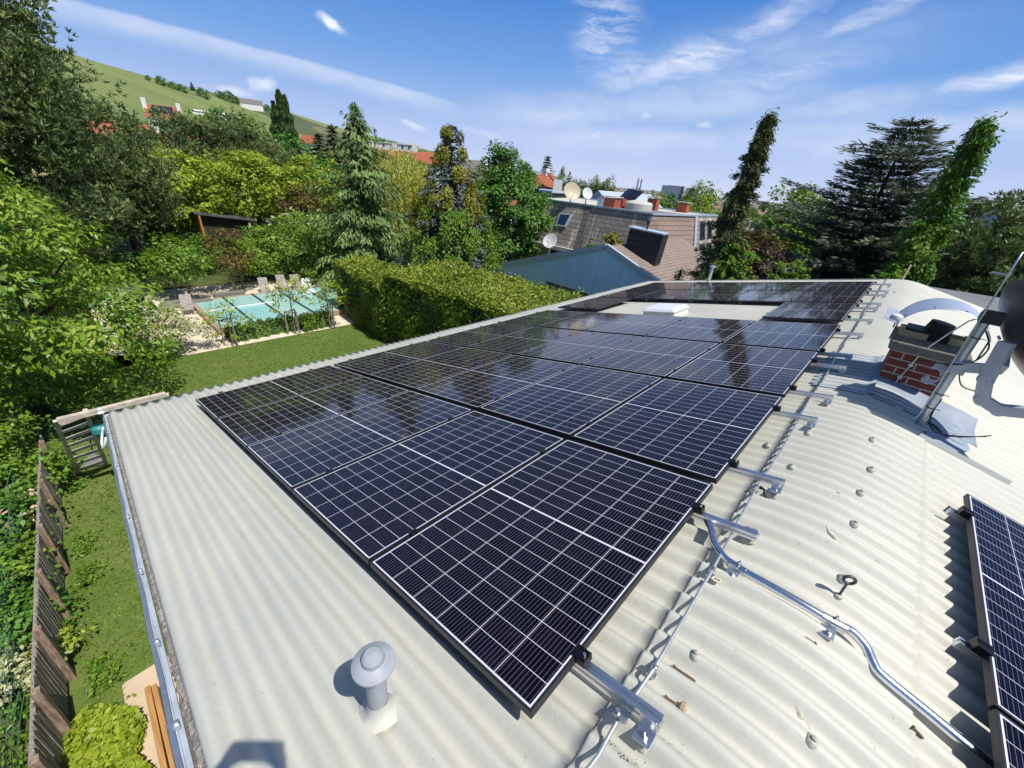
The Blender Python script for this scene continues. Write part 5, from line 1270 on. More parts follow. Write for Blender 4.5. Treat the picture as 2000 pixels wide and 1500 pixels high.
# clad chimney box on the ridge
cA = at(1235, 445, 24.3); cB = at(1300, 456, 23.6)
mb = MB(); mb.bar((cA[0], cA[1], cA[2] - .75), (cB[0], cB[1], cB[2] - .85), .75, 1.55); ch = part('chimney', mb, M['darkslate'], t)
mb = MB(); mb.bar((cA[0] - .08, cA[1], cA[2] + .05), (cB[0] + .08, cB[1], cB[2] - .03), .9, .07); part('cap', mb, M['bluetrim'], ch)
mb = MB(); P = at(1266, 436, 24); mb.lathe([(.06, -.5), (.06, .0), (.10, .0), (.10, .14), (.03, .2)], (P[0], P[1], P[2]), 12); part('flue', mb, M['darkmetal'], ch)
# low lean-to wall with panels at the foot of the blue gable
a = onY(1068, 550, 17.6); b = onY(1150, 575, 17.6); mb = MB(); mb.prism([(a[0], 17.6, a[2]), (b[0], 17.6, b[2]), (b[0], 17.6, -7), (a[0], 17.6, -7)], (0, .12, 0)); part('panel_screen', mb, mat('blotchy_screen', (.40, .42, .42), .8, col2=(.10, .11, .12), vscale=1.6), t)
mb = MB(); mb.bar((a[0], 17.58, a[2]), (b[0], 17.58, b[2]), .12, .06); part('screen_cap', mb, M['darkmetal'], t)

# mansard house
P1 = on(1056, 389, 0.0); P2 = on(1275, 419, 0.0)
ux = (P2 - P1) / np.linalg.norm(P2 - P1); un = np.array([ux[1], -ux[0], 0.0])      # un points towards us
if un[1] > 0: un = -un
Lm = np.linalg.norm(P2 - P1)
def mp(s, d, z): q = P1 + ux * s + un * d; return (q[0], q[1], z)
t = thing('mansard_house', 'large house with a steep lichen streaked shingle mansard and flat gravel roof', 'house', tuple(P1 * .5 + P2 * .5 + np.array([0, 0, -7])))
t.rotation_euler = (0, 0, 0)
HB = -3.05; OUT = 1.05; DB = 9.0
def slab(poly, m, name, th=.06, par=t, label=None):
    p = [Vector(q) for q in poly]; n = (p[1] - p[0]).cross(p[2] - p[0]).normalized(); mb = MB(); mb.prism(p, n * th); return part(name, mb, m, par, label=label)
step = Lm * .475
slab([mp(-1.2, 0, 0), mp(step - .35, 0, 0), mp(step - .2, OUT, HB), mp(-1.8, OUT, HB)], M['mansard'], 'roof')
slab([mp(step - .35, -.0, 0), mp(step + .25, .02, 0), mp(step + .35, OUT + .1, HB - .6), mp(step - .2, OUT + .02, HB - .6)], M['greytile'], 'roof_corner_strip')
slab([mp(step + .25, -.02, 0), mp(Lm, 0, 0), mp(Lm + .25, OUT, HB - 1.4), mp(step + .35, OUT, HB - 1.4)], M['mansard'], 'roof')
# sunny end: hipped face towards the sun, sunlit warmth put into its shingle colour
slab([mp(Lm, 0, 0), mp(Lm + 1.0, -5.0, 0), mp(Lm + 2.2, -4.6, HB - 1.4), mp(Lm + .25, OUT, HB - 1.4)], tiles('sunlit_toned_shingles', (0.34, 0.255, 0.205), (0.27, 0.20, 0.165), 0.6, 0.3, axis='YZ'), 'roof')
slab([mp(Lm + 1.0, -5.0, 0), mp(Lm + 1.2, -9.0, 0), mp(Lm + 2.4, -8.6, HB - 1.4), mp(Lm + 2.2, -4.6, HB - 1.4)], M['mansard'], 'roof')
mb = MB(); mb.bar(mp(Lm + 1.0, -5.0, 0.02), mp(Lm + 2.25, -4.55, HB - 1.4), .22, .12); part('hip_flashing', mb, M['bluetrim'], t)
for k, (d0, d1) in enumerate(((-5.7, -6.6), (-7.1, -8.0))):
    for z0, z1 in ((-.35, -1.6), (-1.9, -3.1)):
        q = lambda d, z: mp(Lm + 1.05 + .30 * (-z) + .10 * (-d - 5) / 4, d, z)
        w = slab([q(d0, z0), q(d1, z0), q(d1, z1), q(d0, z1)], M['darkmetal'], 'roof_window', .10)
        mid = (d0 + d1) / 2; slab([q(d0 - .12, z0 - .12), q(d1 + .12, z0 - .12), q(d1 + .12, z1 + .12), q(d0 - .12, z1 + .12)], M['winglass'], 'pane', .125, w)
mb = MB(); mb.prism([mp(-1.2, 0, -.06), mp(Lm, 0, -.06), mp(Lm + 1.0, -5, -.06), mp(Lm + 1.2, -DB, -.06), mp(-3, -DB, -.06)], (0, 0, .05)); part('flat_roof', mb, M['gravel'], t)
mb = MB(); mb.prism([mp(Lm - 3.6, -.5, .0), mp(Lm - .3, -.4, .0), mp(Lm + .7, -5, .0), mp(Lm - 2.8, -5, .0)], (0, 0, .02)); part('felt_patch', mb, M['bitumen'], t)
mb = MB()
for a, b in ((mp(-1.2, .03, .03), mp(step, .03, .03)), (mp(step, .03, .03), mp(Lm + .03, .03, .03)), (mp(Lm, 0, .03), mp(Lm + 1.0, -5, .03)), (mp(Lm + 1.0, -5, .03), mp(Lm + 1.2, -DB, .03)), (mp(-3, -DB, .03), mp(Lm + 1.2, -DB, .03))): mb.bar(a, b, .14, .12)
part('roof_edge', mb, M['bluetrim'], t)
mb = MB(); mb.prism([mp(-1.9, OUT - .5, HB - 3.9), mp(Lm, OUT - .5, HB - 3.9), mp(Lm + 1, -DB, HB - 3.9), mp(-3, -DB, HB - 3.9)], (0, 0, 3.85)); part('wall', mb, M['cream'], t)
mb = MB(); mb.bar(mp(-1.9, OUT + .05, HB - .10), mp(step - .1, OUT + .05, HB - .10), .22, .26); part('eave_fascia', mb, mat('pale_fascia', (.62, .64, .64), .6), t)
for (s0, s1) in ((-.6, .6), (1.9, 2.9), (3.5, 4.6)):
    slab([mp(s0, OUT - .48, HB - .45), mp(s1, OUT - .48, HB - .45), mp(s1, OUT - .48, HB - 2.2), mp(s0, OUT - .48, HB - 2.2)], M['winglass'], 'window', .05)
mb = MB(); mb.bar(mp(-2.6, OUT + .9, HB - 2.0), mp(6, OUT + .9, HB - 2.0), .06, .06); 
for s in np.arange(-2.5, 6, .9): mb.bar(mp(s, OUT + .9, HB - 2.0), mp(s, OUT + .9, HB - 2.9), .05, .05)
part('balcony_rail', mb, M['wallw'], t)
# skylight in the left slope
def onslope(px, py):
    o = np.array(mp(0, 0, 0)); e1 = ux; e2 = np.array(mp(0, OUT, HB)) - o; n = np.cross(e1, e2); d = ray(px, py); k = np.dot(o - CL, n) / np.dot(d, n); return CL + d * k
q = [onslope(*p) for p in ((1095, 417), (1119, 419), (1106, 444), (1087, 441))]; c = sum(q) / 4
nrm = np.cross(ux, np.array(mp(0, OUT, HB)) - np.array(mp(0, 0, 0))); nrm = nrm / np.linalg.norm(nrm); nrm = nrm if nrm[1] < 0 else -nrm
mb = MB(); mb.prism([c + (x - c) * 1.0 + nrm * .0 for x in q], nrm * .16); w = part('skylight', mb, M['bluetrim'], t)
mb = MB(); mb.prism([c + (x - c) * .80 + nrm * .10 for x in q], nrm * .07); part('pane', mb, M['skyglass'], w)
# chimneys and roof boxes on the flat roof
def chim_at(px, py, D, w, h, label, cap=True, m='redwall'):
    P = at(px, py, D); t2 = MB(); t2.box((P[0], P[1], P[2] - h / 2), (w, w * .8, h)); o = part('roof_chimney', t2, M[m], t)
    if cap:
        t2 = MB(); t2.box((P[0], P[1], P[2] + .10), (w * 1.15, w * .95, .06)); 
        for sx in (-.4, .4): t2.box((P[0] + sx * w, P[1], P[2] + .04), (.05, .05, .12))
        part('cap', t2, M['gravel'], o)
    return o
chim_at(1195, 387, 34, 1.15, 1.3, ''); chim_at(1213, 388, 34.6, .7, 1.2, '', False); chim_at(1278, 388, 36, .75, 1.3, ''); chim_at(1336, 398, 38, .8, 1.4, '')
P = at(1177, 388, 34); mb = MB(); mb.box((P[0], P[1], P[2] - .3), (.5, .5, .7)); part('vent_box', mb, M['bluetrim'], t)
P = at(1248, 398, 34); mb = MB(); mb.lathe([(1.0, -.5), (1.0, .0), (.9, .12), (.3, .22), (.02, .24)], (P[0], P[1], P[2]), 20); part('roof_dome', mb, M['gravel'], t, smooth='auto')
# roof-top conservatory
P = at(1068, 372, 43); mb = MB(); mb.box((P[0], P[1], P[2] - .9), (3.0, 2.2, 1.6)); o = part('glazed_penthouse', mb, M['winglass'], t); mb = MB(); mb.box((P[0], P[1], P[2] - .02), (3.4, 2.6, .16)); part('penthouse_roof', mb, M['bluetrim'], o)
mb = MB()
for sx in np.linspace(-1.45, 1.45, 6): mb.box((P[0] + sx, P[1] - 1.12, P[2] - .8), (.08, .06, 1.5))
part('penthouse_posts', mb, M['wallw'], o)
def dish(label, px, py, D, r, m, face, post=1.2):
    P = at(px, py, D); t2 = thing('satellite_dish', label, 'satellite dish', tuple(P + np.array([0, 0, -post]))); d = Vector(face).normalized(); R = d.to_track_quat('Z', 'Y').to_matrix()
    mb = MB(); mb.lathe([(.01, -.10 * r), (r * .5, -.06 * r), (r * .85, .03 * r), (r, .10 * r), (r * .96, .12 * r), (r * .5, -.03 * r), (.01, -.07 * r)], P, 28, R); part('reflector', mb, m, t2, smooth='auto')
    mb = MB(); mb.tube([tuple(P + np.array([0, 0, -post])), tuple(P - np.array(d) * .15)], .05, 8); part('post', mb, M['galv'], t2)
    mb = MB(); mb.tube([tuple(P + np.array([0, 0, -r * .9])), tuple(P + np.array(d) * r * .9 + np.array([0, 0, -r * .3]))], .025, 6); part('feed_arm', mb, M['galv'], t2)
dish('white satellite dish on a post at the balcony of the mansard house', 1074, 471, 27.5, .46, M['dishpale'], (.3, -1, .5), 1.7)
dish('tan satellite dish on the left of the mansard flat roof', 1117, 374, 34, .66, M['dishtan'], (.9, -.55, .5), 1.0)
dish('small pale satellite dish below an aerial on the mansard flat roof', 1147, 378, 35, .42, M['dishpale'], (.9, -.5, .4), 1.0)
P = at(1147, 372, 35.2); t2 = thing('roof_aerial', 'thin grey television aerial above the small dish on the mansard roof', 'aerial', tuple(P + np.array([0, 0, -.6])))
mb = MB(); mb.tube([tuple(P + np.array([0, 0, -.8])), tuple(P + np.array([0, 0, .85]))], .03, 6); mb.tube([tuple(P + np.array([-.7, 0, .35])), tuple(P + np.array([.15, 0, .45]))], .025, 6)
for k in range(5): mb.tube([tuple(P + np.array([-.65 + .17 * k, -.2, .36])), tuple(P + np.array([-.65 + .17 * k, .2, .36]))], .012, 4)
part('aerial', mb, M['galv'], t2)

# generic far house: walls, gable or hip roof, optional extras
def house_at(name, label, px, py, D, w, d, h, rise, rot, mw, mr, hip=0.0, base=None, solar=False, chim=None, windows=0, group=None, cat='house'):
    P = at(px, py, D); zr = P[2]; ze_ = zr - rise; zb_ = ze_ - h if base is None else base
    t = thing(name, label, cat, (P[0], P[1], zb_), group); c, s = math.cos(rot), math.sin(rot)
    def q(x, y, z): return (P[0] + x * c - y * s, P[1] + x * s + y * c, z)
    hw, hd = w / 2, d / 2; rx = hw * (1 - hip); mb = MB()
    if hip == 0: mb.prism([q(-hw, -hd, zb_), q(-hw, hd, zb_), q(-hw, hd, ze_), q(-hw, 0, zr - .08), q(-hw, -hd, ze_)], np.array(q(hw, 0, 0)) - np.array(q(-hw, 0, 0)))
    else: mb.prism([q(-hw, -hd, zb_), q(hw, -hd, zb_), q(hw, hd, zb_), q(-hw, hd, zb_)], (0, 0, ze_ - zb_))
    part('wall', mb, mw, t); mb = MB(); o = .3 if hip == 0 else .35
    V = [q(-hw - o, -hd - o, ze_ - .1), q(hw + o, -hd - o, ze_ - .1), q(hw + o, hd + o, ze_ - .1), q(-hw - o, hd + o, ze_ - .1), q(-rx - (o if hip == 0 else 0), 0, zr), q(rx + (o if hip == 0 else 0), 0, zr)]
    mb.add(V, [(0, 1, 5, 4), (2, 3, 4, 5), (1, 2, 5), (3, 0, 4), (0, 3, 2, 1)]); rf = part('roof', mb, mr, t)
    if windows:
        for k in range(windows):
            x = -hw + w * (k + .5) / windows
            mb = MB(); a = q(x - .4, -hd - .03, ze_ - 1.7); mb.prism([q(x - .4, -hd - .03, ze_ - 1.7), q(x + .4, -hd - .03, ze_ - 1.7), q(x + .4, -hd - .03, ze_ - .5), q(x - .4, -hd - .03, ze_ - .5)], np.array(q(0, .06, 0)) - np.array(q(0, 0, 0))); part('window', mb, M['winglass'], t)
    if solar:
        for k in range(4):
            mb = MB(); x0 = -hw * .62 + k * w * .155; pts = []
            for (x, f) in ((x0, .08), (x0 + w * .148, .08), (x0 + w * .148, .62), (x0, .62)): pts.append(q(x, -(hd + o) * f, zr - (rise + .1) * f + .06))
            mb.prism(pts, (0, 0, .06)); part('solar_module', mb, M['pvfar'], rf)
    for (x, y, hh, mm) in (chim or []):
        mb = MB(); c_ = q(x, y, zr + hh / 2 - .6); mb.box(c_, (.8, .8, hh + 1.2), Matrix.Rotation(rot, 3, 'Z')); part('chimney', mb, mm, rf)
    return t, q, (zr, ze_)
TP = M['terracotta']
house_at('hillside_house', 'orange roofed house with four dark solar modules and two white gable walls below the vineyard', 316, 206, 140, 6.2, 5, 4, 2.6, math.radians(75), M['wallw'], M['orange'], solar=True, chim=[(-3.1, -.6, 1.1, M['wallw']), (3.1, -.6, .8, M['wallw'])])
house_at('red_house', 'red walled house half hidden behind the dark pines', 300, 305, 46, 6, 6, 4.5, 2.0, math.radians(70), M['redwall'], M['orange'], windows=2)
house_at('red_roof_house', 'small orange roof glimpsed right of the big pine', 235, 238, 70, 5, 5, 3, 2.2, math.radians(60), M['wallw'], M['orange'])
house_at('red_roof_house', 'pale house with a rust red roof peeping through the pines below the solar house', 362, 265, 66, 4.5, 4.5, 3, 1.8, math.radians(85), M['wallw'], M['orange'])
house_at('row_house', 'long terracotta roof behind the golden weeping tree, left part', 762, 293, 105, 12, 7, 5, 2.2, math.radians(40), M['wallw'], M['orange'], chim=[(-4, 0, 1.2, M['wallw']), (1, 0, 1.2, M['wallw'])])
house_at('row_house', 'terracotta roof behind the golden weeping tree, right part', 838, 298, 100, 7, 7, 5, 2.0, math.radians(44), M['wallw'], M['orange'], chim=[(-3, 0, 1.4, M['wallw'])])
house_at('modern_villa', 'white flat roofed modern villa on the slope above the terracotta roofs', 791, 281, 190, 8, 7, 8, .3, math.radians(40), M['wallw'], M['greytile'], windows=3)
house_at('hillside_flats', 'pale terraced flats on the slope beside the cedar top', 747, 277, 220, 16, 9, 9, .4, math.radians(40), M['wallw'], M['greytile'], windows=4)
house_at('grey_roof_house', 'grey brown hipped roof right of the climber covered spruce', 920, 312, 80, 9, 8, 5, 3.2, math.radians(45), M['wallw'], M['greytile'], hip=.55, chim=[(-1, 0, .9, M['wallw'])])
house_at('white_block', 'small white flat roofed block on the skyline left of the conifer tops', 945, 320, 170, 9, 6, 6, .2, math.radians(45), M['wallw'], M['gravel'])
t_, q_, z_ = house_at('orange_house', 'house with a steep bright orange hipped roof and a white dormer behind the mansard', 1068, 337, 62, 8.5, 8.0, 5, 4.2, math.radians(40), M['wallw'], M['orange'], hip=.85)
mb = MB(); P = at(1089, 362, 58); mb.box(tuple(P), (1.1, 1.6, 1.3), Matrix.Rotation(math.radians(40), 3, 'Z')); part('dormer', mb, M['wallw'], t_)
mb = MB(); P = at(1077, 348, 59.5); R = Matrix.Rotation(math.radians(40), 3, 'Z') @ Matrix.Rotation(math.radians(42), 3, 'Y'); mb.box(tuple(P), (2.0, 1.0, .12), R); part('solar_module', mb, M['pvfar'], t_)
mb = MB(); P = at(1066, 336, 62); mb.box(tuple(P), (.7, .7, .9)); part('chimney', mb, M['wallw'], t_)
t_, q_, z_ = house_at('solar_house', 'grey roofed house with black roof modules behind the mansard chimneys', 1222, 376, 52, 7, 7, 4, 1.9, math.radians(70), M['wallw'], M['bluetrim'])
for k in range(4):
    mb = MB(); R = Matrix.Rotation(math.radians(70), 3, 'Z'); P = at(1222 + 5.5 * k, 381 + 1.2 * k, 49); mb.box(tuple(P), (.9, 2.0, .1), Matrix.Rotation(math.radians(-10), 3, 'Z') @ Matrix.Rotation(math.radians(35), 3, 'X')); part('solar_module', mb, M['pvfar'], t_)
house_at('white_farmhouse', 'tiny white farmhouse with a dark roof on the vineyard skyline', 490, 194, 640, 22, 12, 6, 5, math.radians(70), M['wallw'], M['greytile'])
house_at('pale_house', 'long low white house at the foot of the vineyard', 410, 217, 260, 13, 6, 1.5, .6, math.radians(75), M['wallw'], M['gravel'])
house_at('far_roof_house', 'rust red roof at the foot of the hill right of the poplars', 603, 264, 150, 3.5, 4, 3, 2, math.radians(30), M['wallw'], M['orange'])
house_at('grey_roof_house', 'plain grey roof at the right edge behind the chimney hood', 1975, 585, 21, 4, 5, 4, 1.2, math.radians(10), M['wall'], M['bitumen'])
house_at('orange_roof_house', 'orange roof glimpsed under the right hand pine', 1955, 508, 42, 9, 7, 4, 2.2, math.radians(12), M['wallw'], M['terracotta'])
house_at('grey_roof_house', 'grey and pink roof right of the first climber clad spruce', 1462, 425, 60, 7, 9, 5, 1.5, math.radians(60), M['redwall'], M['greytile'])
# office tower and far city
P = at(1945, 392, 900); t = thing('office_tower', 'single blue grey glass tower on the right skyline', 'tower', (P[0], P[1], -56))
hT = P[2] + 56; mb = MB(); mb.box((P[0], P[1], -56 + hT / 2), (30, 26, hT)); part('wall', mb, mat('haze_tinted_glass', (.16, .24, .34), .3, 0, .6, var=.1, vscale=.1), t)  # distance haze put into the blue of the glass
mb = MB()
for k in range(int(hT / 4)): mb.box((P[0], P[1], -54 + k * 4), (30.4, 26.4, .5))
part('floor_bands', mb, mat('haze_tinted_bands', (.28, .34, .42), .5), t)  # bands tinted with the same painted haze
rng = np.random.default_rng(9); mbw_, mbr_ = MB(), MB(); cnt = 0
while cnt < 1500:
    az = math.radians(rng.uniform(96, 134)); D = 900 * (7.5 ** rng.uniform(0, 1)); x, y = D * math.cos(az), D * math.sin(az); z = terrain(x, y)
    w, d_, h = rng.uniform(9, 20) * (1 + D / 6000), rng.uniform(8, 14) * (1 + D / 6000), rng.uniform(6, 15); a = rng.uniform(0, 3.1); c, s = math.cos(a), math.sin(a)
    def q(u, v, zz): return (x + u * c - v * s, y + u * s + v * c, z + zz)
    mbw_.prism([q(-w / 2, -d_ / 2, -3), q(w / 2, -d_ / 2, -3), q(w / 2, d_ / 2, -3), q(-w / 2, d_ / 2, -3)], (0, 0, h + 3))
    o = .6; r = rng.uniform(3, 6); V = [q(-w / 2 - o, -d_ / 2 - o, h), q(w / 2 + o, -d_ / 2 - o, h), q(w / 2 + o, d_ / 2 + o, h), q(-w / 2 - o, d_ / 2 + o, h), q(-w / 2, 0, h + r), q(w / 2, 0, h + r)]
    mbr_.add(V, [(0, 1, 5, 4), (2, 3, 4, 5), (1, 2, 5), (3, 0, 4)]); cnt += 1
t = thing('city_quarter', 'dense far city of pale walls and red roofs on the plain below the horizon', 'city', (-1000, 2200, -56)); t['kind'] = 'stuff'
part('walls', mbw_, mat('far_city_walls', (.52, .50, .47), .9, var=.25, vscale=.02), t)['kind'] = 'stuff'; part('roofs', mbr_, mat('far_city_roofs', (.34, .16, .11), .9, col2=(.28, .20, .17), vscale=.02), t)['kind'] = 'stuff'
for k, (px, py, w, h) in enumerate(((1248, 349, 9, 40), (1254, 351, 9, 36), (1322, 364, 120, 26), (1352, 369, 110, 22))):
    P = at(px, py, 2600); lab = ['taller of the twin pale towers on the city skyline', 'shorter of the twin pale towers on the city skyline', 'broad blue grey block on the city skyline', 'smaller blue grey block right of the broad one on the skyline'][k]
    t = thing('city_block', lab, 'building', (P[0], P[1], -58)); mb = MB(); mb.box((P[0], P[1], (P[2] - 58) / 2), (w, w * .8, P[2] + 58)); part('wall', mb, mat('far_block_wall', (.42, .46, .52) if k in (2, 3) else (.6, .6, .6), .8), t)  # bluish tone of the broad blocks is distance haze put into the colour
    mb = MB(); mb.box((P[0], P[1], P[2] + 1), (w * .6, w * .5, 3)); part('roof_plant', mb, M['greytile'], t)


# ================================================================== HILLS
def hill(pts, Dr, Df, m, zf=GZ, n=60, back=1.5):
    pts = np.array(pts, float); xs_ = np.linspace(0, 1, len(pts)); P = []
    rows = list(np.linspace(0, 1, 12)) + [1.15, back]
    for k in range(n):
        s = k / (n - 1); px, py = np.interp(s, xs_, pts[:, 0]), np.interp(s, xs_, pts[:, 1]); dr = np.interp(s, np.linspace(0, 1, len(Dr)), Dr); df = np.interp(s, np.linspace(0, 1, len(Df)), Df)
        R_ = at(px, py, dr); d = ray(px, py); d = d[:2] / np.hypot(*d[:2])
        for t in rows:
            D = df + (dr - df) * t; z = zf + (R_[2] - zf) * (t ** 1.05 if t <= 1 else max(0, 1 - (t - 1) * 1.1)); P.append((CL[0] + d[0] * D, CL[1] + d[1] * D, z))
    mb = MB(); mb.grid(P, n, len(rows)); return struct('hill', mb, m, smooth=True)
hill([(-160, 10), (60, 76), (185, 120), (250, 138), (310, 155), (384, 175), (459, 204), (520, 226), (600, 268)], [430, 450, 560, 640], [90, 110, 180, 330], M['vine'])
hill([(280, 158), (384, 174), (459, 190), (520, 208), (564, 221), (620, 243), (720, 275)], [760, 800], [480, 500], M['darkvine'])
hill([(500, 205), (540, 213), (564, 219), (640, 243), (700, 259), (760, 274), (830, 291), (900, 312), (990, 324)], [1100, 1150, 900], [700, 560, 420], M['vine'])

# ================================================================== TREES
# --- hero trees
broadleaf('cherry_tree', 'big leafy cherry tree at the left, close beyond the roof corner', (-13.3, -2.1, GZ), 5.4, (3.5, 2.65, 2.5), 2.85, LF['cherry'], 101, ncl=300, per=135, crad=.47, lsize=.125, asp=.42, tr=.17, droop=.8, lump=.42, low=-.9, inner=.45, limbs=14)
pine('pine_tree', 'tall dark pine filling the upper left corner', (-23.6, -2.1, GZ), 13.5, (3.9, 4.0, 6.4), 7.2, LF['pine'], 102, ncl=520, per=46, crad=.98, nl=.22, nw=.045, tr=.28, limbs=16, lump=.22, tuft=8, inner=.2, low=-.95)
pine('pine_tree', 'dark pine with low branches right of the tall corner pine', (-27.2, 2.0, GZ), 6.9, (2.0, 1.9, 3.0), 4.1, LF['pine'], 103, ncl=130, per=40, crad=.62, nl=.22, nw=.045, limbs=12, lump=.4, tuft=8)
pine('pine_tree', 'olive green pine below the solar roofed house', (-40.5, 7.4, GZ), 7.9, (3.4, 3.3, 2.8), 5.0, LF['pine'], 104, ncl=120, per=36, crad=.8, nl=.28, nw=.065, limbs=10, lump=.35, tuft=8)
pine('pine_tree', 'broad dark pine between the solar roofed house and the poplars', (-41.5, 12.0, GZ), 8.0, (3.6, 4.2, 3.0), 5.1, LF['pine'], 105, ncl=140, per=36, crad=.8, nl=.28, nw=.065, limbs=10, lump=.35, tuft=8)
broadleaf('maple_tree', 'yellow green maple left behind the garden shed', (-34.6, 5.7, GZ), 5.4, (3.0, 2.9, 2.5), 3.3, LF['lime'], 106, ncl=150, per=70, crad=.62, lsize=.19, asp=.7, lump=.25, low=-.8)
broadleaf('maple_tree', 'yellow green maple right behind the garden shed, the fullest crown', (-34.5, 9.8, GZ), 6.0, (3.3, 3.3, 2.8), 3.5, LF['lime'], 107, ncl=170, per=70, crad=.62, lsize=.19, asp=.7, lump=.25, low=-.8)
broadleaf('maple_tree', 'bright yellow green round tree left of the big cedar', (-31.8, 13.2, GZ), 6.0, (2.4, 2.5, 2.6), 3.6, LF['lime'], 108, ncl=120, per=70, crad=.58, lsize=.18, asp=.7, lump=.25, low=-.8)
broadleaf('russet_bush', 'reddish olive bushy tree between the maples and the cedar', (-28.5, 11.0, GZ), 4.6, (1.5, 1.7, 1.9), 2.8, LF['russet'], 109, ncl=70, per=60, crad=.45, lsize=.14, asp=.6)
def poplar(label, px, py, D, r, seed):
    P = at(px, py, D); rng = np.random.default_rng(seed); h = P[2] - GZ; t = thing('poplar_tree', label, 'tree', (P[0], P[1], GZ), 'poplars before the vineyard')
    part('trunk', trunk_mb(rng, h * .95, .3, 6, r * .5), M['bark'], t, local=True)
    n = 5200; z = rng.uniform(.12, 1, n); R_ = r * np.minimum(1, (1 - z) * 2.6 + .10) * np.minimum(1, .5 + z * 1.2) * (1 + .25 * np.sin(z * 40 + rng.uniform(0, 6))); a = rng.uniform(0, 6.283, n); rr = R_ * rng.uniform(.35, 1, n) ** .5
    P_ = np.column_stack((np.cos(a) * rr, np.sin(a) * rr, z * h)); N = unit(np.column_stack((np.cos(a), np.sin(a), np.full(n, .6))) + rng.normal(0, .5, (n, 3))); D_ = np.column_stack((np.cos(a) * .3, np.sin(a) * .3, np.ones(n))) + rng.normal(0, .3, (n, 3))
    leaf_obj('crown', P_, D_, N, .75 * rng.uniform(.6, 1.3, n), .34 * rng.uniform(.6, 1.3, n), rng.normal(.45, .2, n), LF['poplar'], t)
poplar('tallest dark poplar in front of the vineyard hill', 543, 178, 88, 1.35, 110)
poplar('slightly shorter poplar just right of the tallest one', 555, 188, 92, 1.1, 111)
poplar('lower poplar left of the tallest one', 533, 200, 90, 1.0, 112)
conifer('deodar_cedar', 'feathery green deodar cedar beside the maples, drooping layers', (-20.9, 10.7, GZ), 8.4, 3.2, LF['cedar'], 113, whorls=36, nb=11, step=.19, sl=.26, sw=.07, droop=.30, power=.72, flat=.4, hang=.55, tr=.18, jit=.26, mult=8)
def weeping(label, base, h, r, seed):
    rng = np.random.default_rng(seed); t = thing('weeping_tree', label, 'tree', base); part('trunk', trunk_mb(rng, h * .8, .16, 7, r * .6), M['bark'], t, local=True)
    P, D, N, V = [], [], [], []
    for s in range(760):
        a = rng.uniform(0, 6.283); rr = r * rng.uniform(.1, 1) ** .5; z0 = h * (1.0 - .16 * (rr / r) ** 2) * rng.uniform(.86, 1.02); ln = z0 * rng.uniform(.35, .85); tone = rng.normal(.5, .15)
        m_ = int(ln / .085); q = np.linspace(0, 1, m_); x = rr + .25 * np.sin(q * 1.5)
        for k in range(m_): P.append((math.cos(a) * x[k] + rng.normal(0, .05), math.sin(a) * x[k] + rng.normal(0, .05), z0 - ln * q[k])); D.append((rng.normal(0, .3), rng.normal(0, .3), -1)); N.append((math.cos(a) + rng.normal(0, .6), math.sin(a) + rng.normal(0, .6), .5)); V.append(tone + rng.normal(0, .15))
    n = len(P); leaf_obj('crown', np.array(P), np.array(D), np.array(N), .17 * rng.uniform(.7, 1.3, n), .065 * rng.uniform(.7, 1.3, n), np.array(V), LF['gold'], t)
weeping('golden green weeping tree between the cedar and the climber covered spruce', (-25.3, 15.2, GZ), 7.1, 2.7, 114)
t = conifer('blue_spruce', 'tall blue spruce overgrown by a yellow green climber, in the middle', (-15.4, 12.0, GZ), 7.7, 2.75, LF['bluespruce'], 115, whorls=32, nb=10, step=.19, sl=.22, sw=.065, droop=.22, power=.80, flat=.5, hang=.2, tr=.15, jit=.22, mult=10)
rng = np.random.default_rng(116)
def climber(t, h, r, n, m, rng, z0=.05, z1=.95, a0=0, aspread=3.2, pw=.8, ls=.13, cl=26, name='climber', lean=None):
    P, N = [], []
    for k in range(cl):
        z = rng.uniform(z0, z1); a = a0 + rng.normal(0, aspread * .5); R_ = r * (1 - z) ** pw * rng.uniform(.75, 1.08) + .10; c = np.array([math.cos(a) * R_, math.sin(a) * R_, z * h]); k2 = n // cl
        o = unit(rng.normal(size=(k2, 3))) * (rng.uniform(.2, 1, (k2, 1)) ** .6) * np.array([.34, .34, .48]) * (.6 + .8 * (1 - z)); P.append(c + o); N.append(np.tile(np.array([math.cos(a), math.sin(a), .7]), (k2, 1)) + rng.normal(0, .5, (k2, 3)))
    P = np.concatenate(P); N = np.concatenate(N); D = np.cross(N, rng.normal(size=N.shape)) - np.array([0, 0, .5]); L = ls * rng.uniform(.6, 1.4, len(P))
    return leaf_obj(name, P, D, N, L, L * .75, rng.normal(.45, .2, len(P)), m, t)
climber(t, 7.7, 2.85, 14000, LF['ivy'], rng, .08, .62, -.5, 2.6, cl=60, ls=.10)
climber(t, 7.7, 2.9, 8000, LF['ivyellow'], rng, .5, .97, -.6, 3.0, cl=40, ls=.10, name='yellow_climber')
broadleaf('horse_chestnut', 'dense dark green chestnut left of the mansard house', (-22.9, 23.2, -6.5), 9.6, (3.5, 3.3, 4.3), 5.3, LF['dark'], 117, ncl=270, per=95, crad=.68, lsize=.20, asp=.72, droop=.35, lump=.18, low=-.85)
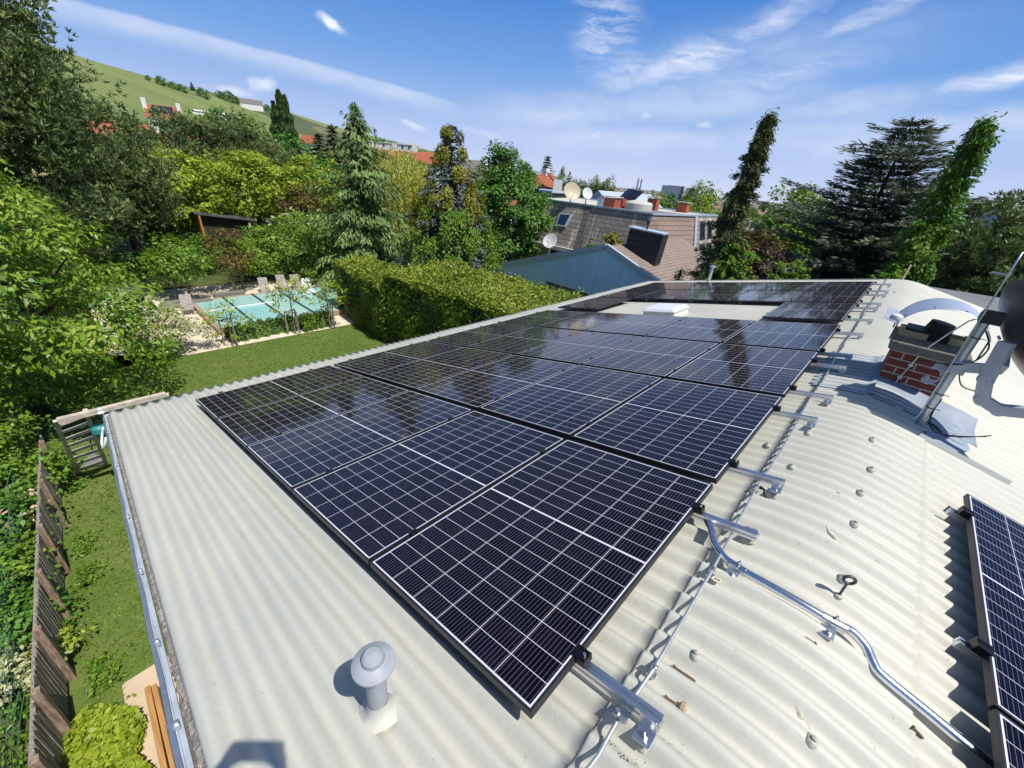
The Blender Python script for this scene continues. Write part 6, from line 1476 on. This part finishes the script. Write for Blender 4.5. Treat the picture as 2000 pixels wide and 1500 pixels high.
def spire(label, base, h, r0, r1, seed, mneedle, mleaf, n1, n2, sunlit, lean=0.0):
    """narrow clipped-looking spruce smothered in climber: leafy column with ragged edge"""
    rng = np.random.default_rng(seed); t = thing('spruce_spire', label, 'tree', base, 'narrow climber clad spruces'); part('trunk', trunk_mb(rng, h * .97, .16, 8, .5), M['bark'], t, local=True)
    nb = 330; zb = np.linspace(.02, .985, nb) + rng.normal(0, .006, nb); ab = rng.uniform(0, 6.283, nb)
    Rb = (r1 + (r0 - r1) * (1 - np.clip(zb, 0, 1)) ** 2.1) * np.minimum(1, (1.0 - zb) * 9 + .30) * np.where(rng.uniform(size=nb) < .22, rng.uniform(1.15, 1.75, nb), rng.uniform(.55, 1.1, nb))
    tone = rng.normal(.42, .15, nb); i = rng.integers(0, nb, n1); q = rng.uniform(0, 1, n1) ** .7; rr = Rb[i] * q; sprd = .05 + .10 * (1 - q)
    P = np.column_stack((np.cos(ab[i]) * rr, np.sin(ab[i]) * rr, zb[i] * h - .30 * rr + .10 * rr * q)) + rng.normal(0, 1, (n1, 3)) * sprd[:, None]; D = np.column_stack((np.cos(ab[i]), np.sin(ab[i]), rng.normal(-.45, .5, n1))) + rng.normal(0, .4, (n1, 3)); N = rng.normal(size=(n1, 3)) + np.array([0, 0, 1.])
    P[:, 0] += lean * np.clip(P[:, 2] / h, 0, 1) ** 2.2; P[:, 1] += lean * np.clip(P[:, 2] / h, 0, 1) ** 2.2
    leaf_obj('crown', P, D, N, rng.uniform(.10, .22, n1), rng.uniform(.03, .065, n1), tone[i] + rng.normal(0, .12, n1) + .15 * (q - .5), mneedle, t)
    z = rng.uniform(0.02, sunlit[1], n2) ** 1.0; z = np.where(z < sunlit[0], rng.uniform(sunlit[0], sunlit[1], n2), z); a = rng.normal(sunlit[2], 1.1, n2); Rm = (r1 + (r0 - r1) * (1 - z) ** 2.1); rr = Rm * (.95 + .22 * np.sin(z * 46 + 2 * a) + .16 * np.sin(z * 23 - 3 * a)) * rng.uniform(.6, 1.1, n2)
    P = np.column_stack((np.cos(a) * rr + lean * z ** 2.2, np.sin(a) * rr + lean * z ** 2.2, z * h)); N = np.column_stack((np.cos(a), np.sin(a), np.full(n2, .6))) + rng.normal(0, .5, (n2, 3)); D = np.cross(N, rng.normal(size=N.shape)) - np.array([0, 0, .6]); L = .10 * rng.uniform(.6, 1.5, n2)
    leaf_obj('climber', P, D, N, L, L * .72, rng.normal(.42, .2, n2) + .12 * np.sin(z * 31), mleaf, t); return t
P = at(1405, 500, 20.5); spire('tall narrow dark spruce with a hooked tip standing before the blue house roof', (P[0], P[1], -6), 10.45, 1.95, .36, 118, LF['spruce'], LF['ivy'], 38000, 3600, (.05, .55, .2), .22)
P = at(1785, 480, 18.2); spire('tall narrow spruce draped in bright green climber beside the big cedar', (P[0], P[1], -6), 10.1, 1.25, .38, 119, LF['dark'], LF['ivy'], 26000, 15000, (.05, .72, -.2), .25)
# low skirt branches of the left spire
P = at(1330, 528, 19.5); t = conifer('young_spruce', 'small dark spruce branches at the foot of the left spire', (P[0], P[1], -4.6), 3.1, 1.25, LF['spruce'], 120, whorls=16, nb=9, sl=.22, sw=.07, droop=.1, jit=.25)
conifer('atlas_cedar', 'large spreading cedar with flat dark layers on the right', (-1.75, 27.6, -6.5), 11.8, 5.2, LF['atlas'], 121, z0=.12, whorls=34, nb=12, step=.24, sl=.34, sw=.06, droop=.0, tipup=.13, power=.58, flat=.35, hang=.06, tr=.26, jit=.38, mult=24, wide=.8)
pine('pine_tree', 'dark wind swept pine at the right edge behind the dish', (2.9, 26.0, -7), 9.7, (2.7, 2.7, 3.4), 5.9, LF['pine'], 122, ncl=150, per=40, crad=.58, nl=.24, nw=.05, tr=.22, limbs=12, lump=.3)
pine('pine_tree', 'small pine low at the right edge beside the grey roof', (2.35, 17.5, -6), 4.6, (1.3, 1.4, 1.2), 3.2, LF['pine'], 123, ncl=60, per=36, crad=.40, nl=.18, nw=.035, tr=.1, limbs=8, lump=.3)
broadleaf('lime_tree', 'round bright green tree between the two spires', (-8.0, 44.5, -8), 10.6, (3.7, 3.6, 3.9), 6.6, LF['mid'], 124, ncl=190, per=60, crad=.85, lsize=.30, asp=.7, lump=.22, low=-.85)
def bush(name, label, px, py, D, r, hh, m, seed, ls=.13, base=-6.0):
    P = at(px, py, D); base = P[2] - hh * 1.15 if base is None else base; h = P[2] - base; return broadleaf(name, label, (P[0], P[1], base), h, (r, r, hh / 2), h - hh / 2, m, seed, ncl=70, per=55, crad=r * .24, lsize=ls, asp=.65, lump=.25, low=-.9, tr=.08)
bush('climber_shrub', 'yellow green climbing shrub on the right flank of the left spire', 1452, 462, 20.2, .75, 3.0, LF['ivy'], 125, .11)
bush('russet_bush', 'reddish brown bush right of the left spire', 1492, 440, 25, 1.3, 3.0, LF['russet'], 126)
bush('purple_bush', 'dark purple bush low between the left spire and the cedar', 1505, 482, 23.5, 1.3, 3.0, LF['purple'], 127)
bush('garden_shrub', 'dark green bush at the roof edge below the round green tree', 1560, 500, 24, 1.4, 2.5, LF['atlas'], 128)
bush('garden_shrub', 'bright yellow green bush peeping over the far roof edge', 1552, 515, 20.0, .7, 1.6, LF['ivy'], 129, .10)
bush('garden_shrub', 'green climber at the foot of the right spire', 1745, 512, 17.5, .75, 2.4, LF['ivy'], 130, .10)
bush('garden_shrub', 'dark green tree at the far right edge of the photo', 1998, 425, 30, 2.0, 5.0, LF['dark'], 131, .18, -7)
bush('yellow_shrub', 'small bright yellow shrub on the roof of the blue house', 1202, 453, 25.8, .50, 1.0, LF['ivyellow'], 132, .09, None)
bush('garden_shrub', 'dark narrow shrub left of the yellow one on the blue house terrace', 1155, 466, 25.6, .28, 1.3, LF['dark'], 133, .09, None)
# --- garden trees behind the pool
broadleaf('garden_tree', 'small light green tree on a bare stem behind the left lounger', (-22.0, 2.75, GZ), 2.5, (1.25, 1.3, .95), 1.65, LF['mid'], 140, ncl=70, per=60, crad=.40, lsize=.13, tr=.055, bark='palebark', limbs=6)
broadleaf('garden_tree', 'small garden tree with reddish tips behind the pool kerb', (-22.0, 4.5, GZ), 2.9, (.8, .85, 1.1), 1.9, LF['russet'], 141, ncl=36, per=50, crad=.34, lsize=.11, tr=.04, bark='palebark', limbs=5)
broadleaf('garden_tree', 'bright lime green small tree behind the pool between the red tipped one and the lounger', (-22.6, 5.0, GZ), 2.5, (.75, .8, 1.0), 1.5, LF['lime'], 142, ncl=36, per=50, crad=.34, lsize=.11, tr=.04, bark='palebark', limbs=5)
broadleaf('walnut_tree', 'wide green tree overhanging the loungers behind the pool', (-24.6, 8.0, GZ), 2.8, (2.2, 2.6, .95), 1.45, LF['mid'], 143, ncl=150, per=65, crad=.44, lsize=.15, tr=.12, limbs=9, low=-.8)
broadleaf('garden_tree', 'loose light green tree beside the hedge corner behind the white lounger', (-21.6, 9.0, GZ), 3.4, (1.0, 1.2, 1.3), 2.2, LF['mid'], 144, ncl=52, per=50, crad=.36, lsize=.12, tr=.05, bark='palebark', limbs=6)
t = shrub('elder_bush', 'elder bush covered in cream flower heads left of the cedar', (-26.9, 9.6, GZ), 2.0, 3.0, LF['mid'], 145, 90, 55, .15, .6, (LF['flower'], 170, .15), .45)
shrub('dogwood_shrub', 'big cream variegated shrub at the left pool corner', (*on(330, 650, GZ + .7)[:2], GZ), 1.0, 1.45, LF['cream'], 146, 80, 60, .085, .55, None, .28)
shrub('garden_shrub', 'dark green undergrowth bush behind the left lounger', (-23.8, 1.4, GZ), 1.5, 1.7, LF['dark'], 147, 70, 45, .12, .6, None, .4)
shrub('garden_shrub', 'dark shrub between shed and pool trees', (-27.0, 4.6, GZ), 1.5, 1.8, LF['dark'], 148, 60, 45, .13, .6, None, .4)
shrub('garden_shrub', 'leafy shrub right of the slatted screen', (-27.8, 2.6, GZ), 1.0, 1.3, LF['mid'], 149, 46, 40, .12, .6, None, .4)
shrub('garden_shrub', 'dark evergreen shrub left of the slatted screen', (-28.5, -1.0, GZ), 1.8, 2.6, LF['dark'], 150, 80, 45, .14, .6, None, .5)
shrub('garden_shrub', 'green hedge shrub behind the upright lounger', (-23.4, 6.2, GZ), 1.1, 1.6, LF['mid'], 151, 50, 45, .11, .6, None, .36)
shrub('garden_shrub', 'dark shrub under the wide tree near the hedge corner', (-22.6, 8.4, GZ), 1.0, 1.6, LF['dark'], 152, 50, 45, .11, .6, None, .36)
shrub('garden_shrub', 'low leafy shrub at the foot of the big cedar', (-22.6, 9.8, GZ), 1.0, 1.5, LF['lime'], 153, 50, 45, .12, .6, None, .36)
shrub('garden_shrub', 'rounded green shrub between the elder and the big cedar', (-28.2, 11.6, GZ), 1.6, 2.2, LF['mid'], 154, 60, 45, .14, .6, None, .45)
shrub('garden_shrub', 'tall bright shrub left of the cedar above the elder', (-27.6, 13.0, GZ), 1.6, 3.0, LF['ivy'], 155, 70, 50, .16, .45, None, .5)

# --- more distant trees: a few kinds, copied
PROTO = {}
def proto_tree(kind, m, seed):
    rng = np.random.default_rng(seed)
    t = thing(kind, 'x', 'tree', (0, 0, 0))
    if kind in ('conifer_tree', 'dark_conifer'):
        mb = MB(); mb.tube([(0, 0, -.1), (0, 0, .95)], [.02, .004], 6); part('trunk', mb, M['bark'], t, local=True)
        P, D, N, L, Wd, v = conifer_leaves(rng, 10, 2.4, whorls=22, nb=9, step=.34, sl=.6, sw=.2, droop=.15, hang=.2, jit=.25, mult=5, wide=.7)
        leaf_obj('crown', P / 10, D, N, L / 10, Wd / 10, v, m, t)
    else:
        part('trunk', trunk_mb(rng, .7, .025, 6, .25), M['bark'], t, local=True)
        A = crown_leaves(rng, (.42, .42, .40), 85, 34, .11, .045, (0, 0, .58), .75, .2, .3, -.9, .3); leaf_obj('crown', *A, m, t)
    PROTO[kind] = [t, False]
for k, m, s in (('conifer_tree', LF['spruce'], 201), ('dark_conifer', LF['atlas'], 202), ('broadleaf_tree', LF['dark'], 203), ('light_tree', LF['mid'], 204), ('pale_tree', LF['lime'], 205), ('olive_tree', LF['pine'], 206), ('copper_beech', LF['purple'], 207)): proto_tree(k, m, s)
rng = np.random.default_rng(77)
def far_tree(kind, label, px, py, D, wpx, group, base=None):
    """tree whose top shows at (px, py) at distance D, crown about wpx photo pixels wide"""
    pr0 = PROTO[kind]; t = pr0[0] if not pr0[1] else copy_tree(pr0[0]); pr0[1] = True
    P = at(px, py, D); b = base if base is not None else terrain(P[0], P[1]); h = P[2] - b; w = wpx / FPX * D * 1.0
    kx = {'conifer_tree': .48, 'dark_conifer': .48}.get(kind, .92)
    if h < w * .75: h = w * .75; b = P[2] - h
    t.location = (P[0], P[1], b); t.scale = (w / kx, w / kx, h * (1.0 if 'conifer' in kind else 1.02)); t.rotation_euler = (0, 0, rng.uniform(0, 6.28)); tag(t, label, 'tree', group); return t
G1 = 'trees on the garden slope at the left'; G2 = 'trees between the mansard house and the city'; G3 = 'small trees on the vineyard skyline'; G4 = 'trees at the foot of the vineyard hill'
for a in [('broadleaf_tree', 'dark round tree under the poplars', 540, 255, 80, 70, G4), ('broadleaf_tree', 'dark green tree right under the poplars', 585, 268, 72, 80, G4), ('conifer_tree', 'dark spruce tops just left of the big cedar', 648, 246, 50, 95, G1),
          ('conifer_tree', 'second dark spruce left of the big cedar, lower', 622, 262, 55, 90, G1), ('broadleaf_tree', 'dark tree filling the gap left of the cedar', 630, 300, 42, 90, G1), ('light_tree', 'bright green tree top right of the solar roofed house', 378, 215, 110, 60, G4),
          ('olive_tree', 'olive pine top at the foot of the vineyard', 458, 205, 100, 60, G4), ('light_tree', 'green tree right of the olive pine top', 490, 225, 100, 55, G4), ('olive_tree', 'dark bushy crown left of the poplars', 500, 255, 70, 90, G4),
          ('broadleaf_tree', 'deep green tree below the low white house', 420, 205, 230, 45, G4), ('light_tree', 'pale green tree among the pines in the middle left', 300, 262, 52, 60, G1), ('pale_tree', 'yellowish tree peeping out below the pines', 345, 290, 40, 60, G1),
          ('broadleaf_tree', 'shadowy tree behind the wooden screen', 235, 380, 36, 170, G1), ('broadleaf_tree', 'shadowy tree between the pines and the maples', 315, 345, 38, 90, G1), ('olive_tree', 'olive coloured pine crown low behind the maples', 262, 330, 34, 100, G1),
          ('light_tree', 'green bushy tree behind the maples on the right', 665, 350, 36, 90, G1), ('broadleaf_tree', 'dark tree in the shade below the golden weeping tree', 765, 410, 30, 80, G1), ('light_tree', 'green crown behind the weeping tree', 800, 320, 60, 70, G1),
          ('broadleaf_tree', 'dark wood edge tree on the slope above the terracotta roofs', 742, 268, 230, 40, G4), ('broadleaf_tree', 'slope tree left of the white villa', 768, 274, 240, 40, G4), ('broadleaf_tree', 'slope tree right of the white villa', 822, 290, 200, 50, G4), ('light_tree', 'slope tree farther right of the white villa', 850, 296, 190, 50, G4)]: far_tree(*a)
for a in [('conifer_tree', 'pointed conifer above the dark chestnut, left one', 985, 297, 70, 60, G2), ('conifer_tree', 'pointed conifer above the orange house, the tallest tip', 1070, 306, 80, 66, G2), ('broadleaf_tree', 'feathery tree top between the two pointed conifers', 1027, 315, 72, 60, G2),
          ('broadleaf_tree', 'small poplar shaped tip right of the pointed conifers', 1100, 322, 90, 14, G2), ('light_tree', 'green tree behind the right side of the orange house', 1092, 345, 78, 44, G2), ('olive_tree', 'round olive tree right of the orange house', 1118, 337, 66, 46, G2), ('broadleaf_tree', 'dark crown behind the tan dish', 1140, 352, 70, 44, G2),
          ('light_tree', 'round tree left of the dark pine behind the chimneys', 1166, 343, 70, 32, G2), ('olive_tree', 'dark bushy pine behind the mansard chimneys', 1193, 341, 66, 42, G2), ('copper_beech', 'copper purple tree behind the small pale dish', 1172, 366, 58, 36, G2), ('light_tree', 'green crown right of the roof modules, first', 1245, 368, 75, 46, G2), ('light_tree', 'green crown right of the roof modules, second', 1280, 372, 80, 44, G2),
          ('broadleaf_tree', 'dark crown between the right hand mansard chimneys', 1312, 374, 84, 36, G2), ('conifer_tree', 'small dark spruce left of the left spire', 1334, 364, 80, 26, G2), ('light_tree', 'large green crown close left of the left spire', 1382, 355, 60, 70, G2), ('pale_tree', 'yellowish green crown in front of the left spire gap', 1372, 385, 46, 50, G2), ('broadleaf_tree', 'dark spruce like crown right behind the left spire', 1440, 360, 44, 30, G2),
          ('light_tree', 'wood edge crown below the city, left', 1258, 384, 120, 44, G2), ('broadleaf_tree', 'wood edge crown below the city, middle', 1300, 388, 125, 44, G2), ('light_tree', 'wood edge crown below the city, right', 1345, 388, 120, 40, G2), ('broadleaf_tree', 'dark hedge line tree right of the left spire', 1470, 402, 120, 40, G2), ('broadleaf_tree', 'dark crown low behind the round green tree', 1500, 420, 70, 60, G2),
          ('broadleaf_tree', 'dark crown filling the gap between the cedar and the right spire', 1840, 455, 34, 90, G2), ('broadleaf_tree', 'dark crown behind the chimney hood', 1890, 500, 32, 110, G2), ('dark_conifer', 'dark conifer low left of the cedar trunk', 1640, 470, 33, 90, G2), ('dark_conifer', 'dark conifer under the right side of the cedar', 1700, 470, 31, 90, G2), ('broadleaf_tree', 'dark tree at the frame edge right of the pine', 1985, 440, 45, 70, G2)]: far_tree(*a)
for a in [('broadleaf_tree', 'lone round tree on the vineyard skyline', 310, 147, 448, 14, G3), ('broadleaf_tree', 'tiny bush left of the lone tree on the vineyard skyline', 287, 146, 445, 7, G3), ('broadleaf_tree', 'small skyline bush above the solar roofed house', 335, 158, 455, 14, G3), ('broadleaf_tree', 'low skyline bushes right of the small white hut', 352, 163, 458, 14, G3), ('conifer_tree', 'pointed skyline tree left of the dark slope', 373, 160, 470, 9, G3), ('broadleaf_tree', 'skyline shrubs where the dark slope begins', 392, 170, 480, 18, G3),
          ('broadleaf_tree', 'left tree of the skyline clump on the dark slope', 428, 176, 640, 16, G3), ('broadleaf_tree', 'largest tree of the skyline clump on the dark slope', 444, 176, 650, 22, G3), ('broadleaf_tree', 'right small tree of the skyline clump', 460, 187, 660, 12, G3), ('broadleaf_tree', 'tiny skyline tree right of the white farmhouse', 520, 203, 700, 10, G3)]: far_tree(*a, base=at(a[2], a[3], a[4])[2] - a[5] / FPX * a[4] * 1.1)
for k, pr0 in list(PROTO.items()):
    if not pr0[1]:
        for ch in list(pr0[0].children): bpy.data.objects.remove(ch)
        bpy.data.objects.remove(pr0[0])
print('objects', len(bpy.data.objects), 'faces', sum(len(o.data.polygons) for o in bpy.data.objects if o.type == 'MESH'))


# ================================================================== THE PHOTOGRAPHER (stands on the ridge behind the lens; only the shadow falls into the frame)
CV = Vector(CL); FW = Vector(RL[2]); RT = Vector(RL[0]); UP = -Vector(RL[1])
pc = CV - FW * .012 + RT * .052 - UP * .012; RP = Matrix((RT, UP, FW)).transposed()
ph = thing('smartphone', 'dark phone held up in both hands to take the picture', 'phone', tuple(pc))
mb = MB(); mb.box((0, 0, 0), (.160, .075, .0085), RP); part('body', mb, M['black'], ph, local=True, bevel=.003)
mb = MB(); mb.box(-FW * .0046, (.150, .068, .0006), RP); part('screen', mb, M['winglass'], ph, local=True)
HD = Vector((FW.x, FW.y, 0)).normalized(); SD = Vector((HD.y, -HD.x, 0)); B0 = Vector((.70, -.86, 0)); zf = roof_z(.7) + .03
def skin_mesh(name, chains, m, parent, root=0):
    """chains: lists of (point, radius); a chain starting with an int joins that vertex"""
    vs, es, rs = [], [], []; 
    for ch in chains:
        prev = None
        for q in ch:
            if isinstance(q, int): prev = q; continue
            vs.append(Vector(q[0]) - wloc(parent)); rs.append(q[1]); i = len(vs) - 1
            if prev is not None: es.append((prev, i))
            prev = i
    me = bpy.data.meshes.new(name); me.from_pydata(vs, es, []); o = bpy.data.objects.new(name, me); COL.objects.link(o); o.parent = parent
    sk = o.modifiers.new('skin', 'SKIN'); sk.use_smooth_shade = True; sub = o.modifiers.new('sub', 'SUBSURF'); sub.levels = 1; sub.render_levels = 2
    for v, r in zip(me.skin_vertices[0].data, rs): v.radius = (r, r) if not isinstance(r, tuple) else r; v.use_root = False
    me.skin_vertices[0].data[root].use_root = True; me.materials.append(m); return o
pe = thing('person', 'person in a dark shirt and jeans holding the phone up with both hands', 'person', (B0.x, B0.y, zf))
def bp(f, s_, z): return B0 + HD * f + SD * s_ + Vector((0, 0, zf + z))
mskin = mat('skin', (.55, .34, .25), .55); mshirt = mat('dark_shirt_cloth', (.03, .04, .07), .8); mjean = mat('blue_jeans', (.06, .10, .20), .85); mhair = mat('brown_hair', (.06, .035, .02), .6)
wr = {}
body = [[(bp(0, 0, .95), .13), (bp(-.01, 0, 1.12), .12), (bp(0, 0, 1.30), .13), (bp(.0, 0, 1.44), .10), (bp(.02, 0, 1.52), .055), (bp(.035, 0, 1.60), .075), (bp(.05, 0, 1.68), .092), (bp(.045, 0, 1.745), .07)]]
for sg in (-1, 1):
    end = pc + RT * (.088 * sg) - UP * .012 - FW * .012; w_ = end - FW * .055 - UP * .045 + RT * (.03 * sg); el_ = bp(.10, .30 * sg, 1.16)
    n0 = sum(len([q for q in c if not isinstance(q, int)]) for c in body)
    body.append([3, (bp(0, .17 * sg, 1.42), .062), (bp(.04, .25 * sg, 1.30), .050), (el_, .043), ((el_ + w_) / 2, .036), (w_, .027), (w_ + (end - w_) * .6, .030)]); palm = n0 + 5
    for k in range(4):
        a = end + UP * (.030 - .019 * k) + FW * .004; body.append([palm, (a, .0095), (a + FW * .018 + RT * (.004 * sg), .0085), (a + FW * .022 - RT * (.022 * sg), .0075)])
    t0 = end - UP * .02 - FW * .016; body.append([palm, (t0, .0105), (t0 + UP * .018 - RT * (.022 * sg), .009), (t0 + UP * .024 - RT * (.042 * sg), .008)])
for sg in (-1, 1): body.append([0, (bp(.0, .10 * sg, .86), .088), (bp(.03, .11 * sg, .48), .058), (bp(.0, .12 * sg, .10), .040), (bp(.03, .12 * sg, .035), .038), (bp(.15, .135 * sg, .02), .03)])
skin_mesh('body', body, mskin, pe)
skin_mesh('shirt', [[(bp(0, 0, .86), .150), (bp(-.01, 0, 1.12), .140), (bp(0, 0, 1.30), .148), (bp(0, 0, 1.44), .112)]] + [[3, (bp(0, .17 * sg, 1.42), .075), (bp(.04, .25 * sg, 1.30), .062), (bp(.08, .28 * sg, 1.21), .056)] for sg in (-1, 1)], mshirt, pe)
skin_mesh('trousers', [[(bp(0, 0, 1.02), .142), (bp(0, 0, .90), .140)]] + [[1, (bp(.0, .10 * sg, .84), .100), (bp(.03, .11 * sg, .48), .072), (bp(.0, .12 * sg, .09), .060)] for sg in (-1, 1)], mjean, pe)
skin_mesh('hair', [[(bp(-.005, 0, 1.60), .07), (bp(.005, 0, 1.69), .098), (bp(.03, 0, 1.765), .076)]], mhair, pe)
for sg in (-1, 1): mb = MB(); mb.prism([bp(-.06, .075 * sg, .0), bp(.2, .08 * sg, .0), bp(.21, .17 * sg, .0), bp(-.06, .17 * sg, .0)], (0, 0, .075)); part('shoe', mb, M['black'], pe, bevel=.02)
mb = MB()
for sg in (-1, 1): mb.lathe([(.002, -.013), (.011, -.006), (.013, 0), (.011, .006), (.002, .013)], bp(.128, .032 * sg, 1.685), 10)
part('eyes', mb, M['wallw'], pe, smooth=True)
mb = MB(); mb.tube([bp(.135, 0, 1.69), bp(.165, 0, 1.645), bp(.135, 0, 1.638)], [.008, .014, .008], 8); part('nose', mb, mskin, pe, smooth=True)


# ================================================================== AIR
mb = MB(); mb.box((0, 0, 35), (17600, 17600, 200)); hz = part('haze', mb, bpy.data.materials.new('haze_air')); hz['kind'] = 'stuff'
hm = bpy.data.materials['haze_air']; hm.use_nodes = True; g = G(hm.node_tree); g.n.remove(g.n['Principled BSDF'])
pv = g.new('ShaderNodeVolumePrincipled'); pv.inputs['Color'].default_value = (.86, .92, 1.0, 1); pv.inputs['Density'].default_value = HAZE; pv.inputs['Anisotropy'].default_value = 0.1
g.l.new(pv.outputs[0], g.n['Material Output'].inputs['Volume'])
